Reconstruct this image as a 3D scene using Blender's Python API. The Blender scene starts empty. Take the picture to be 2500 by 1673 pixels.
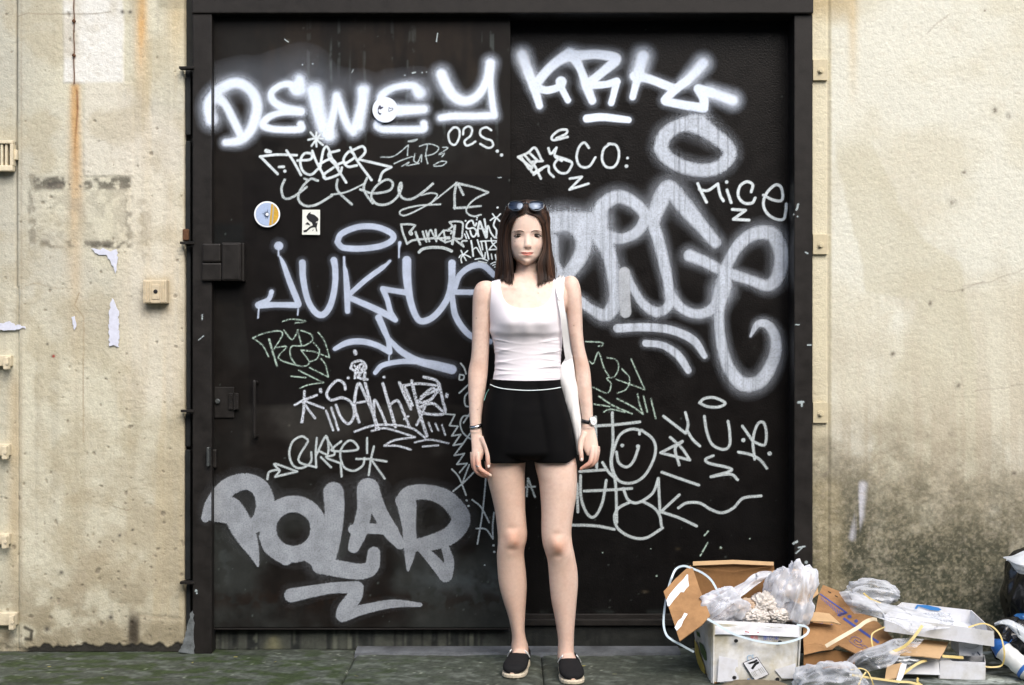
import bpy, bmesh, math, random
import numpy as np
from mathutils import Vector, noise as mnoise

random.seed(7); np.random.seed(7)
SC = bpy.context.scene
COL = SC.collection
R = math.radians

# ------------------------------------------------------------------ camera, sky, sun, exposure
CAM_D, CAM_H, FPX = 5.4, 1.1727, 3472.0          # metres to the door plane, eye height, focal length in photo pixels
cam_data = bpy.data.cameras.new('camera'); cam = bpy.data.objects.new('camera', cam_data); COL.objects.link(cam)
cam.location = (0, -CAM_D, CAM_H); cam.rotation_euler = (R(90), 0, 0)
cam_data.lens = 50.0; cam_data.sensor_width = 36.0; cam_data.clip_start = 0.05; cam_data.clip_end = 400
SC.camera = cam

SUN_EL, SUN_AZ = 45.0, 20.0                       # azimuth measured from straight in front of the wall towards the right
world = bpy.data.worlds.new('World'); SC.world = world; world.use_nodes = True
wn = world.node_tree.nodes; wl = world.node_tree.links
bg = wn['Background']; sky = wn.new('ShaderNodeTexSky'); sky.sky_type = 'NISHITA'; sky.sun_disc = False
sky.sun_elevation = R(SUN_EL); sky.sun_rotation = R(180 - SUN_AZ); sky.air_density = 1.0; sky.dust_density = 4.0; sky.ozone_density = 1.0
bg.inputs['Strength'].default_value = 0.15
wl.new(sky.outputs['Color'], bg.inputs['Color'])
sun_data = bpy.data.lights.new('sun', 'SUN'); sun = bpy.data.objects.new('sun', sun_data); COL.objects.link(sun)
sun_data.energy = 1.4; sun_data.angle = R(50); sun_data.color = (1.0, 0.985, 0.955)
el, az = R(SUN_EL), R(SUN_AZ)
sun_dir = Vector((math.sin(az) * math.cos(el), -math.cos(az) * math.cos(el), math.sin(el)))
sun.rotation_euler = sun_dir.to_track_quat('Z', 'Y').to_euler()
SC.view_settings.view_transform = 'Standard'; SC.view_settings.look = 'None'
SC.view_settings.gamma = 1.0; SC.view_settings.use_curve_mapping = False
SC.view_settings.exposure = 0.72
SC.cycles.transparent_max_bounces = 48
SC.cycles.max_bounces = 8

# ------------------------------------------------------------------ helpers: places
def P(px, py, d=CAM_D):
    """world point of a photo pixel at d metres from the camera plane"""
    return Vector(((px - 1250.0) * d / FPX, d - CAM_D, CAM_H + (836.5 - py) * d / FPX))
def PY(px, py, y): return P(px, py, CAM_D + y)
def G(px, y=0.0):                                  # x on a plane
    return (px - 1250.0) * (CAM_D + y) / FPX
def Z(py, y=0.0): return CAM_H + (836.5 - py) * (CAM_D + y) / FPX

# ------------------------------------------------------------------ helpers: noise on arrays
def _hash(ix, iy, seed):
    h = (ix.astype(np.int64) * 374761393 + iy.astype(np.int64) * 668265263 + seed * 1442695041) & 0x7fffffff
    h = ((h ^ (h >> 13)) * 1274126177) & 0x7fffffff
    h = h ^ (h >> 16)
    return (h & 0xffff) / 65535.0
def vnoise(x, y, seed=0):
    ix, iy = np.floor(x), np.floor(y); fx, fy = x - ix, y - iy
    fx = fx * fx * (3 - 2 * fx); fy = fy * fy * (3 - 2 * fy)
    a = _hash(ix, iy, seed); b = _hash(ix + 1, iy, seed); c = _hash(ix, iy + 1, seed); d = _hash(ix + 1, iy + 1, seed)
    return (a * (1 - fx) + b * fx) * (1 - fy) + (c * (1 - fx) + d * fx) * fy
def fbm(x, y, seed=0, oct=4, gain=0.5):
    s = 0; a = 1; t = 0
    for o in range(oct):
        s = s + a * vnoise(x * 2 ** o + 17.3 * o, y * 2 ** o - 9.1 * o, seed + o); t += a; a *= gain
    return s / t
def spots(x, y, seed, keep, rmin=.08, rmax=.30):
    """round spots scattered one per cell; keep = share of cells that carry one"""
    ix, iy = np.floor(x), np.floor(y); fx, fy = x - ix, y - iy
    ox = .32 + .36 * _hash(ix, iy, seed); oy = .32 + .36 * _hash(ix, iy, seed + 1)
    r = rmin + (rmax - rmin) * _hash(ix, iy, seed + 2) ** 2.5; on = _hash(ix, iy, seed + 3) < keep
    return np.where(on, np.clip((r - np.hypot(fx - ox, (fy - oy) * (.7 + .6 * _hash(ix, iy, seed + 4)))) / .08 + .5, 0, 1), 0)
def sstep(a, b, x):
    t = np.clip((x - a) / (b - a), 0, 1); return t * t * (3 - 2 * t)
def mixc(c, col, m):
    m = np.clip(m, 0, 1)[..., None]; return c * (1 - m) + np.array(col) * m

# ------------------------------------------------------------------ helpers: materials
def mat(name, color=(0.5, 0.5, 0.5), rough=0.6, metal=0.0, spec=0.5, vcol=False, var=0.0, var_scale=20.0, bump=0.0, bump_scale=200.0,
        rvar=0.0, alpha=None, coat=0.0, sss=0.0, sheen=0.0, stretch=None, color2=None, c2_scale=6.0, c2_range=(.45, .65)):
    m = bpy.data.materials.new(name); m.use_nodes = True
    n, l = m.node_tree.nodes, m.node_tree.links
    b = n['Principled BSDF']
    b.inputs['Roughness'].default_value = rough; b.inputs['Metallic'].default_value = metal
    b.inputs['Specular IOR Level'].default_value = spec
    if coat: b.inputs['Coat Weight'].default_value = coat
    if sheen: b.inputs['Sheen Weight'].default_value = sheen
    if sss:
        b.inputs['Subsurface Weight'].default_value = sss; b.inputs['Subsurface Radius'].default_value = (0.012, 0.005, 0.003); b.inputs['Subsurface Scale'].default_value = 1.0
    tc = n.new('ShaderNodeTexCoord'); src = tc.outputs['Object']
    if stretch:
        mp = n.new('ShaderNodeMapping'); mp.inputs['Scale'].default_value = stretch; l.new(src, mp.inputs['Vector']); src = mp.outputs['Vector']
    if vcol:
        at = n.new('ShaderNodeAttribute'); at.attribute_name = 'Col'; cs = at.outputs['Color']
    else:
        rgb = n.new('ShaderNodeRGB'); rgb.outputs[0].default_value = (*color, 1); cs = rgb.outputs[0]
    if color2:
        z2 = n.new('ShaderNodeTexNoise'); z2.inputs['Scale'].default_value = c2_scale; z2.inputs['Detail'].default_value = 7; z2.inputs['Roughness'].default_value = 0.65; l.new(src, z2.inputs['Vector'])
        r2 = n.new('ShaderNodeMapRange'); r2.inputs['From Min'].default_value = c2_range[0]; r2.inputs['From Max'].default_value = c2_range[1]; l.new(z2.outputs['Fac'], r2.inputs['Value'])
        x2 = n.new('ShaderNodeMix'); x2.data_type = 'RGBA'; x2.inputs[7].default_value = (*color2, 1); l.new(r2.outputs['Result'], x2.inputs[0]); l.new(cs, x2.inputs[6]); cs = x2.outputs[2]
    if var or rvar:
        nz = n.new('ShaderNodeTexNoise'); nz.inputs['Scale'].default_value = var_scale; nz.inputs['Detail'].default_value = 6; nz.inputs['Roughness'].default_value = 0.65
        l.new(src, nz.inputs['Vector'])
    if var:
        mr = n.new('ShaderNodeMapRange'); mr.inputs['From Min'].default_value = 0.25; mr.inputs['From Max'].default_value = 0.75
        mr.inputs['To Min'].default_value = 1 - var; mr.inputs['To Max'].default_value = 1 + var
        l.new(nz.outputs['Fac'], mr.inputs['Value'])
        mx = n.new('ShaderNodeVectorMath'); mx.operation = 'SCALE'; l.new(cs, mx.inputs[0]); l.new(mr.outputs['Result'], mx.inputs['Scale']); cs = mx.outputs['Vector']
    l.new(cs, b.inputs['Base Color'])
    if rvar:
        m2 = n.new('ShaderNodeMapRange'); m2.inputs['From Min'].default_value = 0.25; m2.inputs['From Max'].default_value = 0.75
        m2.inputs['To Min'].default_value = max(0.02, rough - rvar); m2.inputs['To Max'].default_value = min(1, rough + rvar)
        l.new(nz.outputs['Fac'], m2.inputs['Value']); l.new(m2.outputs['Result'], b.inputs['Roughness'])
    if bump:
        nb = n.new('ShaderNodeTexNoise'); nb.inputs['Scale'].default_value = bump_scale; nb.inputs['Detail'].default_value = 3
        l.new(src, nb.inputs['Vector'])
        bp = n.new('ShaderNodeBump'); bp.inputs['Strength'].default_value = 1.0; bp.inputs['Distance'].default_value = bump
        l.new(nb.outputs['Fac'], bp.inputs['Height']); l.new(bp.outputs['Normal'], b.inputs['Normal'])
    if alpha is not None:
        b.inputs['Alpha'].default_value = alpha
    return m

def paint_mat(name, color, rough=0.5, speck=0.5, speck_scale=420.0, drop=0.0, drop_scale=90.0, metal=0.0, amax=1.0, mottle=.22, streak=0.0):
    """paint that lies on a surface: coverage comes from the mesh ('cov'), broken up by grain"""
    m = bpy.data.materials.new(name); m.use_nodes = True
    n, l = m.node_tree.nodes, m.node_tree.links
    b = n['Principled BSDF']; b.inputs['Base Color'].default_value = (*color, 1); b.inputs['Roughness'].default_value = rough; b.inputs['Metallic'].default_value = metal
    at = n.new('ShaderNodeAttribute'); at.attribute_name = 'cov'
    tc = n.new('ShaderNodeTexCoord')
    nz = n.new('ShaderNodeTexNoise'); nz.inputs['Scale'].default_value = speck_scale; nz.inputs['Detail'].default_value = 2; l.new(tc.outputs['Object'], nz.inputs['Vector'])
    def math_(op, a, c, clamp=False):
        k = n.new('ShaderNodeMath'); k.operation = op; k.use_clamp = clamp
        for i, v in enumerate((a, c)):
            if v is None: continue
            if isinstance(v, (int, float)): k.inputs[i].default_value = v
            else: l.new(v, k.inputs[i])
        return k.outputs[0]
    cov = at.outputs['Fac']
    inv = math_('SUBTRACT', 1.0, cov)
    band = math_('MULTIPLY', math_('MULTIPLY', cov, inv), 4.0 * speck)
    a = math_('ADD', cov, math_('MULTIPLY', math_('SUBTRACT', nz.outputs['Fac'], 0.5), math_('MULTIPLY', band, 2.4)), True)
    # thin speckle of bare metal inside the paint
    n3 = n.new('ShaderNodeTexNoise'); n3.inputs['Scale'].default_value = speck_scale * 0.7; n3.inputs['Detail'].default_value = 3; l.new(tc.outputs['Object'], n3.inputs['Vector'])
    mr = n.new('ShaderNodeMapRange'); mr.inputs['From Min'].default_value = 0.22 ; mr.inputs['From Max'].default_value = 0.22 + 0.34
    mr.inputs['To Min'].default_value = 1 - 0.55 * speck; mr.inputs['To Max'].default_value = 1.0
    l.new(n3.outputs['Fac'], mr.inputs['Value']); a = math_('MULTIPLY', a, mr.outputs['Result'])
    if drop:
        n2 = n.new('ShaderNodeTexNoise'); n2.inputs['Scale'].default_value = drop_scale; n2.inputs['Detail'].default_value = 4; n2.inputs['Roughness'].default_value = 0.7
        l.new(tc.outputs['Object'], n2.inputs['Vector'])
        m2 = n.new('ShaderNodeMapRange'); m2.inputs['From Min'].default_value = 0.40; m2.inputs['From Max'].default_value = 0.56
        m2.inputs['To Min'].default_value = 1 - drop; m2.inputs['To Max'].default_value = 1.0
        l.new(n2.outputs['Fac'], m2.inputs['Value']); a = math_('MULTIPLY', a, m2.outputs['Result'])
    for on, sc, st_, lo, hi in ((mottle, 16.0, None, .32, .62), (streak, 60.0, (1, 1, .02), .36, .50)):
        if not on: continue
        n4 = n.new('ShaderNodeTexNoise'); n4.inputs['Scale'].default_value = sc; n4.inputs['Detail'].default_value = 5; n4.inputs['Roughness'].default_value = .65
        if st_:
            mp = n.new('ShaderNodeMapping'); mp.inputs['Scale'].default_value = st_; l.new(tc.outputs['Object'], mp.inputs['Vector']); l.new(mp.outputs['Vector'], n4.inputs['Vector'])
        else: l.new(tc.outputs['Object'], n4.inputs['Vector'])
        m4 = n.new('ShaderNodeMapRange'); m4.inputs['From Min'].default_value = lo; m4.inputs['From Max'].default_value = hi; m4.inputs['To Min'].default_value = 1 - on; m4.inputs['To Max'].default_value = 1.0
        l.new(n4.outputs['Fac'], m4.inputs['Value']); a = math_('MULTIPLY', a, m4.outputs['Result'])
    if amax < 1: a = math_('MULTIPLY', a, amax)
    l.new(a, b.inputs['Alpha'])
    return m

# ------------------------------------------------------------------ helpers: objects
BASE = {}
def _tag(o, label=None, category=None, group=None, kind=None):
    if label: o['label'] = label
    if category: o['category'] = category
    if group: o['group'] = group
    if kind: o['kind'] = kind
    return o
def thing(name, label, category, base, group=None, kind=None):
    o = bpy.data.objects.new(name, None); COL.objects.link(o); o.location = base; o.empty_display_size = 0.05
    BASE[o.name] = Vector(base)
    return _tag(o, label, category, group, kind)
def obj(name, verts, faces, material, parent=None, label=None, category=None, group=None, kind=None, smooth=False, origin=None, attrs=None):
    """ONE mesh object from world-space vertices; as a child it shares its parent's base point"""
    verts = np.asarray(verts, dtype=np.float64).reshape(-1, 3)
    base = BASE[parent.name] if parent is not None else (Vector(origin) if origin is not None else Vector(verts.mean(0)))
    if parent is None and origin is None: base = Vector((verts[:, 0].mean(), verts[:, 1].mean(), verts[:, 2].min()))
    v = verts - np.array(base)
    me = bpy.data.meshes.new(name)
    fa = np.asarray(faces) if not isinstance(faces, list) else None
    if fa is not None and fa.ndim == 2:
        k = fa.shape[1]
        me.vertices.add(len(v)); me.vertices.foreach_set('co', v.astype(np.float32).ravel())
        me.loops.add(fa.size); me.loops.foreach_set('vertex_index', fa.astype(np.int32).ravel())
        me.polygons.add(len(fa)); me.polygons.foreach_set('loop_start', np.arange(0, fa.size, k, dtype=np.int32))
        try: me.polygons.foreach_set('loop_total', np.full(len(fa), k, dtype=np.int32))
        except Exception: pass
        me.update(calc_edges=True)
    else:
        me.from_pydata([tuple(x) for x in v], [], faces)
    if attrs:
        for an, av in attrs.items():
            av = np.asarray(av, dtype=np.float32)
            if av.ndim == 1:
                a = me.attributes.new(an, 'FLOAT', 'POINT'); a.data.foreach_set('value', av)
            else:
                a = me.color_attributes.new(an, 'FLOAT_COLOR', 'POINT')
                a.data.foreach_set('color', np.c_[av[:, :3], np.ones(len(av))].astype(np.float32).ravel())
    me.validate(); me.update()
    if smooth: me.shade_smooth()
    if smooth == 'auto': me.set_sharp_from_angle(angle=R(35))
    if material is not None: me.materials.append(material)
    o = bpy.data.objects.new(name, me); COL.objects.link(o)
    if parent is not None: o.parent = parent
    else: o.location = base
    BASE[o.name] = Vector(base)
    return _tag(o, label, category, group, kind)

class MB:
    """collects shapes for ONE mesh"""
    def __init__(s): s.v = []; s.f = []
    def add(s, v, f):
        k = len(s.v); s.v += [tuple(x) for x in v]; s.f += [[i + k for i in q] for q in f]; return s
    def box(s, x0, x1, y0, y1, z0, z1, bev=0.0, rot=None):
        bm = bmesh.new(); bmesh.ops.create_cube(bm, size=1.0)
        c = Vector(((x0 + x1) / 2, (y0 + y1) / 2, (z0 + z1) / 2))
        for v in bm.verts: v.co = Vector((v.co.x * (x1 - x0), v.co.y * (y1 - y0), v.co.z * (z1 - z0)))
        if bev: bmesh.ops.bevel(bm, geom=bm.edges[:], offset=bev, segments=2, affect='EDGES', profile=0.6)
        if rot is not None:
            for v in bm.verts: v.co = rot @ v.co
        bm.verts.index_update()
        s.add([v.co + c for v in bm.verts], [[v.index for v in f.verts] for f in bm.faces]); bm.free(); return s
    def prism(s, poly, n, t):
        """polygon (list of Vectors) pushed along n by t"""
        k = len(poly); n = Vector(n)
        v = [Vector(p) for p in poly] + [Vector(p) + n * t for p in poly]
        f = [list(range(k))[::-1], list(range(k, 2 * k))] + [[i, (i + 1) % k, k + (i + 1) % k, k + i] for i in range(k)]
        return s.add(v, f)
    def tube(s, pts, r, seg=8, cap=True, flat=None):
        """swept circle (or flattened band) along points; r: number or list"""
        pts = [Vector(p) for p in pts]; n = len(pts)
        rr = r if isinstance(r, (list, tuple, np.ndarray)) else [r] * n
        t0 = (pts[1] - pts[0]).normalized(); up = Vector((0, 0, 1)) if abs(t0.z) < 0.9 else Vector((0, 1, 0))
        u = t0.cross(up).normalized(); v = []
        for i, p in enumerate(pts):
            t = (pts[min(i + 1, n - 1)] - pts[max(i - 1, 0)]).normalized()
            u = (u - t * u.dot(t)).normalized(); w = t.cross(u)
            for k in range(seg):
                a = 2 * math.pi * k / seg
                v.append(p + u * math.cos(a) * rr[i] + w * math.sin(a) * rr[i] * (flat if flat else 1))
        f = [[i * seg + k, i * seg + (k + 1) % seg, (i + 1) * seg + (k + 1) % seg, (i + 1) * seg + k] for i in range(n - 1) for k in range(seg)]
        if cap: f += [list(range(seg))[::-1], [(n - 1) * seg + k for k in range(seg)]]
        return s.add(v, f)
    def disc(s, c, n, r, t, seg=20, bev=0.0):
        n = Vector(n).normalized(); up = Vector((0, 0, 1)) if abs(n.z) < 0.9 else Vector((0, 1, 0)); u = n.cross(up).normalized(); w = n.cross(u); c = Vector(c)
        rings = [(r, 0.0), (r, t - bev), (r - bev, t)] if bev else [(r, 0.0), (r, t)]
        v = []; f = []
        for rad, h in rings:
            for k in range(seg):
                a = 2 * math.pi * k / seg; v.append(c + n * h + u * math.cos(a) * rad + w * math.sin(a) * rad)
        m = len(rings)
        f += [[i * seg + k, i * seg + (k + 1) % seg, (i + 1) * seg + (k + 1) % seg, (i + 1) * seg + k] for i in range(m - 1) for k in range(seg)]
        f += [list(range(seg))[::-1], [(m - 1) * seg + k for k in range(seg)]]
        return s.add(v, f)
    def ribbon(s, pts, w, n, t=0.0012):
        """flat strap along points: width w across direction n x tangent, thickness t"""
        pts = [Vector(p) for p in pts]; k = len(pts); v = []
        for i, p in enumerate(pts):
            tg = (pts[min(i + 1, k - 1)] - pts[max(i - 1, 0)]).normalized()
            nn = Vector(n[i] if isinstance(n, list) else n); sd = tg.cross(nn).normalized(); nr = sd.cross(tg).normalized()
            v += [p + sd * w / 2 + nr * t / 2, p - sd * w / 2 + nr * t / 2, p - sd * w / 2 - nr * t / 2, p + sd * w / 2 - nr * t / 2]
        f = [[i * 4 + a, i * 4 + (a + 1) % 4, (i + 1) * 4 + (a + 1) % 4, (i + 1) * 4 + a] for i in range(k - 1) for a in range(4)]
        f += [[0, 1, 2, 3], [(k - 1) * 4 + a for a in (3, 2, 1, 0)]]
        return s.add(v, f)
    def obj(s, name, material, parent=None, **kw): return obj(name, s.v, s.f, material, parent, **kw)

def spline(pts, sub=8):
    """Catmull-Rom through points (any dimension); a repeated point makes a corner"""
    pts = [tuple(map(float, p)) for p in pts]; parts = [[pts[0]]]
    for p in pts[1:]:
        if p[:2] == parts[-1][-1][:2] and len(p) == len(parts[-1][-1]) and p[:3] == parts[-1][-1][:3]: parts.append([p])
        else: parts[-1].append(p)
    out = []
    for part in parts:
        if len(part) == 1: continue
        A = np.array(part)
        if len(A) == 2:
            t = np.linspace(0, 1, sub + 1)[:, None]; out.append(A[0] * (1 - t) + A[1] * t); continue
        E = np.vstack([2 * A[0] - A[1], A, 2 * A[-1] - A[-2]])
        for i in range(len(A) - 1):
            p0, p1, p2, p3 = E[i], E[i + 1], E[i + 2], E[i + 3]; t = np.linspace(0, 1, sub, endpoint=(i == len(A) - 2))[:, None]
            out.append(0.5 * ((2 * p1) + (-p0 + p2) * t + (2 * p0 - 5 * p1 + 4 * p2 - p3) * t ** 2 + (-p0 + 3 * p1 - 3 * p2 + p3) * t ** 3))
    return np.vstack(out)
def spline3(pts, sub=8): return [Vector(p) for p in spline([tuple(p) for p in pts], sub)]

def axis(parts):
    """uneven grid coordinates: [(start, end, step), ...]"""
    o = []
    for a, b, s in parts:
        k = max(1, int(round((b - a) / s))); o += list(np.linspace(a, b, k + 1)[:-1])
    return np.array(o + [parts[-1][1]])
def gridfaces(nx, nz):
    i = np.arange(nz - 1)[:, None] * nx + np.arange(nx - 1)[None, :]
    i = i.ravel(); return np.stack([i, i + 1, i + 1 + nx, i + nx], 1)

# ================================================================== THE SETTING
M_wall = mat('painted_render', vcol=True, rough=0.9, spec=0.2, var=0.11, var_scale=130, bump=0.0020, bump_scale=150)
M_steel = mat('dark_painted_steel', vcol=True, rough=0.5, spec=0.13, var=0.3, var_scale=14, bump=0.00022, bump_scale=330, rvar=0.1)
M_steel2 = mat('dark_painted_steel_rough', vcol=True, rough=0.38, spec=0.17, var=0.2, var_scale=14, bump=0.0009, bump_scale=150, rvar=0.1)
M_frame = mat('frame_steel', (0.014, 0.0125, 0.0115), rough=0.48, spec=0.22, var=0.35, var_scale=22, bump=0.0003, bump_scale=150, rvar=0.1)
M_channel = mat('channel_steel', (0.012, 0.014, 0.015), rough=0.6, spec=0.3, var=0.5, var_scale=18, bump=0.0006, bump_scale=120)
M_conc = mat('stained_concrete', vcol=True, rough=0.85, spec=0.3, var=0.25, var_scale=45, bump=0.0012, bump_scale=220)
M_slab = mat('pavement_concrete', vcol=True, rough=0.8, spec=0.3, var=0.28, var_scale=60, bump=0.0016, bump_scale=160)
M_dark = mat('dark_gap', (0.006, 0.006, 0.006), rough=0.9)
M_cream = mat('cream_painted_metal', (0.62, 0.55, 0.40), rough=0.6, var=0.2, var_scale=40, bump=0.0004, bump_scale=200)
M_creamd = mat('dirty_cream_plastic', (0.55, 0.47, 0.33), rough=0.55, var=0.2, var_scale=60, bump=0.0002, bump_scale=300)
M_black = mat('black_plastic', (0.012, 0.012, 0.014), rough=0.4)
M_rust = mat('rust', (0.10, 0.045, 0.02), rough=0.9, var=0.4, var_scale=80, bump=0.001, bump_scale=200)

def panel(name, xs, zs, y, colfn, dispfn, material, parent=None, depth=0.3, **kw):
    """upright sheet on a fine grid with relief, plus its returns at the edges"""
    X, ZZ = np.meshgrid(xs, zs); nx, nz = len(xs), len(zs)
    px = X * FPX / (CAM_D + y) + 1250; py = 836.5 - (ZZ - CAM_H) * FPX / (CAM_D + y)
    D = dispfn(px, py, X, ZZ) if dispfn else np.zeros_like(X)
    C = colfn(px, py, X, ZZ)
    V = np.stack([X, y - D, ZZ], -1).reshape(-1, 3); C = C.reshape(-1, 3)
    F = gridfaces(nx, nz)
    idx = np.arange(nx * nz).reshape(nz, nx)
    ring = np.concatenate([idx[0, :-1], idx[:-1, -1], idx[-1, :0:-1], idx[:0:-1, 0]])
    B = V[ring].copy(); B[:, 1] = y + depth; k = len(V)
    V = np.vstack([V, B]); C = np.vstack([C, C[ring]])
    j = np.arange(len(ring)); j2 = (j + 1) % len(ring)
    F = np.vstack([F, np.stack([ring[j2], ring[j], k + j, k + j2], 1)])
    return obj(name, V, F, material, parent, smooth=False, attrs={'Col': C}, **kw)

def box_seg(px, py, x0, x1, y0, y1, e=6.0, n=None):
    """soft-edged rectangle mask in photo units on the wall"""
    if n is not None: px = px + n; py = py + n
    return sstep(x0 - e, x0 + e, px) * sstep(x1 + e, x1 - e, px) * sstep(y0 - e, y0 + e, py) * sstep(y1 + e, y1 - e, py)
def line_mask(px, py, pts, w, e=3.0):
    d = np.full(px.shape, 1e9)
    for (ax, ay), (bx, by) in zip(pts[:-1], pts[1:]):
        t = np.clip(((px - ax) * (bx - ax) + (py - ay) * (by - ay)) / ((bx - ax) ** 2 + (by - ay) ** 2 + 1e-9), 0, 1)
        d = np.minimum(d, np.hypot(px - ax - t * (bx - ax), py - ay - t * (by - ay)))
    return sstep(w + e, w - e, d) if e < w else np.clip(1 - d / (w + e), 0, 1)

# ---- left wall ----------------------------------------------------
def left_pits(X, ZZ, py):
    w = (fbm(X * 40, ZZ * 40, 55, 2) - .5) * .5
    return np.maximum(spots(X * 42 + w, ZZ * 42 - w, 51, .05 + .12 * sstep(900, 1450, py), .06, .30), spots(X * 24 + w, ZZ * 24 + w, 57, .02 + .07 * sstep(1000, 1450, py), .06, .26))
def left_col(px, py, X, ZZ):
    n1 = fbm(X * 3, ZZ * 3, 1, 5); n2 = fbm(X * 14, ZZ * 14, 5, 4); n3 = fbm(X * 60, ZZ * 60, 9, 3); st = fbm(X * 26, ZZ * 1.6, 21, 4)
    wob = (n2 - .5) * 22
    c = np.ones(px.shape + (3,)) * np.array((0.555, 0.54, 0.43))
    c = mixc(c, (0.44, 0.43, 0.375), sstep(.42, .68, n1) * .7 * sstep(1500, 300, py))
    c = mixc(c, (0.54, 0.45, 0.28), sstep(.45, .7, st) * .6 * sstep(230, 420, px)); c = mixc(c, (0.40, 0.385, 0.31), sstep(.5, .75, fbm(X * 40, ZZ * 1.1, 27, 4)) * .45)
    c = mixc(c, (0.66, 0.62, 0.53), box_seg(px, py, 300, 455, 280, 1000, 40) * .5)
    # greyer towards the upper left, repainted pale square
    c = mixc(c, (0.40, 0.40, 0.34), sstep(170, 60, px) * sstep(900, 100, py) * .6)
    c = mixc(c, (0.70, 0.71, 0.69), box_seg(px, py, 155, 302, -400, 203, 5, wob * .35) * .8)
    c = mixc(c, (0.63, 0.61, 0.54), box_seg(px, py, 205, 325, 203, 430, 8, wob * .3) * .5)
    # rust runs
    rn = fbm(X * 40, ZZ * 5, 33, 3)
    run = np.exp(-((px - 184 - 2 * np.sin(py / 60)) / (11 + 7 * sstep(200, 700, py))) ** 2) * sstep(195, 215, py) * sstep(1150, 350, py)
    c = mixc(c, (0.50, 0.28, 0.10), run * (.35 + .9 * rn) * sstep(760, 260, py) * 1.0)
    c = mixc(c, (0.52, 0.36, 0.18), run * (.3 + .5 * rn) * .8)
    c = mixc(c, (0.22, 0.10, 0.04), np.exp(-((px - 186 - 3 * np.sin(py / 33)) / 2.6) ** 2) * sstep(206, 225, py) * sstep(520, 250, py) * rn * 1.3)
    c = mixc(c, (0.30, 0.15, 0.07), np.exp(-((px - 181) / 1.9) ** 2) * sstep(215, 200, py) * .75)
    c = mixc(c, (0.56, 0.36, 0.16), np.exp(-((px - 345) / 14) ** 2) * sstep(330, 60, py) * (.4 + .8 * rn))
    c = mixc(c, (0.55, 0.42, 0.22), np.exp(-((px - 432) / 26) ** 2) * sstep(260, 0, py) * .6)
    c = mixc(c, (0.30, 0.28, 0.2), box_seg(px, py, 385, 455, -400, 22, 7, wob * .4) * .6)
    # scuffed outline where a notice was torn down
    gr = sstep(.36, .62, fbm(X * 38, ZZ * 38, 41, 4))
    frame = np.maximum.reduce([box_seg(px, py, 70, 88, 425, 640, 4, wob * .3) * .5, box_seg(px, py, 78, 320, 432, 462, 5, wob * .3) * .8,
                               box_seg(px, py, 100, 315, 588, 604, 5, wob * .4) * .7, box_seg(px, py, 305, 322, 440, 600, 6, wob * .4) * .45])
    c = mixc(c, (0.10, 0.095, 0.075), frame * gr * 1.1)
    c = mixc(c, (0.06, 0.055, 0.05), box_seg(px, py, 115, 175, 445, 462, 5, wob * .5) * gr)
    c = mixc(c, (0.08, 0.075, 0.06), box_seg(px, py, 222, 295, 590, 604, 4, wob * .5) * gr * .9)
    c = mixc(c, (0.26, 0.24, 0.19), box_seg(px, py, 75, 320, 450, 600, 8, wob) * gr * .35)
    c = mixc(c, (0.30, 0.26, 0.19), box_seg(px, py, 335, 370, 485, 630, 14, wob) * gr * .5)
    # seams, cracks
    c = mixc(c, (0.14, 0.13, 0.105), np.exp(-((px - 40 - (py > 700) * 3 - wob * .12) / 2.6) ** 2) * sstep(1000, 100, py) * .9)
    c = mixc(c, (0.25, 0.22, 0.17), np.exp(-((px - 52) / 3) ** 2) * .4)
    c = mixc(c, (0.20, 0.185, 0.15), line_mask(px, py + wob * .3, [(40, 42), (70, 32), (150, 35), (215, 36), (270, 30)], 1.4, 1.2) * .7)
    c = mixc(c, (0.30, 0.22, 0.14), line_mask(px + wob * .3, py, [(195, 715), (182, 745), (203, 775), (204, 1080)], 1.3, 1.2) * .7)
    c = mixc(c, (0.28, 0.24, 0.18), line_mask(px, py + wob * .3, [(60, 698), (84, 692), (130, 704), (176, 706)], 1.2, 1.2) * .6)
    c = mixc(c, (0.22, 0.19, 0.14), line_mask(px, py + wob * .4, [(270, 1232), (310, 1247), (325, 1242)], 1.4, 1.2) * .7)
    c = mixc(c, (0.16, 0.13, 0.09), line_mask(px, py + wob * .5, [(335, 1500), (370, 1505), (440, 1512)], 2.2, 1.8) * .8)
    # rusty bleed by the brackets on the far left
    c = mixc(c, (0.40, 0.29, 0.15), np.exp(-((px - 34) / 17) ** 2) * sstep(880, 960, py) * sstep(1500, 1380, py) * (.3 + .8 * n1))
    c = mixc(c, (0.10, 0.08, 0.05), np.exp(-((px - 16) / 16) ** 2) * np.exp(-((py - 1555) / 30) ** 2) * .9)
    # soft shadow of the bell box, below and right, painted on the wall
    c = mixc(c, (0.32, 0.26, 0.16), box_seg(px, py, 350, 418, 672, 765, 9, wob * .5) * .45)
    # dirt towards the ground, pits, dark stain
    c = mixc(c, (0.38, 0.335, 0.235), sstep(650, 1300, py) * sstep(.3, .62, n1 * .6 + n2 * .4) * .8)
    c = mixc(c, (0.36, 0.31, 0.20), sstep(.46, .70, fbm(X * 9, ZZ * 7, 61, 5)) * .40)
    c = mixc(c, (0.24, 0.21, 0.14), sstep(1330, 1600, py + wob * 3) * (.25 + .75 * sstep(.35, .6, n2)) * .85)
    c = mixc(c, (0.34, 0.29, 0.2), line_mask(px, py, [(180, 1450), (215, 1380), (260, 1340)], 22, 18) * .35)
    pits = left_pits(X, ZZ, py)
    c = mixc(c, (0.17, 0.145, 0.11), pits * .55)
    c = mixc(c, (0.30, 0.26, 0.2), sstep(.62, .75, n3) * .22)
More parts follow.
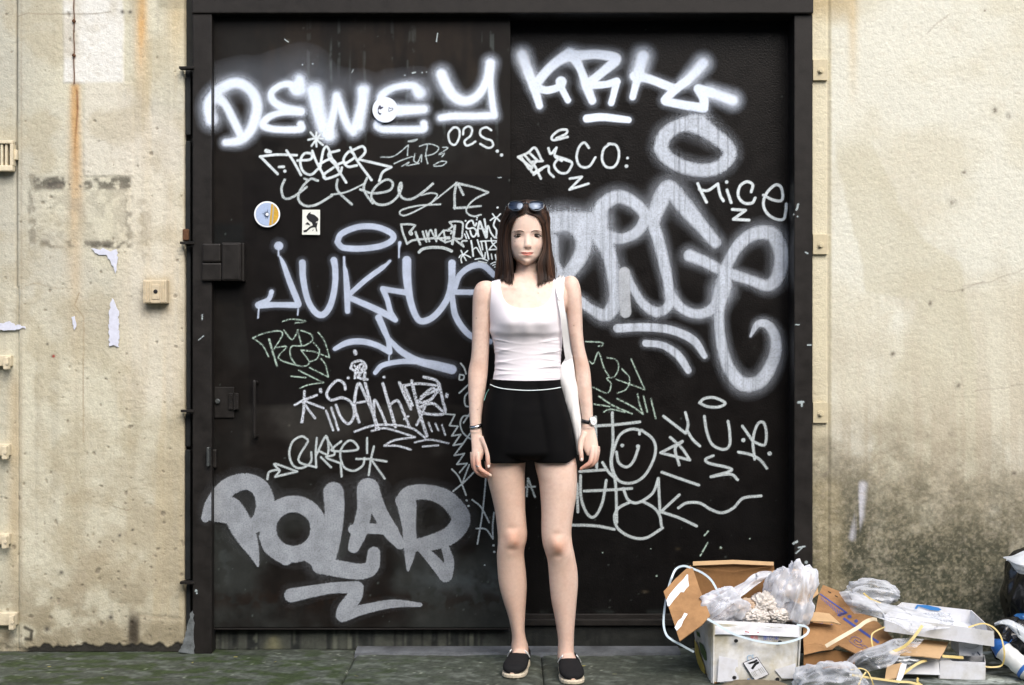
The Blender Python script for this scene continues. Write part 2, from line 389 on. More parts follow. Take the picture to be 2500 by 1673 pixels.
    c = mixc(c, (0.028, 0.02, 0.014), np.exp(-((px - 326 + wob * .3) / 15) ** 4) * sstep(1480, 1520, py + wob) * sstep(1600, 1560, py) * .9)
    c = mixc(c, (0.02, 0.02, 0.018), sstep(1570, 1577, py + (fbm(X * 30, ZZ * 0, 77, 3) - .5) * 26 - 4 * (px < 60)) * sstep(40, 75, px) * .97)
    c = mixc(c, (0.03, 0.028, 0.022), line_mask(px + wob * .3, py, [(60, 1532), (76, 1540), (76, 1562), (62, 1560)], 4, 3) * .9)
    for a, b_, r in ((115, 1536, 6), (150, 1398, 5), (270, 1507, 6), (125, 1460, 3), (130, 870, 4), (293, 1308, 4), (325, 1295, 3), (300, 30, 5), (318, 30, 5), (116, 840, 3), (235, 610, 4)):
        c = mixc(c, (0.05, 0.045, 0.04), np.exp(-((px - a + wob * .2) ** 2 + (py - b_ + wob * .2) ** 2) / r ** 2) * .9)
    c = mixc(c, (0.45, 0.02, 0.02), np.exp(-((px - 131) ** 2 + (py - 870) ** 2) / 9) * .95)
    return c * (0.93 + 0.14 * n3)[..., None]
def left_disp(px, py, X, ZZ):
    d = (fbm(X * 70, ZZ * 70, 3, 3) - .5) * .0028 + (fbm(X * 4, ZZ * 4, 8, 2) - .5) * .0035
    d = d + .0022 * box_seg(px, py, 205, 325, 203, 430, 3) + .002 * box_seg(px, py, 155, 302, -400, 203, 3)
    d = d - .009 * np.exp(-((px - 40 - (py > 700) * 3) / 3.2) ** 2) - .006 * (px < 39)
    d = d - .003 * left_pits(X, ZZ, py)
    d = d - .002 * line_mask(px, py, [(335, 1500), (370, 1505), (440, 1512)], 4, 3)
    d = d - .003 * sstep(1572, 1580, py + (fbm(X * 30, ZZ * 0, 77, 3) - .5) * 26)
    return d * sstep(449, 444, px) * 1.0 * (X < -1.2)
xl = G(449, -0.012)
left_wall = panel('plaster_wall', axis([(-4.2, -2.05, .12), (-2.05, xl, .0036)]), axis([(0.0, 2.52, .0036), (2.52, 4.6, .12)]), -0.012, left_col, left_disp, M_wall, depth=0.35,
      label='cream rendered wall with rust streaks, left of the black steel door', category='wall')
M_paper = mat('torn_blue_white_paper', (0.60, 0.63, 0.74), rough=0.8, var=0.12, var_scale=60, bump=0.0004, bump_scale=120)
for poly in ([(224, 606), (238, 609), (252, 607), (268, 612), (285, 607), (286, 640), (283, 669), (276, 652), (268, 634), (258, 622), (243, 621), (231, 616)],
             [(274, 725), (281, 742), (290, 758), (291, 800), (290, 846), (267, 845), (266, 800), (267, 760)],
             [(176, 776), (182, 775), (186, 797), (183, 806), (179, 795)], [(-60, 786), (10, 788), (22, 785), (38, 793), (60, 795), (62, 802), (30, 806), (-60, 805)]):
    rj = random.Random(len(poly)); jag = []
    for (a, b), (a2, b2) in zip(poly, poly[1:] + poly[:1]):
        k = max(1, int(math.hypot(a2 - a, b2 - b) / 5))
        for i in range(k): jag.append((a + (a2 - a) * i / k + rj.gauss(0, 1.3), b + (b2 - b) * i / k + rj.gauss(0, 1.3)))
    MB().prism([PY(a, b, -0.0165) for a, b in jag], (0, -1, 0), .0012).obj('paper_scrap', M_paper, left_wall)

# ---- right wall ---------------------------------------------------
def right_col(px, py, X, ZZ):
    n1 = fbm(X * 3.2, ZZ * 3.2, 101, 5); n2 = fbm(X * 13, ZZ * 13, 105, 4); n3 = fbm(X * 60, ZZ * 60, 109, 3); st = fbm(X * 30, ZZ * 1.3, 121, 4)
    wob = (n2 - .5) * 40
    c = np.ones(px.shape + (3,)) * np.array((0.635, 0.635, 0.55))
    c = mixc(c, (0.535, 0.50, 0.375), sstep(.46, .7, n1) * .5); c = mixc(c, (0.45, 0.41, 0.32), sstep(.50, .72, fbm(X * 8, ZZ * 6, 163, 5)) * .35 * sstep(250, 700, py))
    # newer paint strip next to the frame
    c = mixc(c, (0.60, 0.55, 0.39), sstep(2034, 2026, px) * .75)
    c = mixc(c, (0.42, 0.33, 0.18), sstep(75, 10, py + wob) * sstep(2110, 2060, px) * .75)
    c = mixc(c, (0.55, 0.44, 0.26), np.exp(-((px - 2082) / 12) ** 2) * sstep(330, 20, py) * .6)
    # darker tide mark sweeping down to the right
    edge_l = np.interp(py, [300, 400, 520, 620, 700, 760, 800], [2030, 2045, 2075, 2100, 2115, 2125, 2130])
    edge_r = np.interp(py, [300, 350, 480, 590, 640, 760, 900, 1500], [2080, 2130, 2190, 2255, 2345, 2365, 2385, 2420])
    band = sstep(edge_l - 6, edge_l + 6, px + wob * .4) * sstep(edge_r + 7, edge_r - 7, px + wob * .5) * sstep(310, 380, py)
    inner = sstep(712, 722, py + (px - 2130) * -.15 + wob * .2) * sstep(1050, 950, py + wob * 3 + (px - 2160) * 2.0) * sstep(2245, 2215, px + wob + (py - 720) * .12)
    drips = sstep(.42, .62, fbm(X * 60, ZZ * 1.2, 131, 2))
    dark = band * (1 - inner * (.65 + .35 * drips))
    c = mixc(c, (0.50, 0.475, 0.355), dark * .55)
    c = mixc(c, (0.47, 0.40, 0.28), sstep(640, 720, py) * sstep(2430, 2500, px + wob) * sstep(1200, 700, py) * .35)
    # streaky dirt
    c = mixc(c, (0.45, 0.40, 0.31), sstep(.5, .72, st) * sstep(650, 1100, py) * .55)
    low = sstep(820, 1380, py + wob * 2.2 - (px - 2200) * .22)
    c = mixc(c, (0.40, 0.345, 0.245), low * (.4 + .6 * sstep(.35, .6, n2)) * .9)
    lower = sstep(960, 1440, py + wob * 3.0 - (px - 2250) * .18)
    gr = sstep(.26, .74, fbm(X * 110, ZZ * 110, 141, 4) * .5 + fbm(X * 34, ZZ * 34, 143, 3) * .25 + .25 * n2 + .10 * lower)
    c = mixc(c, (0.215, 0.20, 0.135), lower * .75)
    c = mixc(c, (0.055, 0.056, 0.038), lower * gr * 1.0)
    c = mixc(c, (0.045, 0.052, 0.036), sstep(1280, 1520, py + wob * 2) * (.30 + .60 * gr) * .9)
    c = mixc(c, (0.26, 0.235, 0.16), sstep(.62, .74, fbm(X * 120, ZZ * 120, 147, 2)) * lower * .55)
    c = mixc(c, (0.42, 0.36, 0.22), box_seg(px, py, 1985, 2060, 1180, 1440, 20, wob) * .35)
    c = mixc(c, (0.55, 0.56, 0.62), line_mask(px + wob * .2, py, [(2108, 1185), (2100, 1255), (2085, 1310)], 9, 8) * sstep(.4, .6, st + .1) * .8)
    # hairline marks and chips
    c = mixc(c, (0.36, 0.31, 0.24), line_mask(px + wob * .12, py, [(2022, 190), (2021, 700), (2024, 1150)], 1.3, 1.1) * .45)
    for pts in ([(2262, 82), (2280, 66), (2318, 36)], [(2350, 700), (2420, 690), (2500, 655)], [(2280, 705), (2330, 715), (2400, 690)], [(2380, 955), (2440, 945), (2520, 940)]):
        c = mixc(c, (0.34, 0.30, 0.24), line_mask(px, py + wob * .3, pts, 1.4, 1.4) * .55)
    for a, b_, r in ((2327, 494, 9), (2340, 942, 7), (2322, 1060, 6), (2268, 1065, 5), (2475, 1155, 6), (2018, 1160, 6), (2352, 195, 3), (2402, 25, 3), (2272, 742, 6), (2350, 710, 4), (2428, 270, 7), (2462, 284, 6), (2356, 424, 6), (2180, 865, 6)):
        m = np.exp(-((px - a + wob * .25) ** 2 + (py - b_ + wob * .2) ** 2) / r ** 2)
        c = mixc(c, (0.16, 0.14, 0.11), m * (.3 + .7 * sstep(.4, .6, n3)))
    c = mixc(c, (0.45, 0.40, 0.32), sstep(.6, .75, n3) * .18)
    return c * (0.95 + 0.10 * n3)[..., None]
def right_disp(px, py, X, ZZ):
    d = (fbm(X * 80, ZZ * 80, 103, 3) - .5) * .0022 * (1 + sstep(1100, 1500, py)) + (fbm(X * 5, ZZ * 5, 108, 2) - .5) * .0035
    d = d - .005 * sstep(2030, 2024, px) - .003 * np.exp(-((px - 2022) / 2) ** 2)
    return d * (X > 1.1)
xr = G(1984, -0.012)
right_wall = panel('plaster_wall', axis([(xr, 2.05, .0036), (2.05, 4.2, .12)]), axis([(0.0, 2.52, .0036), (2.52, 4.6, .12)]), -0.012, right_col, right_disp, M_wall, depth=0.35,
      label='pale rendered wall with beige tide mark and black grime, right of the door', category='wall')

# ---- wall above the door, out of view but part of the building
MB().box(xl + .002, xr - .002, 0.02, 0.36, Z(-60), 4.6).obj('lintel_wall', mat('lintel_render', (.5, .45, .36), rough=.85, var=.2, var_scale=6), label='rendered wall above the steel door header', category='wall')

# ---- unseen house front behind the camera, added to hold back low sky light
opp = thing('added_opposite_house', 'plain unseen house front across the lane, added to hold back low sky light', 'building', (0, -9.6, 0))
M_opp = mat('opposite_render', (.45, .42, .36), rough=.9, var=.25, var_scale=3); M_glass = mat('window_glass', (.02, .025, .03), rough=.08)
MB().box(-13, 13, -10.2, -9.6, 0, 5.6).obj('front_wall', M_opp, opp)
for zz in (1.0, 3.4):
    for xx in (-9, -5.4, -1.8, 1.8, 5.4, 9):
        w_ = MB().box(xx - .6, xx + .6, -9.62, -9.56, zz, zz + 1.7, .01).obj('window', M_frame, opp); MB().box(xx - .5, xx + .5, -9.57, -9.55, zz + .1, zz + 1.6).obj('pane', M_glass, w_)

# ---- ground ------------------------------------------------------
def slab_col(X, Y):
    n1 = fbm(X * 4, Y * 4, 201, 4); n2 = fbm(X * 16, Y * 24, 205, 4); n3 = fbm(X * 90, Y * 90, 209, 2); sc = fbm(X * 26 + Y * 20, Y * 30 - X * 6, 215, 4)
    c = np.ones(X.shape + (3,)) * np.array((0.082, 0.090, 0.078))
    c = mixc(c, (0.075, 0.078, 0.07), sstep(.35, .65, n1) * .8)
    c = mixc(c, (0.23, 0.24, 0.235), sstep(.52, .72, sc) * .45)
    moss = sstep(-.45, -1.2, X + (n1 - .5) * 1.6) * sstep(.42, .6, n2) + .7 * sstep(.56, .68, n2) * sstep(.1, -.6, X)
    c = mixc(c, (0.048, 0.066, 0.028), moss * .75)
    c = mixc(c, (0.026, 0.036, 0.02), sstep(.55, .7, n1) * sstep(-.6, -1.2, X) * .7)
    c = mixc(c, (0.42, 0.43, 0.46), sstep(.55, .68, fbm(X * 9, Y * 20, 221, 4)) * sstep(1.05, 1.4, X) * .75)
    c = mixc(c, (0.45, 0.45, 0.42), spots(X * 30, Y * 30, 231, .10, .05, .2) * .7)
    c = mixc(c, (0.03, 0.03, 0.028), spots(X * 26, Y * 26, 241, .08, .05, .2) * .7)
    c = mixc(c, (0.55, 0.56, 0.58), np.exp(-((X - 1.72) / .10) ** 2 - ((Y + .46) / .05) ** 2) * sstep(.42, .6, fbm(X * 40, Y * 40, 225, 3)) * 1.3)
    return c * np.array((.68, .74, .66)) * (.5 + 1.0 * n3)[..., None]
pavement = MB().box(-8, 8, -9, .30, -0.30, -0.035).obj('pavement', M_dark, kind='structure')
def slab(x0, x1, y0, y1, fine, skew=0.0):
    xs = axis([(x0, x1, .008 if fine else .06)]); ys = axis([(y0, y1, .008 if fine else .06)])
    X, Y = np.meshgrid(xs, ys); sk = skew * (Y - y1)
    X = X + sk * np.ones_like(X)
    zz = (fbm(X * 3, Y * 3, 251, 3) - .5) * .005 + (fbm(X * 30, Y * 30, 255, 3) - .5) * .004
    e = np.minimum(np.minimum(X - sk - x0, x1 - (X - sk)), np.minimum(Y - y0, y1 - Y)); zz = zz - .008 * np.exp(-e / .008)
    V = np.stack([X, Y, zz], -1).reshape(-1, 3); C = slab_col(X, Y).reshape(-1, 3); F = gridfaces(len(xs), len(ys)); nx, ny = len(xs), len(ys)
    idx = np.arange(nx * ny).reshape(ny, nx); ring = np.concatenate([idx[0, :-1], idx[:-1, -1], idx[-1, :0:-1], idx[:0:-1, 0]])
    B = V[ring].copy(); B[:, 2] = -.06; k = len(V); j = np.arange(len(ring)); j2 = (j + 1) % len(ring)
    return obj('paving_slab', np.vstack([V, B]), np.vstack([F, np.stack([ring[j2], ring[j], k + j, k + j2], 1)]), M_slab, pavement, attrs={'Col': np.vstack([C, C[ring]])})
for x0, x1, sk in ((-2.3, -.588, 0), (-.588, .110, 0), (.110, .85, 0), (.85, 2.3, 0)): slab(x0 + .0015, x1 - .0015, -.75, .12, True)
for i in range(6): slab(-3.0 + i * 1.0 + .004, -2.0 + i * 1.0 - .004, -1.76, -.756, False)
for i in range(6): slab(-3.2 + i * 1.1 + .004, -2.1 + i * 1.1 - .004, -2.77, -1.766, False)

# ---- door frame, threshold ---------------------------------------
frame = thing('door_frame', 'black steel frame around both door leaves', 'door frame', (0, -0.02, 0))
MB().box(G(470, -.045), G(517, -.045), -.045, .14, 0.0, Z(33, -.05) - .001, .004).obj('jamb', M_frame, frame)
MB().box(G(1939, -.035), G(1984, -.035), -.035, .16, 0.0, Z(33, -.05) - .001, .004).obj('jamb', M_frame, frame)
MB().box(G(468, -.05), G(1986, -.05), -.052, .16, Z(33, -.05), Z(-60, -.05), .005).obj('header', M_frame, frame)
ch = MB().box(G(450, .03), G(471, .0), .03, .10, 0.02, Z(-60, .03)).obj('guide_channel', M_channel, frame)
mm = MB()
for a, b in ((172, 330), (345, 590), (602, 1000), (1010, 1090), (1098, 1415), (1425, 1560)):
    mm.box(G(453, 0) + .002 * ((a // 7) % 3), G(466, 0), -.005 - .004 * ((a // 5) % 2), .04, Z(b), Z(a), .003)
mm.obj('channel_strip', M_channel, ch)
for py, w in ((168, 442), (594, 444), (1003, 446), (1421, 444)):
    MB().box(G(w, -.02), G(478, -.02), -.055, -.02, Z(py + 3, -.03), Z(py - 3, -.03), .001).obj('channel_clip', M_frame, frame)
MB().box(G(448), G(464), -.02, .01, Z(588), Z(560), .006).obj('rusty_bolt', M_rust, frame)

def sill_col(px, py, X, ZZ):
    n1 = fbm(X * 5, ZZ * 5, 301, 4); st = fbm(X * 34, ZZ * 1.5, 305, 4); n2 = fbm(X * 25, ZZ * 25, 309, 3)
    c = np.ones(px.shape + (3,)) * np.array((0.085, 0.085, 0.078))
    c = mixc(c, (0.018, 0.02, 0.022), sstep(.45, .62, st) * .92)
    c = mixc(c, (0.24, 0.235, 0.20), sstep(.60, .72, st) * sstep(.4, .6, n2) * .55)
    c = mixc(c, (0.27, 0.24, 0.15), np.exp(-((px - 668) / (6 + (py - 1535) * .28)) ** 2) * sstep(1545, 1560, py) * .7)
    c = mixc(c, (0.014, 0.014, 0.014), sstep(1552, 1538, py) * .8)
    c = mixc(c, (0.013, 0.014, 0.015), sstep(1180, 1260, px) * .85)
    return c * np.array((.62, .68, .62)) * (.75 + .5 * n2)[..., None]
sill = thing('door_threshold', 'stained concrete threshold under the steel door leaves', 'threshold', (0, 0, 0))
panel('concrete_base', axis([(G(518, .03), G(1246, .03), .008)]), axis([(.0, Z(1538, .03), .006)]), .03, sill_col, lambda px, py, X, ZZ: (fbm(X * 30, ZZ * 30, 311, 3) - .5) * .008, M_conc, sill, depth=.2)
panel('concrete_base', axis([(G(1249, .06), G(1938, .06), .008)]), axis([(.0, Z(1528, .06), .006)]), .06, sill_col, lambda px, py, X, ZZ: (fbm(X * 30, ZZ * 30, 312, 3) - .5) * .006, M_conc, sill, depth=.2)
MB().box(G(1250, .05), G(1937, .05), .045, .20, Z(1528, .05) + .001, Z(1512, .05), .003).obj('steel_ledge', M_frame, sill)
def led_col(X):
    n = fbm(X[:, 0] * 9, X[:, 1] * 30 + X[:, 2] * 30, 321, 4)
    return np.array((.12, .13, .14)) * (.1 + 1.5 * n)[:, None]
xs = axis([(G(868, -.04), G(1660, -.04), .02)]); V = []
for x in xs:
    e = .012 * (fbm(np.array([x * 12.]), np.array([3.]), 331, 3)[0] - .5)
    V += [(x, -.075 + 2 * e, -.01), (x, -.068 + 2 * e, .006), (x, -.05 + 2 * e, .011), (x, .03, .014)]
V = np.array(V); F = [[i * 4 + k, i * 4 + k + 4, i * 4 + k + 5, i * 4 + k + 1] for i in range(len(xs) - 1) for k in range(3)]
obj('mortar_ledge', V, F, M_conc, sill, attrs={'Col': led_col(V)})
# mortar splash at the foot of the left jamb
mm = MB(); prof = spline([(436, 1592), (448, 1568), (458, 1530), (466, 1496), (472, 1502), (474, 1560), (474, 1598)], 5)
mm.prism([PY(a + random.uniform(-2, 2), b, -.05) for a, b in prof], (0, 1, 0), .05)
mm.obj('mortar_splash', mat('mortar', (.12, .135, .14), rough=.9, var=.5, var_scale=40, bump=.003, bump_scale=60), frame)

# ---- left leaf ---------------------------------------------------
LY, RY = 0.0, 0.078
def leafL_col(px, py, X, ZZ):
    n1 = fbm(X * 4, ZZ * 4, 401, 5); n2 = fbm(X * 30, ZZ * 30, 405, 4); st = fbm(X * 70, ZZ * 2.5, 409, 3); w = (fbm(X * 20, ZZ * 20, 411, 3) - .5) * 14
    c = np.ones(px.shape + (3,)) * np.array((0.0200, 0.0165, 0.0142))
    c = mixc(c, (0.028, 0.028, 0.026), sstep(.42, .65, n1) * .7)
    # matt buffed-out rectangle
    buff = box_seg(px, py, 592 + 16 * sstep(700, 900, py), 1300, 416 + 12 * (px > 720), 988, 3, w * .25)
    c = mixc(c, (0.0120, 0.0098, 0.0094), buff * .9)
    c = mixc(c, (0.085, 0.080, 0.072), box_seg(px, py, 600, 1300, 992, 1120, 12, w) * sstep(.35, .6, n1) * .7)
    c = mixc(c, (0.070, 0.078, 0.074), sstep(1150, 1400, py) * sstep(.35, .62, n1) * .8)
    c = mixc(c, (0.13, 0.155, 0.165), np.exp(-((py - 1425 + w * 2) / 34) ** 2) * sstep(900, 1150, px) * sstep(.40, .66, n2 * .6 + n1 * .4) * .9)
    c = mixc(c, (0.11, 0.13, 0.13), np.exp(-((px - 540 + w) / 24) ** 2 - ((py - 1380) / 120) ** 2) * sstep(.4, .6, n2) * .6)
    c = mixc(c, (0.030, 0.018, 0.012), np.exp(-((py - 1465 + w) / 26) ** 2) * sstep(.4, .6, n2) * .7)
    # scraped, streaky part at the top
    streak = sstep(.57, .72, st) * sstep(.42, .58, n2) * box_seg(px, py, 700, 1235, 60, 330, 60, w)
    c = mixc(c, (0.15, 0.18, 0.175), streak * .7)
    c = mixc(c, (0.055, 0.040, 0.028), sstep(.5, .7, fbm(X * 12, ZZ * 3, 421, 4)) * sstep(420, 120, py) * .5)
    c = mixc(c, (0.012, 0.016, 0.017), box_seg(px, py, 515, 594, 545, 596, 8, w) * .7)
    c = mixc(c, (0.008, 0.008, 0.008), box_seg(px, py, 517, 592, 690, 740, 16, w) * .7)
    c = mixc(c, (0.007, 0.006, 0.005), box_seg(px, py, 620, 690, 340, 390, 12, w * 2) * sstep(.4, .6, n2) * .9)
    sp = spots(X * 40, ZZ * 40, 431, .012 + .05 * sstep(1000, 1400, py), .05, .16)
    c = mixc(c, (0.22, 0.27, 0.25), sp * .55)
    for a, b_, r in ((706, 1039, 2.5), (741, 69, 2), (703, 101, 4)): c = mixc(c, (0.25, 0.25, 0.2), np.exp(-((px - a) ** 2 + (py - b_) ** 2) / r ** 2) * .6)
    return c * .40
leafL = thing('steel_door_leaf', 'left sliding black steel door leaf under the lettering DEWEY, with handle and lock guard', 'door', (G(880), LY, Z(1533)), group='steel door leaves')
panel('door_panel', axis([(G(519), G(1246), .004)]), axis([(Z(1533), Z(35), .004)]), LY, leafL_col, lambda px, py, X, ZZ: (fbm(X * 2.2, ZZ * 2.2, 451, 2) - .5) * .004, M_steel, leafL, depth=.05)
MB().box(G(520), G(1244), -.006, .03, Z(1537), Z(1533) - .001, .001).obj('bottom_rail', M_frame, leafL)
# ---- right leaf --------------------------------------------------
def leafR_col(px, py, X, ZZ):
    n1 = fbm(X * 4, ZZ * 4, 501, 5); n2 = fbm(X * 30, ZZ * 30, 505, 4)
    c = np.ones(px.shape + (3,)) * np.array((0.0135, 0.0110, 0.0102))
    c = mixc(c, (0.019, 0.016, 0.0148), sstep(.42, .65, n1) * .7)
    c = mixc(c, (0.010, 0.0095, 0.010), sstep(1100, 1300, py) * .7)
    sp = spots(X * 36, ZZ * 36, 531, .01 + .08 * sstep(1100, 1400, py), .05, .15)
    c = mixc(c, (0.20, 0.24, 0.22), sp * .55)
    for a, b_, r, k in ((1655, 1340, 6, (.10, .08, .05)), (1575, 1445, 7, (.16, .13, .09)), (1760, 1340, 4, (.2, .16, .1))): c = mixc(c, k, np.exp(-((px - a) ** 2 + ((py - b_) * 2) ** 2) / r ** 2) * .8)
    for x in (1388, 1702, 1621, 1668, 1760): c = mixc(c, (0.006, .006, .006), np.exp(-((px - x) / 1.4) ** 2) * sstep(900, 300, py) * .6)
    c = mixc(c, (.05, .058, .055), np.exp(-((py - 1495) / 6) ** 2) * sstep(.45, .6, n2) * .8)
    return c * .33
leafR = thing('steel_door_leaf', 'right recessed black steel door leaf under the lettering KRK, behind the cardboard carton', 'door', (G(1590, RY), RY, Z(1512, RY)), group='steel door leaves')
panel('door_panel', axis([(G(1236, RY), G(1945, RY), .004)]), axis([(Z(1511, RY), Z(22, RY), .004)]), RY, leafR_col, lambda px, py, X, ZZ: (fbm(X * 2.2, ZZ * 2.2, 551, 2) - .5) * .004, M_steel2, leafR, depth=.05)
MB().box(G(1236, RY), G(1940, RY), RY - .012, RY + .02, Z(1514, RY), Z(1498, RY), .003).obj('bottom_rail', M_frame, leafR)

# ---- hardware of the left leaf -----------------------------------
lg = MB().box(G(541, -.06), G(588, -.06), -.062, .0, Z(686, -.05), Z(593, -.05), .004).box(G(588, -.04), G(596, -.04), -.04, .0, Z(687, -.04), Z(594, -.04), .003).obj('lock_guard', M_frame, leafL)
MB().box(G(494, -.06), G(539, -.06), -.064, -.047, Z(640, -.06), Z(595, -.06), .006).obj('guard_flap', M_frame, lg)
MB().box(G(492, -.06), G(540.6, -.06), -.062, -.047, Z(686, -.06), Z(642, -.06), .006).obj('guard_flap', M_frame, lg)
MB().box(G(543, -.062), G(584, -.062), -.064, -.055, Z(683, -.06), Z(596, -.06), .003).obj('guard_cover', M_frame, lg)
MB().box(G(524), G(572), -.006, .0, Z(1020), Z(945), .002).obj('strike_plate', M_frame, leafL)
hg = MB().box(G(559), G(570), -.013, -.004, Z(1000), Z(960), .002).box(G(573), G(584), -.013, -.004, Z(1000), Z(960), .002).tube([PY(571.5, 1001, -.014), PY(571.5, 959, -.014)], .004).obj('hinge', M_frame, leafL)
sc_ = MB()
for x in (564, 579):
    for y in (965, 980, 995): sc_.disc(PY(x, y, -.013), (0, -1, 0), .0022, .0015, 8)
sc_.obj('screw_head', M_black, hg)
M_worn = mat('worn_steel', (.10, .11, .11), rough=.4, metal=.6, var=.4, var_scale=60)
mm = MB(); 
for k in range(5):
    pass
mm.disc(PY(532, 980, -.005), (0, -1, 0), .010, .012, 14, .003); mm.obj('lock_knob', M_worn, leafL)
MB().tube(spline3([PY(628, 934, .0), PY(622, 934, -.03), PY(621, 942, -.04), PY(621, 1056, -.04), PY(622, 1064, -.03), PY(628, 1065, .0)], 5), .0065, 10).obj('pull_handle', M_frame, leafL)
MB().box(G(506, -.06), G(513, -.06), -.075, -.045, Z(1138, -.06), Z(1092, -.06), .003).obj('hasp', M_worn, leafL)
MB().box(G(516), G(531), -.018, 0, Z(1142), Z(1096), .006).box(G(515.5), G(519), -.034, -.015, Z(1108), Z(1092), .002).obj('hasp', M_frame, leafL)

# ---- small fittings on the walls ---------------------------------
bx = thing('bell_box', 'ribbed cream push-button box on the left wall', 'doorbell', PY(380, 742, -.02))
MB().box(G(351, -.04), G(409, -.04), -.055, -.006, Z(741, -.04), Z(684, -.04), .004).obj('casing', M_creamd, bx)
for x in (356, 361.5, 367, 393, 398.5, 404): MB().box(G(x - 1.6, -.055), G(x + 1.6, -.055), -.0585, -.054, Z(738, -.055), Z(688, -.055), .001).obj('rib', M_creamd, bx)
MB().box(G(371, -.055), G(389, -.055), -.0575, -.054, Z(731, -.055), Z(695, -.055), .0015).obj('button_plate', M_creamd, bx)
MB().disc(PY(380, 712, -.057), (0, -1, 0), .008, .004, 16, .002).obj('button', M_black, bx)
vn = thing('wall_vent', 'cream slotted vent grille at the left edge of the left wall', 'vent', PY(0, 418, -.02))
vb = MB().box(G(-70, -.03), G(33, -.03), -.014, .0, Z(416, -.03), Z(345, -.03)).obj('vent_back', M_dark, vn)
f_ = MB().box(G(-72, -.03), G(34, -.03), -.045, -.01, Z(352, -.03), Z(344, -.03), .003).box(G(-72, -.03), G(34, -.03), -.047, -.01, Z(419, -.03), Z(405, -.03), .004).box(G(27, -.03), G(35, -.03), -.044, -.01, Z(405, -.03), Z(352, -.03), .002)
f_.box(G(34, -.03), G(41, -.03), -.03, -.01, Z(390, -.03), Z(365, -.03), .003).obj('vent_frame', M_cream, vn)
for k in range(8): MB().box(G(14 - k * 11, -.03), G(20 - k * 11, -.03), -.038, -.014, Z(405.5, -.03), Z(351.5, -.03), .001).obj('slat', M_cream, vn)
for k, (y0, y1, x1) in enumerate(((868, 902, 25), (1085, 1121, 21), (1304, 1338, 21), (1498, 1536, 38))):
    lab = ('topmost stub bracket at the left edge of the left wall', 'second stub bracket from the top at the left wall edge', 'third stub bracket from the top at the left wall edge', 'lowest stub bracket, wider and close to the pavement at the left edge')[k]
    t = thing('pipe_bracket', lab, 'bracket', PY(0, y1, -.02), group='brackets at the left edge of the wall')
    MB().box(G(-40, -.04), G(x1, -.04), -.035, .0, Z(y1 - 8, -.04), Z(y0, -.04), .003).obj('bracket_arm', M_cream, t)
    MB().box(G(x1 - 13, -.04), G(x1 - 1, -.04), -.06, -.03, Z(y1, -.04), Z(y0 + 4, -.04), .003).obj('bracket_end', M_cream, t)
    MB().disc(PY(x1 - 7, (y0 + y1) / 2 + 2, -.059), (0, -1, 0), .006, .006, 6).obj('bolt', M_cream, t)
for k, (y0, y1) in enumerate(((145, 196), (572, 621), (983, 1033))):
    lab = ('top painted fixing lug on the right wall beside the letters KRK', 'middle painted fixing lug on the right wall beside the big loops', 'lowest painted fixing lug on the right wall beside the letters YUP')[k]
    t = thing('fixing_lug', lab, 'bracket', PY(2002, y1, -.02), group='frame fixing lugs on the right wall')
    MB().box(G(1985, -.02), G(2021, -.02), -.020, .0, Z(y1, -.02), Z(y0, -.02), .0015).obj('lug_plate', mat('lug_paint', (.52, .46, .31), rough=.6, var=.15, var_scale=60, bump=.0004, bump_scale=200) if k == 0 else bpy.data.materials['lug_paint'], t)
    cy = (y0 + y1) / 2 + 2
    b_ = MB().disc(PY(2003, cy, -.020), (0, -1, 0), .0125, .003, 18, .001).obj('washer', bpy.data.materials['lug_paint'], t)
    MB().disc(PY(2003, cy + 1, -.023), (0, -1, 0), .0075, .010, 6, .001).obj('bolt_head', bpy.data.materials['lug_paint'], t)
conduit = thing('rusty_wire', 'thin rusty wire with two knots running down the left wall', 'wire', PY(181, 205, -.02))
MB().tube([PY(181 + 1.2 * math.sin(k), 205 - k * 11, -.021) for k in range(26)], .0016, 6).obj('wire', M_rust, conduit)
for b in (52, 136): MB().disc(PY(181, b, -.018), (0, -1, 0), .007, .008, 10, .003).obj('knot', M_rust, conduit)

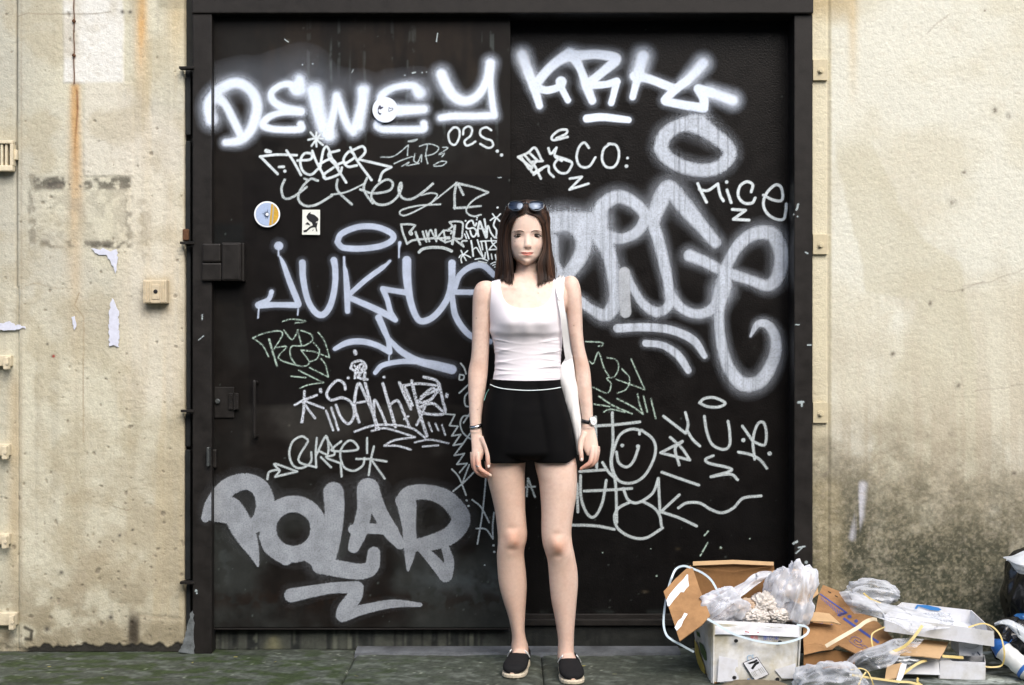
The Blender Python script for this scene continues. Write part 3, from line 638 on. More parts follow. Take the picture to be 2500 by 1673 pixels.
# ================================================================== PAINT AND MARKER ON THE LEAVES (each tag a part of its leaf)
A = (470, 0, 800 / 2323); B = (1220, 0, 800 / 2323); C_ = (470, 500, 800 / 2323); D = (1300, 420, 700 / 1892); E = (470, 1000, 800 / 1960)
F_ = (1300, 880, 700 / 1770); G_ = (960, 530, 280 / 2343); H_ = (1090, 860, 150 / 452); L_ = (1140, 1100, 320 / 876)
_layer = {}
def tag(label, leaf, plane, material, strokes, cell=.0024, clip=None, strength=1.0, name='graffiti_tag', kind=None):
    """strokes: (frame, width, softness, halo, points); the covered patch of the leaf becomes one thin mesh"""
    s = (CAM_D + plane) / FPX
    st = []
    for fr, w, soft, halo, pts in strokes:
        ox, oy, k = fr
        q = [((p[0] * k + ox), (p[1] * k + oy), (p[2] if len(p) > 2 else w) * k) for p in pts]
        if len(q) == 1: q = q + [(q[0][0] + .5, q[0][1], q[0][2])]
        q = spline(q, 10); q[:, 2] = np.maximum(q[:, 2], 1.5)
        st.append((np.c_[(q[:, 0] - 1250) * s, CAM_H + (836.5 - q[:, 1]) * s, q[:, 2] * s / 2], soft, halo))
    mar = max(max(q[:, 2].max() * (1 + so) * (3.2 if ha else 1.3) for q, so, ha in st), .006)
    x0 = min(q[:, 0].min() for q, _, _ in st) - mar; x1 = max(q[:, 0].max() for q, _, _ in st) + mar
    z0 = min(q[:, 1].min() for q, _, _ in st) - mar; z1 = max(q[:, 1].max() for q, _, _ in st) + mar
    if clip: x0, x1 = max(x0, clip[0]), min(x1, clip[1])
    nx, nz = int((x1 - x0) / cell) + 2, int((z1 - z0) / cell) + 2
    xs = x0 + (x1 - x0) * np.arange(nx) / (nx - 1); zs = z0 + cell * np.arange(nz)
    cov = np.zeros((nz, nx))
    for q, soft, halo in st:
        f = np.zeros((nz, nx))
        for a, b in zip(q[:-1], q[1:]):
            rm = max(a[2], b[2]); m = rm * (1 + soft) * (3.2 if halo else 1.2) + cell * 2
            i0, i1 = np.searchsorted(xs, [min(a[0], b[0]) - m, max(a[0], b[0]) + m]); j0, j1 = np.searchsorted(zs, [min(a[1], b[1]) - m, max(a[1], b[1]) + m])
            if i1 <= i0 or j1 <= j0: continue
            X, Zz = np.meshgrid(xs[i0:i1], zs[j0:j1]); dx, dz = b[0] - a[0], b[1] - a[1]
            t = np.clip(((X - a[0]) * dx + (Zz - a[1]) * dz) / (dx * dx + dz * dz + 1e-12), 0, 1)
            dist = np.hypot(X - a[0] - t * dx, Zz - a[1] - t * dz); r = a[2] + (b[2] - a[2]) * t
            e = np.maximum(r * soft, cell * .7)
            v = sstep(r + e, r - e, dist)
            if halo: v = np.maximum(v, halo * np.exp(-(np.maximum(dist - r * .8, 0) / (r * .95)) ** 2))
            f[j0:j1, i0:i1] = np.maximum(f[j0:j1, i0:i1], v)
        cov = 1 - (1 - cov) * (1 - f)
    cov *= strength
    keep = cov > .015
    cells = keep[:-1, :-1] | keep[1:, :-1] | keep[:-1, 1:] | keep[1:, 1:]
    j, i = np.nonzero(cells)
    Fq = np.stack([j * nx + i, j * nx + i + 1, (j + 1) * nx + i + 1, (j + 1) * nx + i], 1)
    used, inv = np.unique(Fq, return_inverse=True); Fq = inv.reshape(Fq.shape)
    n = _layer[leaf.name] = _layer.get(leaf.name, 0) + 1
    X = xs[used % nx]; Zz = zs[used // nx]
    V = np.stack([X, np.full(len(X), plane - .0024 - n * .00022), Zz], 1)
    return obj(name, V, Fq, material, leaf, label=label, kind=kind, attrs={'cov': cov.ravel()[used]})
M_spray = mat_spray = paint_mat('white_spray', (0.74, 0.84, 1.0), rough=.45, speck=.35, speck_scale=300, mottle=.08)
M_silver = paint_mat('silver_spray', (0.325, 0.355, 0.395), rough=.45, speck=.8, speck_scale=260, mottle=.3)
M_silver2 = paint_mat('pale_silver_spray', (0.47, 0.545, 0.69), rough=.45, speck=.35, speck_scale=300)
M_loops = paint_mat('grey_blue_spray', (0.54, 0.60, 0.69), rough=.5, speck=.75, speck_scale=280, mottle=.22, streak=.35)
M_marker = paint_mat('white_marker', (0.72, 0.80, 0.84), rough=.5, speck=.3, drop=.25, drop_scale=160)
M_marker2 = paint_mat('grey_marker', (0.46, 0.54, 0.56), rough=.5, speck=.4, drop=.5, drop_scale=140)
M_marker3 = paint_mat('pale_grey_marker', (0.56, 0.63, 0.65), rough=.5, speck=.4, drop=.45, drop_scale=200)
M_chalk = paint_mat('chalky_marker', (0.74, 0.80, 0.90), rough=.7, speck=.6, drop=.8, drop_scale=240)
M_thin = paint_mat('thin_green_marker', (0.42, 0.55, 0.48), rough=.5, speck=.4, drop=.75, drop_scale=110)
S, K_, T = .30, .16, .22                                     # edge softness: spray, silver, marker
jx = G(517, -.045)
dewey = [
 (A, 88, .55, .30, [(135, 850, 92), (120, 740, 88), (190, 640, 80), (310, 590, 76), (410, 640, 76), (458, 740, 80), (440, 860, 78), (395, 950, 72), (330, 1000, 64), (235, 1012, 52)]),
 (A, 60, .55, .25, [(170, 690, 80), (230, 740), (290, 850), (345, 965)]),
 (A, 62, .5, .30, [(745, 610, 92), (735, 640, 80), (690, 600, 56), (620, 610, 46), (560, 660, 50), (575, 720, 58), (650, 765, 60), (770, 790, 56)]),
 (A, 50, .45, .22, [(770, 795), (640, 800, 44), (545, 830, 50), (500, 885, 56), (560, 915), (680, 922), (770, 915, 54), (768, 885, 56)]),
 (A, 60, .8, .34, [(760, 560, 60), (770, 640, 70)]),
 (A, 62, .65, .34, [(845, 640, 66), (865, 740), (910, 870), (962, 970, 66), (962, 970, 66), (985, 870), (1010, 760), (1022, 680, 62), (1022, 680, 62), (1060, 790), (1095, 880), (1140, 935, 66), (1140, 935, 66), (1170, 840), (1200, 730), (1200, 640, 60)]),
 (A, 80, .9, .30, [(880, 640, 80), (930, 900, 90), (980, 960, 70)]), (A, 60, .9, .3, [(1225, 640, 60), (1185, 900, 60)]),
 (A, 62, .6, .32, [(1610, 660, 92), (1560, 610, 60), (1440, 620, 50), (1350, 670, 60), (1340, 730, 60), (1430, 770, 60), (1540, 775), (1640, 773, 58)]),
 (A, 54, .5, .22, [(1640, 780, 50), (1460, 800, 50), (1360, 830), (1310, 885), (1340, 915), (1420, 920), (1560, 920), (1635, 915, 58), (1640, 880, 56)]),
 (A, 78, .5, .34, [(1765, 530, 84), (1800, 610, 84), (1860, 690, 80), (1945, 718, 72), (2030, 670, 66), (2085, 570, 64), (2112, 450, 72), (2112, 450, 72), (2110, 580, 52), (2125, 720, 50), (2138, 820, 56), (2138, 820, 56), (2000, 826, 56), (1850, 825, 56), (1758, 838, 50)]),
 (A, 330, .95, 0, [(640, 560), (800, 520)]), (A, 200, .95, 0, [(260, 520), (330, 510)]),
]
dewey_soft = [(f, w, s, h, p) for f, w, s, h, p in dewey]
tag('white hazy spray lettering DEWEY', leafL, LY, M_spray, dewey_soft[:-2], clip=(jx + .001, 9))
tag('faint overspray haze above the lettering DEWEY', leafL, LY, M_spray, [(A, 330, .98, 0, [(600, 600), (780, 540)]), (A, 230, .98, 0, [(230, 590), (350, 560)]), (A, 180, .98, 0, [(870, 600), (1200, 620)]), (A, 180, .98, 0, [(1400, 620), (1600, 600)])], cell=.004, strength=.08, name='overspray')
tag('left end of the letter D sprayed over the frame', frame, -.045, M_spray, dewey[:1], clip=(-9, jx - .001))
tag('thin marker scribble OZS', leafL, LY, M_marker, [(A, 15, T, 0, p) for p in (
 [(1850, 905), (1815, 950), (1825, 1010), (1860, 1028), (1888, 985), (1893, 930), (1870, 905), (1840, 912)],
 [(1918, 955), (1925, 915), (1960, 898), (1982, 920), (1970, 965), (1930, 1000), (1940, 1032), (1975, 1025), (2005, 1005)],
 [(2118, 925), (2085, 905), (2045, 920), (2042, 960), (2080, 985), (2120, 1000), (2130, 1035), (2095, 1050), (2040, 1022)], [(2160, 1073, 22)], [(2190, 1101, 22)])])
tag('white asterisk between DEWEY and the tag below', leafL, LY, M_marker, [(A, 15, T, 0, p) for p in (
 [(838, 940), (880, 990), (925, 1030)], [(880, 940), (876, 990), (880, 1040)], [(915, 945), (878, 990), (845, 1035)], [(822, 993), (875, 982), (930, 985)])])
tag('crowded white marker tag TEASER with arrows', leafL, LY, M_marker, [(A, 18, T, 0, p) for p in (
 [(480, 1112), (600, 1098), (740, 1102)], [(482, 1112), (530, 1160), (605, 1235)], [(525, 1072, 30), (555, 1078, 20)], [(615, 1185), (648, 1184)], [(655, 1215, 22)],
 [(668, 1070), (720, 1150), (770, 1242)], [(745, 1140), (835, 1132), (845, 1095), (795, 1090), (765, 1145), (785, 1215), (840, 1240), (890, 1200)],
 [(850, 1072), (880, 1150), (945, 1270)], [(905, 1190), (930, 1065), (960, 1048), (1000, 1150), (1090, 1295)], [(890, 1170), (985, 1130), (1035, 1190)],
 [(1040, 1068), (965, 1095), (1010, 1165), (1075, 1150)], [(1060, 1190), (1040, 1235), (950, 1268), (932, 1240), (1000, 1190)],
 [(1080, 1165), (1150, 1115), (1115, 1075), (1072, 1130), (1100, 1182), (1165, 1175)], [(1120, 1048), (1175, 1150), (1270, 1278)],
 [(1140, 1065), (1205, 1040), (1225, 1080), (1180, 1132), (1180, 1132), (1300, 1160), (1410, 1186), (1410, 1186), (1350, 1222), (1325, 1285)])])
tag('thin grey marker tag with an underlined numeral and small halo', leafL, LY, M_marker2, [(A, 9, T, 0, p) for p in (
 [(1335, 1116), (1430, 1108), (1530, 1030), (1530, 1030), (1524, 1105)], [(1430, 1162), (1490, 1135), (1560, 1112)], [(1577, 1092), (1570, 1140), (1598, 1150), (1624, 1098), (1622, 1150)],
 [(1665, 1032), (1655, 1100), (1668, 1162)], [(1610, 1038), (1680, 1022), (1745, 1048), (1715, 1090), (1650, 1108)], [(1775, 1045), (1810, 1052), (1748, 1096), (1785, 1088), (1770, 1112)],
 [(1485, 1180), (1535, 1152), (1520, 1175), (1605, 1160)], [(1710, 1172), (1760, 1146), (1800, 1150), (1770, 1176), (1712, 1180)], [(1530, 1002), (1592, 990), (1570, 1004), (1530, 1006)])])
tag('looping grey marker script CHEISTZ', leafL, LY, M_marker3, [(A, 17, T, 0, p) for p in (
 [(655, 1275), (632, 1335), (645, 1398), (680, 1410), (735, 1385), (810, 1328)], [(890, 1283), (835, 1272), (768, 1345), (752, 1415), (800, 1460), (880, 1452), (990, 1388)], [(795, 1268), (820, 1280)],
 [(1030, 1275), (1022, 1325), (1045, 1372), (1130, 1450)], [(985, 1382, 14), (1100, 1360, 12), (1225, 1300, 12)], [(1238, 1262), (1215, 1330), (1235, 1385), (1278, 1442)],
 [(1190, 1345), (1280, 1372), (1395, 1352), (1420, 1300), (1375, 1275), (1300, 1325), (1268, 1395), (1310, 1448), (1385, 1448), (1450, 1400), (1482, 1335), (1476, 1298), (1462, 1350), (1490, 1405), (1555, 1412), (1640, 1360), (1705, 1303)],
 [(1705, 1305, 13), (1615, 1382, 12), (1690, 1370, 12), (1735, 1385, 12), (1690, 1445, 12)], [(1758, 1450, 12), (1600, 1460, 12), (1485, 1490, 12), (1475, 1522, 12), (1530, 1522, 12), (1690, 1440, 10), (1770, 1380, 10), (1872, 1298, 12)],
 [(1872, 1298), (1858, 1380), (1860, 1480)], [(1855, 1474), (1900, 1475), (2045, 1462, 12)], [(1882, 1305), (1920, 1382)], [(1880, 1302), (2000, 1330, 14), (2097, 1366, 14), (2097, 1366, 14), (2000, 1415, 12), (1945, 1475, 12), (1950, 1515, 12), (1995, 1535, 12), (2045, 1524, 12)])])
tag('pale sprayed name JUKHUE with halo ring and underline arrow', leafL, LY, M_silver2, [(C_, 42, .2, .10, p) for p in (
 [(1028, 265), (1060, 205), (1180, 158), (1310, 160), (1412, 205), (1418, 250), (1340, 292), (1200, 312), (1070, 305), (1028, 265)],
 [(612, 293, 62)], [(610, 320, 10), (612, 362, 12)], [(622, 370, 14), (645, 420, 32), (690, 545, 42), (748, 690, 44), (748, 712, 44), (748, 712, 44), (600, 710, 38), (470, 712, 50), (470, 712, 50), (540, 672, 34), (562, 618, 34)],
 [(472, 730, 10), (466, 802, 11)], [(750, 740, 10), (747, 782, 10)],
 [(780, 412, 48), (786, 530, 44), (820, 680, 42), (878, 768, 44), (935, 775, 46), (985, 695, 44), (1012, 560, 42), (1012, 450, 44), (1003, 395, 48)],
 [(1075, 372, 14), (1078, 440, 20), (1086, 480, 34), (1096, 600, 44), (1100, 755, 38)], [(1400, 400, 20), (1375, 425, 22), (1340, 452, 34), (1230, 532, 36), (1110, 640, 34)],
 [(1105, 655, 40), (1250, 718, 44), (1360, 770, 46), (1440, 818, 36), (1440, 818, 36), (1405, 760, 38), (1380, 670, 38), (1350, 598, 42), (1350, 598, 42), (1440, 612, 38), (1530, 625, 44)],
 [(1520, 395, 62), (1522, 520, 60), (1545, 680, 48), (1590, 800, 44), (1640, 826, 46), (1720, 785, 44), (1800, 680, 44), (1836, 560, 48), (1840, 415, 52)],
 [(1850, 620, 38), (2120, 622, 38)], [(1862, 590, 36), (1895, 500, 40), (1975, 440, 42), (2060, 432, 44), (2140, 500, 40)], [(1840, 640, 38), (1862, 780, 44), (1925, 885, 44), (1995, 940, 44), (2110, 970, 40)],
 [(1320, 800, 48), (1355, 880, 44), (1388, 960, 36), (1398, 1045, 40), (1398, 1045, 40), (1310, 998, 40), (1205, 970, 42), (1100, 978, 42), (1010, 1022, 30)], [(1390, 950, 30), (1480, 1040, 44), (1600, 1108, 50), (1720, 1138, 62), (1840, 1168, 66)],
 [(1296, 1190, 32), (1350, 1138, 36), (1480, 1112, 36), (1620, 1112, 40)], [(1395, 1070, 9), (1393, 1105, 9)], [(1470, 272, 26), (1465, 310, 13), (1464, 375, 11)])])
tag('small silver tag CHAKER with arched underline', leafL, LY, M_marker3, [(G_, w, T, 0, p) for w, p in (
 (44, [(365, 340, 86), (345, 310, 60), (400, 240), (450, 172), (450, 172), (330, 150), (165, 155), (165, 155), (195, 310), (285, 552), (285, 552), (400, 480), (700, 445), (900, 435), (1150, 440)]),
 (50, [(458, 310), (500, 430), (552, 560)]), (44, [(605, 300), (635, 400), (680, 505)]), (40, [(675, 285), (700, 400), (740, 500)]), (38, [(722, 400), (735, 310), (770, 265), (805, 330), (850, 430), (885, 500)]), (48, [(865, 265), (885, 470)]),
 (38, [(1015, 290), (925, 420), (1065, 520)]), (38, [(1030, 270), (1068, 520)]), (38, [(1030, 272), (1190, 290), (1180, 340)]), (34, [(1060, 412), (1150, 412)]), (36, [(1060, 522), (1210, 482)]),
 (56, [(1258, 185), (1235, 380), (1208, 550)]), (40, [(1130, 260), (1205, 190), (1150, 108), (1150, 108), (1260, 92), (1390, 105), (1425, 160), (1415, 300), (1390, 440), (1240, 440), (1240, 440), (1330, 520), (1440, 605), (1440, 605), (1400, 530), (1430, 490), (1505, 490)]),
 (60, [(528, 722), (600, 660), (720, 630), (870, 622), (1040, 638), (1195, 698)]))], cell=.0018)
tag('small thin white tag SAW HITZ beside her head', leafL, LY, M_marker, [(G_, w, T, 0, p) for w, p in (
 (36, [(1700, 130), (1680, 180), (1650, 160), (1620, 82), (1565, 85), (1510, 140), (1495, 215), (1550, 240), (1640, 225), (1700, 290), (1685, 370), (1640, 405), (1600, 370), (1570, 280)]),
 (44, [(1742, 390), (1725, 300), (1740, 200), (1770, 95), (1820, 220), (1900, 410, 62)]), (28, [(1740, 232), (1860, 250)]), (34, [(1865, 50, 44), (1895, 250), (1905, 410, 50), (1905, 410, 50), (1935, 185), (2000, 330), (2088, 425), (2110, 280), (2052, 180), (2075, 80), (2100, 30)]),
 (28, [(1460, 352), (1498, 440)]), (28, [(1492, 298), (1550, 442)]), (36, [(1592, 490), (1615, 620), (1635, 800)]), (28, [(1635, 660), (1700, 630), (1760, 720), (1840, 835)]), (30, [(1722, 470), (1760, 600), (1830, 800)]),
 (28, [(1780, 500), (1950, 490), (2125, 490)]), (30, [(1800, 505), (1828, 672)]), (32, [(1885, 500), (1915, 680), (1948, 862)]), (26, [(1882, 730), (1870, 850)]),
 (26, [(2000, 435), (2015, 520), (2070, 590), (2130, 650)]), (26, [(2130, 500), (2050, 555), (1955, 672), (1955, 672), (2130, 660)]), (26, [(2005, 762), (2022, 862)]), (26, [(2086, 772), (2108, 885)]),
 (24, [(1675, 866), (1800, 848), (1930, 895)]), (22, [(1740, 908), (1910, 940)]), (22, [(1995, 962), (2060, 930), (2140, 920)]), (22, [(2030, 990), (2130, 958)]), (22, [(2070, 1025), (2140, 1012)]),
 (28, [(1388, 690), (1430, 780), (1490, 890)]), (28, [(1520, 692), (1420, 790), (1385, 860), (1402, 935)]), (26, [(1348, 830), (1380, 785), (1430, 770), (1500, 785), (1580, 828)]),
 (30, [(1985, 70), (2050, 25), (2100, 15), (2180, 90)]), (28, [(2030, -60), (2100, 15), (2190, -60)]), (34, [(1478, 80)]), (30, [(1712, 18)]), (30, [(1706, 58)]), (34, [(2115, 432)]), (40, [(2130, -190)]))], cell=.0018)
tag('thin broken greenish marker drawing TRUB below JUKHUE', leafL, LY, M_thin, [(C_, 9, T, 0, p) for p in (
 [(640, 828), (700, 812), (795, 822), (790, 832), (730, 838)], [(430, 945), (500, 915), (600, 895), (640, 912), (620, 960), (580, 1022)], [(430, 945), (500, 1000), (540, 1075)], [(545, 955, 15), (575, 1060, 13), (600, 1143, 12)],
 [(600, 1012), (668, 1008), (610, 1085), (700, 1128), (790, 1145), (828, 1115), (775, 1035)], [(650, 888), (690, 945), (715, 952), (752, 888)], [(745, 890), (776, 1000)], [(770, 892), (838, 918), (850, 962), (790, 1000), (705, 1005), (695, 1070), (730, 1132)],
 [(770, 1030), (870, 1045), (972, 1085), (972, 1085), (955, 1020), (930, 955), (892, 905)], [(860, 978), (900, 1030), (885, 1090), (838, 1112)], [(700, 1216), (805, 1226)], [(755, 1175), (840, 1218), (930, 1262)], [(832, 1155), (965, 1222), (965, 1222), (945, 1140), (912, 1090)], [(765, 1300), (830, 1275), (930, 1262)])])
tag('chalky white tag SAW HITZ with asterisk and underlines', leafL, LY, M_chalk, [(C_, w, T, 0, p) for w, p in (
 (19, [(1085, 1308), (1075, 1268), (1030, 1245), (978, 1290), (952, 1345), (985, 1385), (1060, 1368), (1125, 1402), (1148, 1470), (1130, 1535), (1095, 1550), (1050, 1500), (1018, 1420)]),
 (21, [(1182, 1540), (1152, 1440), (1155, 1350), (1180, 1268), (1225, 1350), (1280, 1480), (1320, 1590)]), (16, [(1165, 1405), (1250, 1390)]), (20, [(1225, 1265), (1262, 1400), (1305, 1580)]), (18, [(1290, 1500), (1290, 1385), (1335, 1460), (1375, 1560)]),
 (21, [(1350, 1268), (1395, 1420), (1440, 1575)]), (19, [(1395, 1420), (1455, 1390), (1495, 1470), (1540, 1575)]), (21, [(1468, 1262), (1500, 1340), (1550, 1448)]), (18, [(1485, 1285), (1600, 1268), (1735, 1282)]), (22, [(1555, 1250), (1600, 1440), (1662, 1640)]), (20, [(1500, 1280), (1560, 1420)]),
 (20, [(1640, 1222), (1725, 1245), (1750, 1300), (1650, 1350), (1605, 1400), (1690, 1380), (1752, 1290), (1752, 1290), (1775, 1390), (1785, 1480), (1640, 1478), (1612, 1440), (1700, 1408), (1770, 1460)]), (16, [(1620, 1360), (1700, 1300), (1740, 1330)]), (18, [(1590, 1560), (1620, 1500), (1660, 1400)]),
 (17, [(1122, 1160), (1140, 1120), (1200, 1108), (1232, 1155), (1185, 1195), (1132, 1165)]), (17, [(1152, 1230), (1165, 1160), (1218, 1122), (1195, 1195), (1175, 1225), (1240, 1238)]), (14, [(1180, 1150), (1205, 1175)]), (14, [(1150, 1140), (1180, 1180)]), (20, [(1225, 1190), (1215, 1240)]),
 (26, [(1152, 1040), (1156, 1055)]), (20, [(1104, 1228)]), (20, [(1358, 1222)]), (22, [(908, 1310), (912, 1325)]), (22, [(1804, 1345), (1802, 1360)]), (17, [(795, 1322), (790, 1430), (780, 1540)]), (17, [(726, 1420), (790, 1385), (882, 1350)]), (17, [(788, 1400), (830, 1462), (870, 1512)]), (16, [(800, 1392), (930, 1442)]),
 (16, [(948, 1460), (998, 1598)]), (16, [(985, 1440), (1036, 1598)]), (16, [(1500, 1520), (1530, 1500)]))]
 + [(E, w, T, 0, p) for w, p in ((13, [(970, 132), (1080, 96), (1200, 92), (1312, 112), (1392, 168)]), (12, [(1072, 128), (1150, 112), (1240, 135), (1332, 165), (1332, 165), (1210, 183), (1148, 216), (1148, 216), (1230, 218), (1306, 239)]), (11, [(1330, 196), (1420, 180), (1532, 202)]), (11, [(1378, 221), (1470, 214)]), (11, [(1412, 78), (1432, 130)]), (11, [(1453, 84), (1472, 126)]), (11, [(1493, 92), (1512, 152)]), (11, [(650, 76), (672, 0)]))])
tag('zigzag marker squiggle ending in a cross beside her arm', leafL, LY, M_marker3, [(H_, 12, T, 0, p) for p in (
 [(-5, 455), (62, 460), (62, 460), (22, 540), (22, 540), (85, 545), (85, 545), (40, 615), (40, 615), (105, 605), (105, 605), (50, 685), (50, 685), (122, 672), (122, 672), (57, 760), (57, 760), (132, 745), (132, 745), (77, 825), (77, 825), (152, 818), (152, 818), (95, 887)],
 [(40, 860), (92, 920), (145, 1052)], [(168, 828), (140, 900), (115, 972)], [(218, 866), (130, 955), (50, 1022)], [(148, 1090, 16)], [(161, 1130, 16)],
 [(178, 470), (125, 472), (102, 520), (115, 580), (150, 620), (185, 640)], [(172, 450), (125, 520)], [(180, 590), (108, 692)], [(105, 82), (130, 115), (145, 160)], [(98, 165), (128, 172), (124, 200), (96, 202), (98, 165)], [(160, 240), (95, 300)], [(170, 285), (135, 330), (140, 392), (172, 400)])], cell=.0018)
tag('thin marker letter A beside her knee', leafL, LY, M_marker3, [(H_, 12, T, 0, p) for p in ([(298, 800), (288, 950), (265, 1180), (228, 1410)], [(190, 1085), (255, 1140), (315, 1252)], [(220, 1296), (290, 1302), (342, 1372), (342, 1372), (340, 1280), (350, 1178)], [(346, 1420, 17)], [(351, 1468, 17)], [(280, 1565, 12)])], cell=.0018)
tag('grey marker tag GAKE with arrow and star', leafL, LY, M_marker3, [(E, 13, T, 0, p) for p in (
 [(449, 416), (462, 372), (522, 362), (496, 402), (496, 402), (628, 370), (628, 370), (495, 325), (522, 362)], [(690, 180), (655, 160), (602, 190), (580, 262), (602, 332), (652, 350), (708, 315), (712, 255)], [(692, 190), (636, 305), (740, 345)],
 [(745, 170), (738, 262), (742, 345)], [(740, 275), (800, 158), (812, 262), (760, 250)], [(770, 285), (830, 345)], [(800, 165), (852, 262), (800, 285), (888, 322), (888, 322), (893, 400)], [(890, 190), (835, 245), (985, 240), (965, 192), (925, 192), (885, 255), (905, 340), (965, 366), (1018, 335), (1030, 290)],
 [(1045, 170), (1045, 260)], [(1086, 220), (1068, 300), (1055, 392)], [(980, 295), (1070, 297), (1160, 310)], [(1070, 300), (1110, 355), (1150, 412)])])
polar = [
 (E, 110, .10, .05, [(78, 650, 50), (130, 560, 100), (215, 465, 110), (320, 430, 98), (405, 470, 108), (437, 560, 112), (415, 650, 104), (345, 715, 80)]), (E, 120, .10, .05, [(140, 570, 120), (230, 590, 130), (290, 690, 140), (330, 770, 116), (370, 860, 62), (393, 935, 12)]), (E, 90, .1, 0, [(110, 640, 50), (200, 660, 40)]),
 (E, 100, .10, .05, [(605 + 152 * math.cos(a), 714 + 150 * math.sin(a)) for a in np.linspace(0, 2 * math.pi, 17)]), (E, 80, .1, 0, [(440, 760), (470, 830), (560, 890)]),
 (E, 120, .10, .05, [(845, 495, 124), (850, 600, 118), (838, 750, 108), (805, 880, 110), (770, 930, 106)]), (E, 100, .10, .05, [(765, 930, 100), (900, 955, 100), (1010, 968, 94), (1072, 940, 88), (1086, 858, 76)]), (E, 90, .1, 0, [(690, 860, 90), (745, 900, 90)]),
 (E, 100, .10, .05, [(1048, 475, 128), (1030, 600, 92), (1002, 720, 96), (965, 822, 70)]), (E, 110, .10, .05, [(1058, 470, 118), (1110, 590, 92), (1180, 720, 92), (1242, 805, 62)]), (E, 64, .10, .03, [(960, 715, 56), (1090, 712, 62), (1200, 722, 66)]),
 (E, 110, .10, .05, [(1282, 560, 118), (1296, 700, 84), (1302, 830, 76), (1290, 958, 18)]), (E, 100, .10, .05, [(1255, 545, 84), (1305, 500, 92), (1420, 496, 92), (1530, 542, 106), (1606, 650, 114), (1550, 745, 108), (1430, 795, 96), (1335, 812, 76)]),
 (E, 80, .10, .05, [(1370, 830, 50), (1440, 900, 70), (1515, 990, 84), (1515, 990, 84), (1535, 910, 62), (1515, 835, 50)]),
 (E, 80, .10, .05, [(592, 1110, 84), (720, 1085, 72), (850, 1065, 66), (985, 1064, 78), (985, 1064, 78), (968, 1120, 90), (915, 1190, 90), (900, 1228, 84), (900, 1228, 84), (1030, 1192, 60), (1200, 1160, 50), (1362, 1166, 26)])]
tag('fat silver lettering POLAR with zigzag underline', leafL, LY, M_silver, polar, clip=(jx + .001, 9))
tag('left end of the letter P sprayed over the frame', frame, -.045, M_silver, polar[:1] + polar[2:3], clip=(-9, jx - .001))
tag('tiny white chips and flecks of paint', leafL, LY, M_marker2, [(A, w, .2, 0, p) for w, p in ((9, [(1738, 240), (1730, 298)]), (7, [(655, 282), (682, 302)]), (5, [(1142, 495), (1130, 520)]), (9, [(780, 462)]), (8, [(853, 456)]), (8, [(1505, 537)]), (12, [(1560, 520), (1580, 516)]), (10, [(1628, 518)]), (8, [(1660, 514)]), (6, [(2165, 1262), (2190, 1260)]))], cell=.0016, name='paint_flecks', kind='stuff')

# ---- right leaf
tag('white faded spray lettering KRK with underline', leafR, RY, M_spray, [
 (B, 70, .6, .40, [(158, 390, 84), (175, 440, 80), (210, 530, 66)]), (B, 66, .3, .16, [(200, 510, 66), (240, 610, 66), (265, 690, 58), (282, 752, 50)]), (B, 70, .35, .16, [(245, 615, 70), (320, 520, 66), (400, 445, 70), (495, 385, 84)]), (B, 54, .2, .12, [(252, 618), (335, 642), (425, 615), (435, 582, 78)]), (B, 46, .2, .1, [(425, 600, 50), (455, 660), (483, 712)]),
 (B, 60, .3, .16, [(525, 400, 80), (575, 500, 56), (615, 610, 66), (655, 715, 58)]), (B, 72, .3, .20, [(500, 400, 80), (600, 392, 70), (700, 388, 66), (815, 410, 74), (815, 440, 74), (815, 440, 74), (720, 520, 62), (620, 600, 66)]), (B, 50, .2, .1, [(610, 605, 60), (740, 602), (828, 580, 56)]), (B, 46, .2, .1, [(828, 582, 54), (805, 680), (790, 732)]),
 (B, 84, .55, .42, [(1015, 400, 92), (1000, 450, 88), (985, 520, 76)]), (B, 60, .25, .14, [(985, 510, 76), (965, 600, 54), (942, 690, 48)]), (B, 62, .25, .14, [(955, 542, 70), (1060, 562, 62), (1230, 628, 62)]),
 (B, 84, .6, .42, [(1440, 450, 84), (1390, 510, 80), (1320, 580, 66)]), (B, 60, .25, .14, [(1330, 570, 60), (1240, 640, 62), (1175, 705, 60), (1175, 720, 60), (1175, 720, 60), (1300, 745, 62), (1445, 768, 66), (1445, 768, 66), (1445, 700, 66), (1408, 632, 68), (1408, 632, 68), (1500, 660, 70)]), (B, 84, .6, .42, [(1490, 655, 72), (1560, 680, 78), (1650, 712, 84)]),
 (B, 58, .18, .08, [(618, 842, 58), (720, 832, 56), (830, 842, 52), (912, 852, 46)])])
tag('wide speckled silver ring below KRK', leafR, RY, M_loops, [(B, 100, .36, .20, [(1140, 1050, 96), (1172, 960, 98), (1275, 892, 96), (1395, 885, 128), (1510, 955, 108), (1612, 1040, 96), (1625, 1110, 92), (1545, 1190, 92), (1420, 1208, 92), (1285, 1178, 96), (1182, 1115, 98), (1140, 1050, 96)]), (B, 70, .6, .3, [(1380, 850), (1430, 850)])])
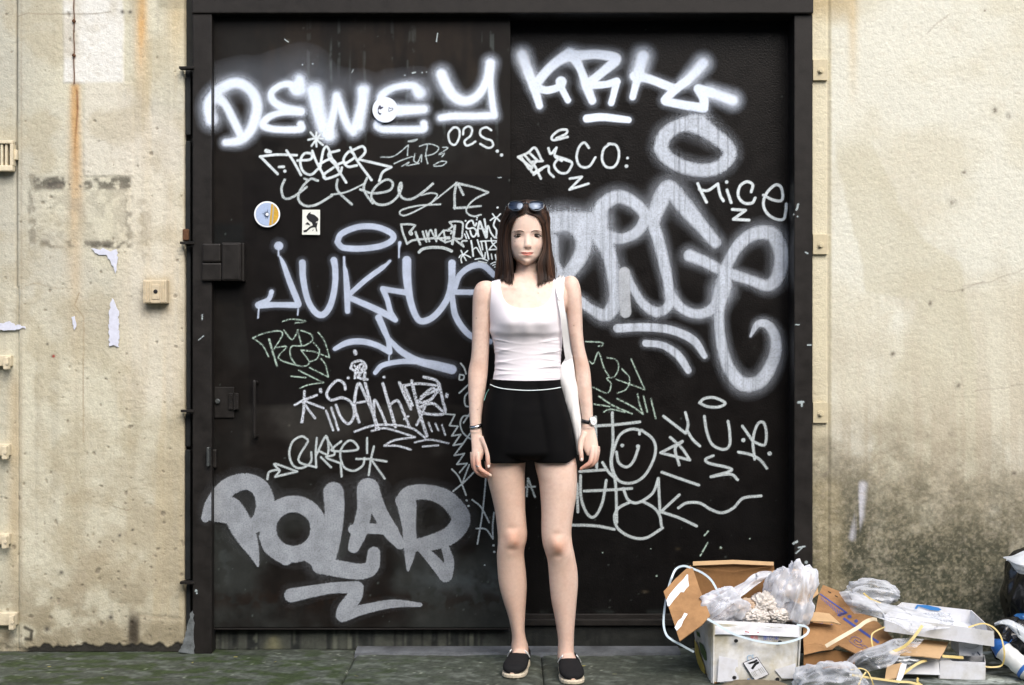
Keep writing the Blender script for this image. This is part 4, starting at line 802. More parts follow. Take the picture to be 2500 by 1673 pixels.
tag('marker letters RYCO with halo and small Z', leafR, RY, M_marker, [(B, 17, T, 0, p) for p in (
 [(130, 1115), (200, 1085), (250, 1050), (300, 1142)], [(150, 1112), (208, 1200)], [(130, 1115), (230, 1190)], [(180, 1105), (235, 1170)], [(205, 1080), (265, 1138)], [(220, 1150), (305, 1142)], [(255, 1150), (222, 1200), (235, 1225), (262, 1215), (340, 1178), (350, 1222), (382, 1255)], [(250, 1180), (292, 1268)], [(240, 1240), (300, 1200)],
 [(345, 1052), (362, 1092), (402, 1048), (402, 1048), (390, 1108), (440, 1142)], [(400, 1108), (505, 1148), (500, 1195), (470, 1228), (420, 1222), (386, 1172), (425, 1128), (508, 1150)], [(632, 1050), (600, 1013), (562, 1045), (545, 1120), (572, 1180), (632, 1182), (678, 1118)],
 [(782, 1020), (738, 1058), (725, 1130), (752, 1182), (802, 1188), (836, 1148), (845, 1080), (822, 1030), (770, 1022)], [(905, 1122, 18)], [(897, 1180, 24)], [(482, 972), (385, 995), (370, 970), (420, 927), (472, 922), (470, 950), (402, 982)], [(497, 1268), (582, 1255), (582, 1255), (495, 1345), (495, 1345), (628, 1304)])])
tag('marker letters MICE with small Z', leafR, RY, M_marker, [(B, 20, T, 0, p) for p in (
 [(1403, 1303), (1435, 1375), (1465, 1435)], [(1415, 1345), (1475, 1352), (1545, 1305), (1545, 1305), (1562, 1385), (1585, 1425)], [(1610, 1348), (1640, 1438)], [(1607, 1292, 24)], [(1782, 1362), (1792, 1312), (1752, 1290), (1702, 1322), (1690, 1390), (1730, 1440), (1788, 1440), (1810, 1405)],
 [(1868, 1385), (1940, 1420), (2000, 1418), (1996, 1335), (1955, 1312), (1895, 1365), (1868, 1440), (1890, 1508), (1950, 1552), (2010, 1555), (2026, 1500), (2030, 1448)], [(1648, 1486), (1742, 1492), (1742, 1492), (1655, 1556), (1655, 1556), (1766, 1562)])])
tag('big grey-blue sprayed loops with a hooked tail', leafR, RY, M_loops, [(D, w, .38, .26, p) for w, p in (
 (110, [(130, 340, 130), (230, 325, 126), (320, 390, 120), (335, 500, 104), (285, 610, 92), (200, 690, 84), (130, 600, 96), (120, 450, 100)]), (110, [(150, 330, 130), (330, 320, 110), (440, 330, 110)]),
 (90, [(430, 330, 110), (470, 215, 92), (575, 165, 88), (690, 220, 78), (742, 300, 74), (690, 395, 70), (595, 440, 66), (490, 430, 96)]), (110, [(430, 390, 130), (500, 530, 98), (540, 700, 92), (548, 850, 94), (485, 945, 84), (385, 905, 62), (315, 850, 60)]),
 (76, [(620, 680, 50), (660, 760, 50), (725, 865, 56), (815, 925, 66), (890, 890, 60), (905, 810, 60), (878, 650, 72), (830, 450, 76), (800, 330, 80), (840, 200, 110), (900, 105, 100), (985, 205, 112), (1100, 340, 90), (1205, 465, 76)]),
 (66, [(905, 800, 60), (985, 900, 62), (1100, 938, 62), (1205, 885, 76), (1258, 760, 104), (1275, 640, 76), (1350, 495, 76), (1460, 410, 86), (1580, 412, 98), (1640, 530, 98), (1622, 680, 90), (1550, 750, 76), (1440, 715, 66), (1260, 655, 72), (1130, 590, 72), (1035, 552, 78)]),
 (76, [(1250, 780, 100), (1230, 920, 68), (1242, 1110, 68), (1292, 1290, 78), (1390, 1400, 92), (1510, 1372, 88), (1592, 1230, 78), (1602, 1100, 70), (1552, 1010, 58), (1485, 1006, 46), (1438, 1085, 14)]))])
tag('two curved spray underlines below the big loops', leafR, RY, M_loops, [(D, 60, .22, .16, [(560, 1032, 56), (750, 1025, 54), (920, 1045, 54), (1060, 1110, 54), (1135, 1215, 38)]), (D, 48, .22, .16, [(745, 1130, 44), (860, 1145, 46), (960, 1210, 52), (1028, 1310, 44)])])
tag('greyish painted bar across the loops', leafR, RY, paint_mat('dull_grey_paint', (.44, .475, .52), rough=.55, speck=.9, mottle=.3), [(D, 76, .15, .05, [(605, 665), (606, 800), (614, 925)])])
tag('thin broken greenish drawing behind the tote bag', leafR, RY, M_thin, [(D, 8, T, 0, p) for p in (
 [(350, 1120), (452, 1125), (462, 1145), (432, 1150)], [(375, 1250), (402, 1262), (435, 1190), (470, 1290), (505, 1352)], [(490, 1225), (550, 1240), (568, 1290), (540, 1350), (490, 1362), (518, 1400), (492, 1458), (395, 1420)], [(590, 1300), (640, 1362), (622, 1430), (560, 1460)], [(650, 1235), (740, 1436), (740, 1436), (550, 1368)])]
 + [(F_, 9, T, 0, p) for p in ([(380, 270), (475, 285)], [(410, 222), (500, 280), (615, 330)], [(520, 235), (615, 285), (682, 332)], [(648, 208), (660, 270), (682, 330)], [(685, 222), (708, 318)], [(730, 238), (760, 358)], [(440, 318), (480, 302), (570, 320)])])
tag('marker letters YUP with halo, star and dots', leafR, RY, M_marker3, [(F_, 17, T, 0, p) for p in (
 [(1030, 262), (1060, 236), (1120, 230), (1188, 262), (1150, 287), (1080, 285), (1030, 262)], [(808, 345), (945, 450), (945, 450), (960, 395), (943, 322)], [(955, 435), (990, 490), (1032, 528)], [(1060, 345), (1075, 440), (1110, 520), (1180, 550), (1216, 520), (1216, 440), (1206, 376)],
 [(1295, 406), (1362, 502)], [(1370, 610), (1360, 490), (1388, 395), (1425, 385), (1442, 450), (1430, 522), (1362, 502)], [(1270, 566), (1340, 580), (1402, 612), (1445, 666)], [(1300, 492, 25)], [(1462, 575, 26)],
 [(1115, 588), (1068, 610), (1090, 635), (1200, 660), (1222, 682), (1100, 718), (1100, 718), (1220, 702), (1265, 736)], [(850, 475), (920, 540), (970, 615), (970, 615), (790, 570), (790, 570), (925, 500), (925, 500), (880, 545), (905, 645)], [(798, 690), (910, 730), (1026, 770)])])
tag('marker scrawl TO OK with smiling face and wavy line', leafR, RY, M_marker3, [(F_, 17, T, 0, p) for p in (
 [(385, 405), (520, 396), (662, 380)], [(492, 322), (496, 500), (484, 640), (512, 760), (520, 1000)], [(660, 455), (655, 430), (600, 426), (540, 460), (505, 540), (488, 640), (530, 740), (620, 755), (700, 700), (756, 580), (745, 490), (672, 430)], [(518, 565), (532, 630), (580, 658), (622, 622), (652, 545)], [(553, 525, 22)], [(650, 532, 25)],
 [(432, 630), (470, 690), (512, 728)], [(318, 806), (460, 800), (612, 790)], [(292, 685), (450, 675)], [(388, 350), (392, 500), (396, 662)], [(296, 710), (300, 850), (340, 950), (385, 962), (430, 880), (455, 740)], [(274, 760), (280, 935)], [(200, 1016), (380, 1020), (505, 1042)],
 [(560, 790), (590, 860), (650, 878), (740, 820), (776, 728), (776, 728), (782, 850), (786, 940), (786, 940), (905, 830)], [(786, 932), (900, 970), (1012, 1022)], [(602, 873), (530, 912), (505, 970), (530, 1040), (610, 1090), (700, 1095), (802, 1034)], [(680, 870), (750, 910), (785, 960), (795, 1020)], [(900, 910), (950, 880), (1030, 880), (1100, 920), (1170, 940), (1240, 910), (1300, 850), (1410, 836)])])
tag('thin marker letter A between her legs', leafR, RY, M_marker2, [(L_, 13, T, 0, p) for p in ([(385, 245), (455, 240)], [(408, 185), (400, 305)], [(412, 190), (430, 245), (454, 310)])])
tag('small scratches and paint flecks low on the right leaf', leafR, RY, M_thin, [(F_, 9, .2, 0, p) for p in ([(1085, 1052), (1060, 1080)], [(1080, 1125), (1035, 1205)], [(1340, 1100, 8)], [(728, 1162, 7)], [(432, 1186, 8)], [(765, 1330, 10)], [(1160, 1155, 14)])], name='paint_flecks', kind='stuff')
tag('green and white paint drips on the frame', frame, -.035, M_marker2, [(F_, w, .25, 0, p) for w, p in ((16, [(1640, 260), (1670, 258)]), (12, [(1660, 255), (1662, 282)]), (14, [(1610, 1130), (1632, 1118)]), (10, [(1640, 1155), (1680, 1148)]), (9, [(1625, 1190), (1660, 1160)]), (20, [(1688, 1246)]), (8, [(1612, 1270), (1660, 1255)]))]
 + [(D, w, .25, 0, p) for w, p in ((14, [(1752, 215), (1742, 250)]), (12, [(1748, 295)]), (8, [(1722, 280)]), (9, [(1800, 530), (1815, 538)]), (8, [(1735, 1008), (1760, 1008)]), (9, [(1815, 1142), (1838, 1142)]))])
tag('white paint fleck and scratches on the left jamb', frame, -.045, M_marker2, [(E, 16, .25, 0, [(22, 1083)]), (E, 10, .25, 0, [(26, 1098)]), (C_, 8, .25, 0, [(70, 780), (70, 815)]), (C_, 7, .25, 0, [(45, 960), (80, 930)])])

# ---- stickers on the left leaf
def sticker_disc(name, px, py, r, m, y, parent, t=.0008): return MB().disc(PY(px, py, y), (0, -1, 0), r * 5.4 / FPX, t, 40).obj(name, m, parent)
M_paperw = mat('white_sticker', (.78, .82, .86), rough=.5, var=.05, var_scale=80)
M_pblue = mat('pale_blue_print', (.36, .46, .66), rough=.5, var=.12, var_scale=150); M_pora = mat('orange_print', (.55, .33, .03), rough=.5, var=.25, var_scale=120); M_pgrey = mat('grey_print', (.35, .36, .33), rough=.5); M_pnavy = mat('navy_print', (.03, .05, .11), rough=.5)
SY = LY - .0135
s1 = sticker_disc('round_sticker', 652.3, 523.4, 31.6, M_paperw, LY - .012, leafL); s1['label'] = 'round pale blue sticker with orange segment'
sticker_disc('blue_print', 652.3, 523.4, 28, M_pblue, LY - .0130, s1)
def seg_poly(cx, cy, r, x_top, x_bot):
    a0 = math.acos((x_top - cx) / r); a1 = -math.acos((x_bot - cx) / r)
    return [PY(cx + r * math.cos(a), cy - r * math.sin(a), LY - .0138) for a in np.linspace(a0, a1, 18)]
MB().prism(seg_poly(652.3, 523.4, 28, 662.5, 657), (0, -1, 0), .0004).obj('orange_print', M_pora, s1)
MB().prism([PY(a, b, LY - .0143) for a, b in ((667, 501), (670, 501.5), (666, 547), (663, 547))], (0, -1, 0), .0003).obj('grey_stripe', M_pgrey, s1)
rs = random.Random(3)
star = []
for k in range(26):
    a = 2 * math.pi * k / 26; rr = (5.2 if k % 2 else 8.5 + rs.random() * 5) * (1 if math.cos(a) < .45 else .62); star.append(PY(652 + rr * math.cos(a), 524 + rr * math.sin(a), LY - .0148))
MB().prism(star, (0, -1, 0), .0003).obj('navy_burst', M_pnavy, s1); sticker_disc('white_dot', 652.3, 523.6, 3.8, M_paperw, LY - .0153, s1, .0004)
s2 = MB().prism([PY(a, b, LY - .012) for a, b in ((738.5, 512.3), (781.5, 512.5), (781.2, 573.6), (737.6, 573.2))], (0, -1, 0), .0008).obj('picture_sticker', mat('cream_sticker', (.72, .75, .70), rough=.5, var=.06, var_scale=80), leafL, label='small white rectangular sticker with a black ink figure')
def pk(u, v): return PY(600 + u * .08536, 470 + v * .08536, LY - .0136)
MB().prism([pk(*q) for q in ((1735, 690), (1790, 600), (1860, 560), (1850, 610), (1960, 640), (2060, 720), (2085, 770), (2060, 830), (2020, 830), (1990, 900), (1900, 870), (1820, 820), (1760, 760))], (0, -1, 0), .0003).obj('ink_print', M_black, s2)
MB().prism([pk(*q) for q in ((1890, 860), (1990, 880), (2060, 860), (2040, 940), (2025, 1020), (2050, 1115), (2015, 1115), (1990, 1000), (1940, 1000), (1860, 1020), (1790, 1080), (1740, 1130), (1660, 1140), (1650, 1090), (1740, 1060), (1830, 980), (1920, 940))], (0, -1, 0), .0003).obj('ink_print', M_black, s2)
MB().prism([pk(*q) for q in ((1700, 905), (1760, 850), (1810, 880), (1850, 950), (1800, 930), (1730, 920))], (0, -1, 0), .0003).obj('ink_print', M_black, s2)
MB().prism([pk(*q) for q in ((1900, 1090), (1950, 1050), (1920, 1110))], (0, -1, 0), .0003).obj('ink_print', M_black, s2)
s3 = sticker_disc('round_sticker', 940.3, 268.4, 31, mat('white_scuffed_sticker', (.70, .78, .90), rough=.45, var=.06, var_scale=70), LY - .012, leafL); s3['label'] = 'round white scuffed sticker in the second E of DEWEY'
def rk(u, v): return PY(880 + u * .07013, 220 + v * .07013, LY - .0134)
M_pviolet = mat('dark_violet_print', (.05, .05, .09), rough=.5)
MB().prism([rk(*q) for q in ((605, 640), (640, 560), (690, 520), (720, 590), (795, 580), (790, 620), (700, 680), (650, 650), (625, 700), (650, 790), (700, 810), (740, 830), (670, 870), (610, 800))], (0, -1, 0), .0003).obj('ink_print', M_pviolet, s3)
MB().tube(spline3([rk(*q) for q in ((985, 640), (1000, 605), (1030, 640), (1085, 625), (1130, 640), (1120, 690), (1060, 715), (990, 740), (985, 660))], 3), .0010, 6).obj('ink_print', M_pviolet, s3)

# ================================================================== THE PERSON
def ring_loft(rows, seg=28, cap=True):
    """rows: (centre Vector, rx, ry_front, ry_back[, exponent]) horizontal rings from top to bottom"""
    v = []; f = []
    for row in rows:
        c, rx, rf, rb = row[:4]; ex = row[4] if len(row) > 4 else 2.0
        for k in range(seg):
            a = 2 * math.pi * k / seg; ca, sa = math.cos(a), math.sin(a)
            x = abs(ca) ** (2 / ex) * (1 if ca > 0 else -1) * rx; y = abs(sa) ** (2 / ex) * (1 if sa > 0 else -1)
            v.append(Vector((c.x + x, c.y + (y * rb if y > 0 else y * rf), c.z)))
    n = len(rows)
    f = [[i * seg + k, i * seg + (k + 1) % seg, (i + 1) * seg + (k + 1) % seg, (i + 1) * seg + k] for i in range(n - 1) for k in range(seg)]
    if cap: f += [list(range(seg))[::-1], [(n - 1) * seg + k for k in range(seg)]]
    return v, f
def resample(rows, per=5):
    A = np.array(rows, float); t = np.concatenate([[0], np.cumsum(np.maximum(np.abs(np.diff(A[:, 0])), 1))])
    out = []
    E = np.vstack([2 * A[0] - A[1], A, 2 * A[-1] - A[-2]])
    for i in range(len(A) - 1):
        p1, p2 = E[i + 1], E[i + 2]; h = p2[0] - p1[0]
        m1 = (E[i + 2] - E[i]) / (E[i + 2][0] - E[i][0]) * h if E[i + 2][0] != E[i][0] else (p2 - p1)
        m2 = (E[i + 3] - E[i + 1]) / (E[i + 3][0] - E[i + 1][0]) * h if E[i + 3][0] != E[i + 1][0] else (p2 - p1)
        for s_ in np.linspace(0, 1, per, endpoint=(i == len(A) - 2)):
            h00 = 2 * s_ ** 3 - 3 * s_ ** 2 + 1; h10 = s_ ** 3 - 2 * s_ ** 2 + s_; h01 = -2 * s_ ** 3 + 3 * s_ ** 2; h11 = s_ ** 3 - s_ ** 2
            out.append(h00 * p1 + h10 * m1 + h01 * p2 + h11 * m2)
    return out
def limb(rows, seg=24, per=4):
    """rows: (py, x_left, x_right, y_centre, front, back) with x in photo units -> rings"""
    out = []
    for r in resample(rows, per):
        py, a, b, y, rf, rb = r
        d = CAM_D + y; c = PY((a + b) / 2, py, y); out.append((c, max((b - a) / 2 * d / FPX, .001), max(rf, .001), max(rb, .001)))
    return ring_loft(out, seg)
def ellipsoid(c, r, seg=20, rot=None):
    bm = bmesh.new(); bmesh.ops.create_uvsphere(bm, u_segments=seg, v_segments=seg // 2 + 2, radius=1.0)
    v = []
    for q in bm.verts:
        p = Vector((q.co.x * r[0], q.co.y * r[1], q.co.z * r[2]))
        if rot is not None: p = rot @ p
        v.append(p + Vector(c))
    bm.verts.index_update(); f = [[x.index for x in g.verts] for g in bm.faces]; bm.free(); return v, f
def fuse(parts, voxel, smooth_it=4, smooth_f=.5):
    """one continuous surface from overlapping closed shapes"""
    mb = MB()
    for v, f in parts: mb.add(v, f)
    me = bpy.data.meshes.new('fuse'); me.from_pydata([tuple(x) for x in mb.v], [], mb.f)
    bm = bmesh.new(); bm.from_mesh(me)
    bmesh.ops.recalc_face_normals(bm, faces=bm.faces[:]); bm.to_mesh(me); bm.free()
    o = bpy.data.objects.new('fuse', me); COL.objects.link(o)
    r = o.modifiers.new('r', 'REMESH'); r.mode = 'VOXEL'; r.voxel_size = voxel; r.use_smooth_shade = True
    s_ = o.modifiers.new('s', 'SMOOTH'); s_.factor = smooth_f; s_.iterations = smooth_it
    dg = bpy.context.evaluated_depsgraph_get(); ev = o.evaluated_get(dg); m2 = ev.to_mesh()
    n = len(m2.vertices); V = np.empty(n * 3, np.float32); m2.vertices.foreach_get('co', V); V = V.reshape(-1, 3).astype(float)
    m2.calc_loop_triangles(); T = np.empty(len(m2.loop_triangles) * 3, np.int32); m2.loop_triangles.foreach_get('vertices', T); T = T.reshape(-1, 3)
    ev.to_mesh_clear(); bpy.data.objects.remove(o); bpy.data.meshes.remove(me)
    return V, T
def vnormals(V, T):
    N = np.zeros_like(V); fn = np.cross(V[T[:, 1]] - V[T[:, 0]], V[T[:, 2]] - V[T[:, 0]])
    for k in range(3): np.add.at(N, T[:, k], fn)
    return N / (np.linalg.norm(N, axis=1, keepdims=True) + 1e-12)
def clip_mesh(V, T, g):
    """keep the part of a triangle mesh where g > 0, cut cleanly along g = 0"""
    pos = g > 0; cnt = pos[T].sum(1); out = [T[cnt == 3]]; newv = []; cache = {}; nv = len(V)
    def cut(a, b):
        key = (min(a, b), max(a, b))
        if key not in cache:
            t = g[a] / (g[a] - g[b]); newv.append(V[a] + (V[b] - V[a]) * t); cache[key] = nv + len(newv) - 1
        return cache[key]
    extra = []
    for tri in T[(cnt == 1) | (cnt == 2)]:
        for r in range(3):
            a, b, c = tri[r], tri[(r + 1) % 3], tri[(r + 2) % 3]
            if cnt is not None and pos[a] and not pos[b] and not pos[c]: extra.append((a, cut(a, b), cut(c, a))); break
            if (not pos[a]) and pos[b] and pos[c]:
                p, q = cut(a, b), cut(c, a); extra += [(p, b, c), (p, c, q)]; break
    W = np.vstack([V, np.array(newv)]) if newv else V
    T2 = np.vstack(out + ([np.array(extra)] if extra else []))
    used, inv = np.unique(T2, return_inverse=True)
    return W[used], inv.reshape(T2.shape)
def shell(V, T, N, thick):
    """cloth: surface plus a rim folded back onto the body at its open edges"""
    e = np.vstack([T[:, [0, 1]], T[:, [1, 2]], T[:, [2, 0]]]); key = np.sort(e, 1); _, idx, c = np.unique(key, axis=0, return_index=True, return_counts=True)
    be = e[idx[c == 1]]; bv = np.unique(be); m = -np.ones(len(V), int); m[bv] = len(V) + np.arange(len(bv))
    W = np.vstack([V, V[bv] - N[bv] * thick])
    q = np.vstack([np.stack([be[:, 1], be[:, 0], m[be[:, 0]]], 1), np.stack([be[:, 1], m[be[:, 0]], m[be[:, 1]]], 1)])
    return W, np.vstack([T, q])

YB = -.31                                              # depth of the body's middle
head_rows = [(494, 1281, 1299, -.30, .020, .03), (497, 1268, 1310, -.30, .045, .05), (503, 1255, 1321, -.30, .062, .07), (513, 1246, 1330, -.30, .078, .086), (530, 1239, 1336, -.30, .090, .098), (552, 1237, 1337, -.30, .094, .100),
             (575, 1240, 1333, -.30, .0925, .098), (592, 1243, 1330, -.30, .091, .088), (607, 1245, 1327, -.30, .0915, .070), (619, 1247.5, 1323.5, -.30, .0905, .050), (630, 1253, 1318, -.30, .0885, .035), (638, 1261, 1310, -.30, .085, .025), (644, 1272, 1300, -.30, .079, .01), (647.5, 1279, 1293, -.30, .070, -.01)]
def head_loft():
    rings = []
    for r in resample(head_rows, 7):
        py, a, b, y, rf, rb = r; d = CAM_D - .35; c = PY((a + b) / 2, py, y); rings.append((c, max((b - a) / 2 * d / FPX, .002), max(rf, .002), max(rb, -.02), 2.25))
    v = []; seg = 84
    for c, rx, rf, rb, ex in rings:
        for k in range(seg):
            a = 2 * math.pi * k / seg; ca, sa = math.cos(a), math.sin(a)
            x = abs(ca) ** (2 / ex) * (1 if ca > 0 else -1) * rx; y = abs(sa) ** (2 / ex) * (1 if sa > 0 else -1)
            v.append(Vector((c.x + x, c.y + (y * rb if y > 0 else y * rf), c.z)))
    n = len(rings); f = [[i * seg + k, i * seg + (k + 1) % seg, (i + 1) * seg + (k + 1) % seg, (i + 1) * seg + k] for i in range(n - 1) for k in range(seg)]
    return v, f + [list(range(seg))[::-1], [(n - 1) * seg + k for k in range(seg)]]
parts = [head_loft()]
parts.append(limb([(590, 1258, 1318, -.285, .045, .05), (640, 1259, 1315, -.285, .048, .05), (668, 1257, 1316, -.288, .052, .055), (690, 1244, 1330, -.295, .058, .06)], 24))
torso = [(668, 1256, 1318, -.292, .050, .055), (678, 1238, 1336, -.295, .056, .06), (688, 1206, 1368, -.300, .064, .066), (698, 1190, 1384, -.305, .071, .072), (712, 1183, 1392, -.308, .080, .080), (735, 1184, 1390, -.31, .088, .088), (760, 1192, 1381, -.31, .094, .092), (785, 1198, 1374, -.31, .097, .092), (812, 1201, 1371, -.31, .096, .09),
         (850, 1209, 1368.5, -.312, .086, .085), (890, 1211, 1366, -.314, .081, .082), (918, 1207, 1366, -.314, .083, .086), (945, 1201, 1369, -.312, .090, .092), (985, 1190, 1380, -.31, .097, .104), (1030, 1181, 1393, -.31, .098, .114), (1070, 1180, 1399, -.31, .096, .112), (1095, 1195, 1392, -.31, .07, .085), (1108, 1225, 1365, -.31, .04, .05)]
parts.append(limb(torso, 110, 6))
armL = [(686, 1180, 1194, -.305, .02, .02), (689, 1171, 1202, -.305, .034, .034), (695, 1164, 1206, -.305, .041, .041), (706, 1158, 1208, -.306, .045, .045), (725, 1154.5, 1206, -.307, .046, .044), (750, 1153.5, 1200, -.307, .042, .042), (780, 1153, 1197.5, -.306, .038, .040), (830, 1152.5, 1195, -.304, .036, .038), (872, 1150, 1193, -.303, .035, .037), (897, 1145, 1191.5, -.303, .034, .036), (912, 1143, 1190.5, -.305, .034, .035), (935, 1143, 1188, -.309, .034, .034), (960, 1143.5, 1184.5, -.314, .032, .032), (990, 1145, 1179.5, -.321, .028, .028), (1020, 1146.5, 1176, -.329, .022, .022), (1042, 1147.5, 1175.5, -.335, .018, .019), (1056, 1147.5, 1176.5, -.338, .017, .018)]
armR = [(674, 1387, 1398, -.305, .02, .02), (678, 1379, 1405, -.305, .034, .034), (685, 1373, 1411, -.305, .041, .041), (700, 1370, 1416.5, -.306, .045, .045), (722, 1374, 1419.5, -.307, .045, .044), (750, 1381, 1421, -.307, .041, .042), (778, 1385.5, 1422, -.306, .038, .040), (812, 1389, 1423, -.304, .036, .038), (847, 1395, 1427, -.303, .035, .037), (872, 1399, 1433, -.303, .034, .036), (895, 1402.5, 1439, -.304, .034, .035), (920, 1405.5, 1442.5, -.308, .033, .034), (950, 1410, 1444.7, -.314, .031, .031), (985, 1415.5, 1446.5, -.322, .027, .027), (1012, 1419.5, 1447.5, -.329, .021, .021), (1034, 1420.5, 1449, -.334, .018, .018), (1046, 1420, 1451, -.337, .017, .017)]
parts += [limb(armL, 64, 6), limb(armR, 64, 6)]
# palms (back of the hand towards the camera, thumb on the body side)
parts.append(limb([(1048, 1148.5, 1176, -.336, .015, .016), (1062, 1149, 1178.5, -.340, .014, .017), (1080, 1150.5, 1184, -.345, .013, .018), (1100, 1151.5, 1184, -.350, .013, .019), (1114, 1152, 1180, -.353, .0125, .018), (1123, 1154, 1177, -.355, .010, .014)], 20, 3))
parts.append(limb([(1040, 1420.5, 1450, -.335, .015, .016), (1056, 1418.5, 1454, -.339, .014, .017), (1074, 1418, 1458.5, -.344, .013, .018), (1092, 1422, 1461, -.349, .013, .019), (1104, 1428, 1460.5, -.353, .0125, .018), (1113, 1433, 1459, -.355, .010, .014)], 20, 3))
def finger(pts, rr, seg=10):
    P_ = spline3(pts, 4); n = len(P_); m = MB(); r_ = np.interp(np.linspace(0, 1, n), np.linspace(0, 1, len(rr)), rr)
    m.tube(P_, list(r_), seg); c = ellipsoid(P_[-1], (r_[-1],) * 3, 10); return [(m.v, m.f), c]
def fing(pts, rr): return finger([PY(a, b, y) for a, b, y in pts], rr)
parts += fing([(1168, 1108, -.357), (1167.5, 1124, -.368), (1171, 1143, -.376), (1184, 1153.5, -.374), (1197, 1161, -.368)], [.0105, .0102, .0092, .0080, .0066])      # index, left of picture
parts += fing([(1161, 1108, -.352), (1159, 1128, -.359), (1163, 1149, -.362), (1176, 1160, -.356), (1186, 1163, -.348)], [.0105, .0100, .0090, .0080, .0066])
parts += fing([(1156, 1106, -.346), (1154.5, 1126, -.349), (1159, 1145, -.350), (1169, 1154, -.342), (1178, 1157, -.334)], [.0100, .0092, .0085, .0076, .0064])
parts += fing([(1153.5, 1104, -.340), (1153, 1119, -.338), (1157, 1134, -.336), (1165, 1142, -.330), (1172, 1145, -.324)], [.0090, .0080, .0074, .0068, .0058])
parts += fing([(1176, 1068, -.348), (1187, 1088, -.362), (1191, 1110, -.372), (1191.5, 1126, -.375), (1192.5, 1138, -.374)], [.0120, .0125, .0100, .0092, .0078])       # thumb
parts += fing([(1447, 1092, -.355), (1446, 1108, -.366), (1441, 1129, -.373), (1429, 1138, -.370), (1419, 1144.5, -.364)], [.0105, .0102, .0092, .0080, .0064])
parts += fing([(1453, 1092, -.350), (1453, 1111, -.357), (1448.5, 1131, -.359), (1438, 1138, -.353), (1428, 1141, -.345)], [.0105, .0100, .0090, .0080, .0066])
parts += fing([(1457, 1091, -.344), (1458, 1108, -.347), (1454, 1126, -.347), (1445, 1133, -.340), (1437, 1135, -.332)], [.0095, .0090, .0084, .0076, .0064])
parts += fing([(1459, 1090, -.338), (1460, 1102, -.336), (1457, 1116, -.334), (1450, 1122, -.328), (1443, 1124, -.322)], [.0088, .0080, .0074, .0068, .0058])
parts += fing([(1428, 1058, -.345), (1419.5, 1078, -.358), (1417, 1096, -.368), (1418.5, 1110, -.371), (1420, 1122, -.370)], [.0120, .0122, .0100, .0092, .0078])
# legs: the picture-left leg stands a little further back
legL = [(1085, 1178, 1288, -.305, .080, .09), (1110, 1180, 1287, -.302, .080, .088), (1131, 1183, 1283, -.300, .078, .085), (1166, 1189, 1281.5, -.296, .075, .080), (1210, 1200, 1282, -.292, .070, .075), (1246, 1208, 1282.5, -.290, .066, .070), (1283, 1213, 1285.5, -.290, .062, .062), (1305, 1215, 1287, -.291, .062, .056), (1322, 1215.5, 1285, -.291, .062, .054), (1338, 1214.5, 1281, -.289, .056, .056), (1356, 1213, 1279.5, -.284, .050, .062), (1392, 1214.5, 1283.5, -.276, .046, .068), (1428, 1218.5, 1286, -.269, .045, .064), (1465, 1228, 1284.5, -.263, .043, .055), (1502, 1240, 1282, -.257, .040, .044), (1538, 1248, 1281, -.252, .037, .037), (1558, 1250, 1284, -.249, .036, .037), (1575, 1248.5, 1289, -.247, .037, .042), (1592, 1249, 1290, -.247, .042, .046), (1608, 1252, 1288, -.247, .044, .044)]
legR = [(1085, 1300, 1402, -.315, .080, .09), (1110, 1304, 1403, -.320, .080, .088), (1136, 1306, 1408, -.324, .078, .085), (1173, 1315, 1409, -.330, .075, .080), (1210, 1319, 1407, -.335, .070, .075), (1246, 1321.5, 1401, -.340, .066, .070), (1283, 1321.5, 1396, -.345, .062, .063), (1305, 1322, 1395, -.348, .061, .057), (1328, 1325, 1397.5, -.350, .062, .054), (1346, 1330, 1401, -.349, .058, .055), (1366, 1336, 1405, -.345, .050, .062), (1392, 1339, 1409.5, -.339, .046, .068), (1425, 1341.5, 1411, -.333, .045, .066), (1465, 1346, 1408, -.328, .043, .057), (1500, 1353, 1405, -.325, .041, .047), (1538, 1359.5, 1402, -.323, .038, .039), (1565, 1362.5, 1401, -.323, .036, .037), (1587, 1362, 1401, -.324, .036, .039), (1604, 1361, 1403, -.326, .041, .045), (1622, 1364, 1403, -.328, .043, .044)]
parts += [limb(legL, 80, 6), limb(legR, 80, 6)]
def foot_rows(cx0, heel, toe, xh, grow=0.0, ztop=None, zb=.014):
    """foot or shoe: rings along y; returns loft running heel -> toe. heel/toe: (x, y)"""
    prof = [(0.0, .019, .030), (.06, .027, .050), (.20, .031, .060), (.36, .032, .056), (.50, .035, .046), (.64, .039, .038), (.78, .040, .032), (.90, .035, .026), (.97, .024, .020), (1.0, .010, .012)]
    hx, hy = heel; tx, ty = toe; dirv = Vector((tx - hx, ty - hy, 0)); L = dirv.length; dirv.normalize(); side = Vector((-dirv.y, dirv.x, 0)); v = []; seg = 18
    for t, w, h in prof:
        c = Vector((hx, hy, 0)) + dirv * (t * L)
        for k in range(seg):
            a = 2 * math.pi * k / seg; ca, sa = math.cos(a), math.sin(a)
            sx = abs(ca) ** .8 * (1 if ca > 0 else -1) * (w + grow); sz = abs(sa) ** .8 * (1 if sa > 0 else -1)
            v.append(c + side * sx + Vector((0, 0, zb + (h + grow) * (.5 + .5 * sz))))
    n = len(prof); f = [[i * seg + k, i * seg + (k + 1) % seg, (i + 1) * seg + (k + 1) % seg, (i + 1) * seg + k] for i in range(n - 1) for k in range(seg)]
    return v, f + [list(range(seg))[::-1], [(n - 1) * seg + k for k in range(seg)]]
heelL, toeL = (G(1277, -.20), -.200), (G(1251, -.44), -.438)
heelR, toeR = (G(1383, -.28), -.280), (G(1400, -.53), -.528)
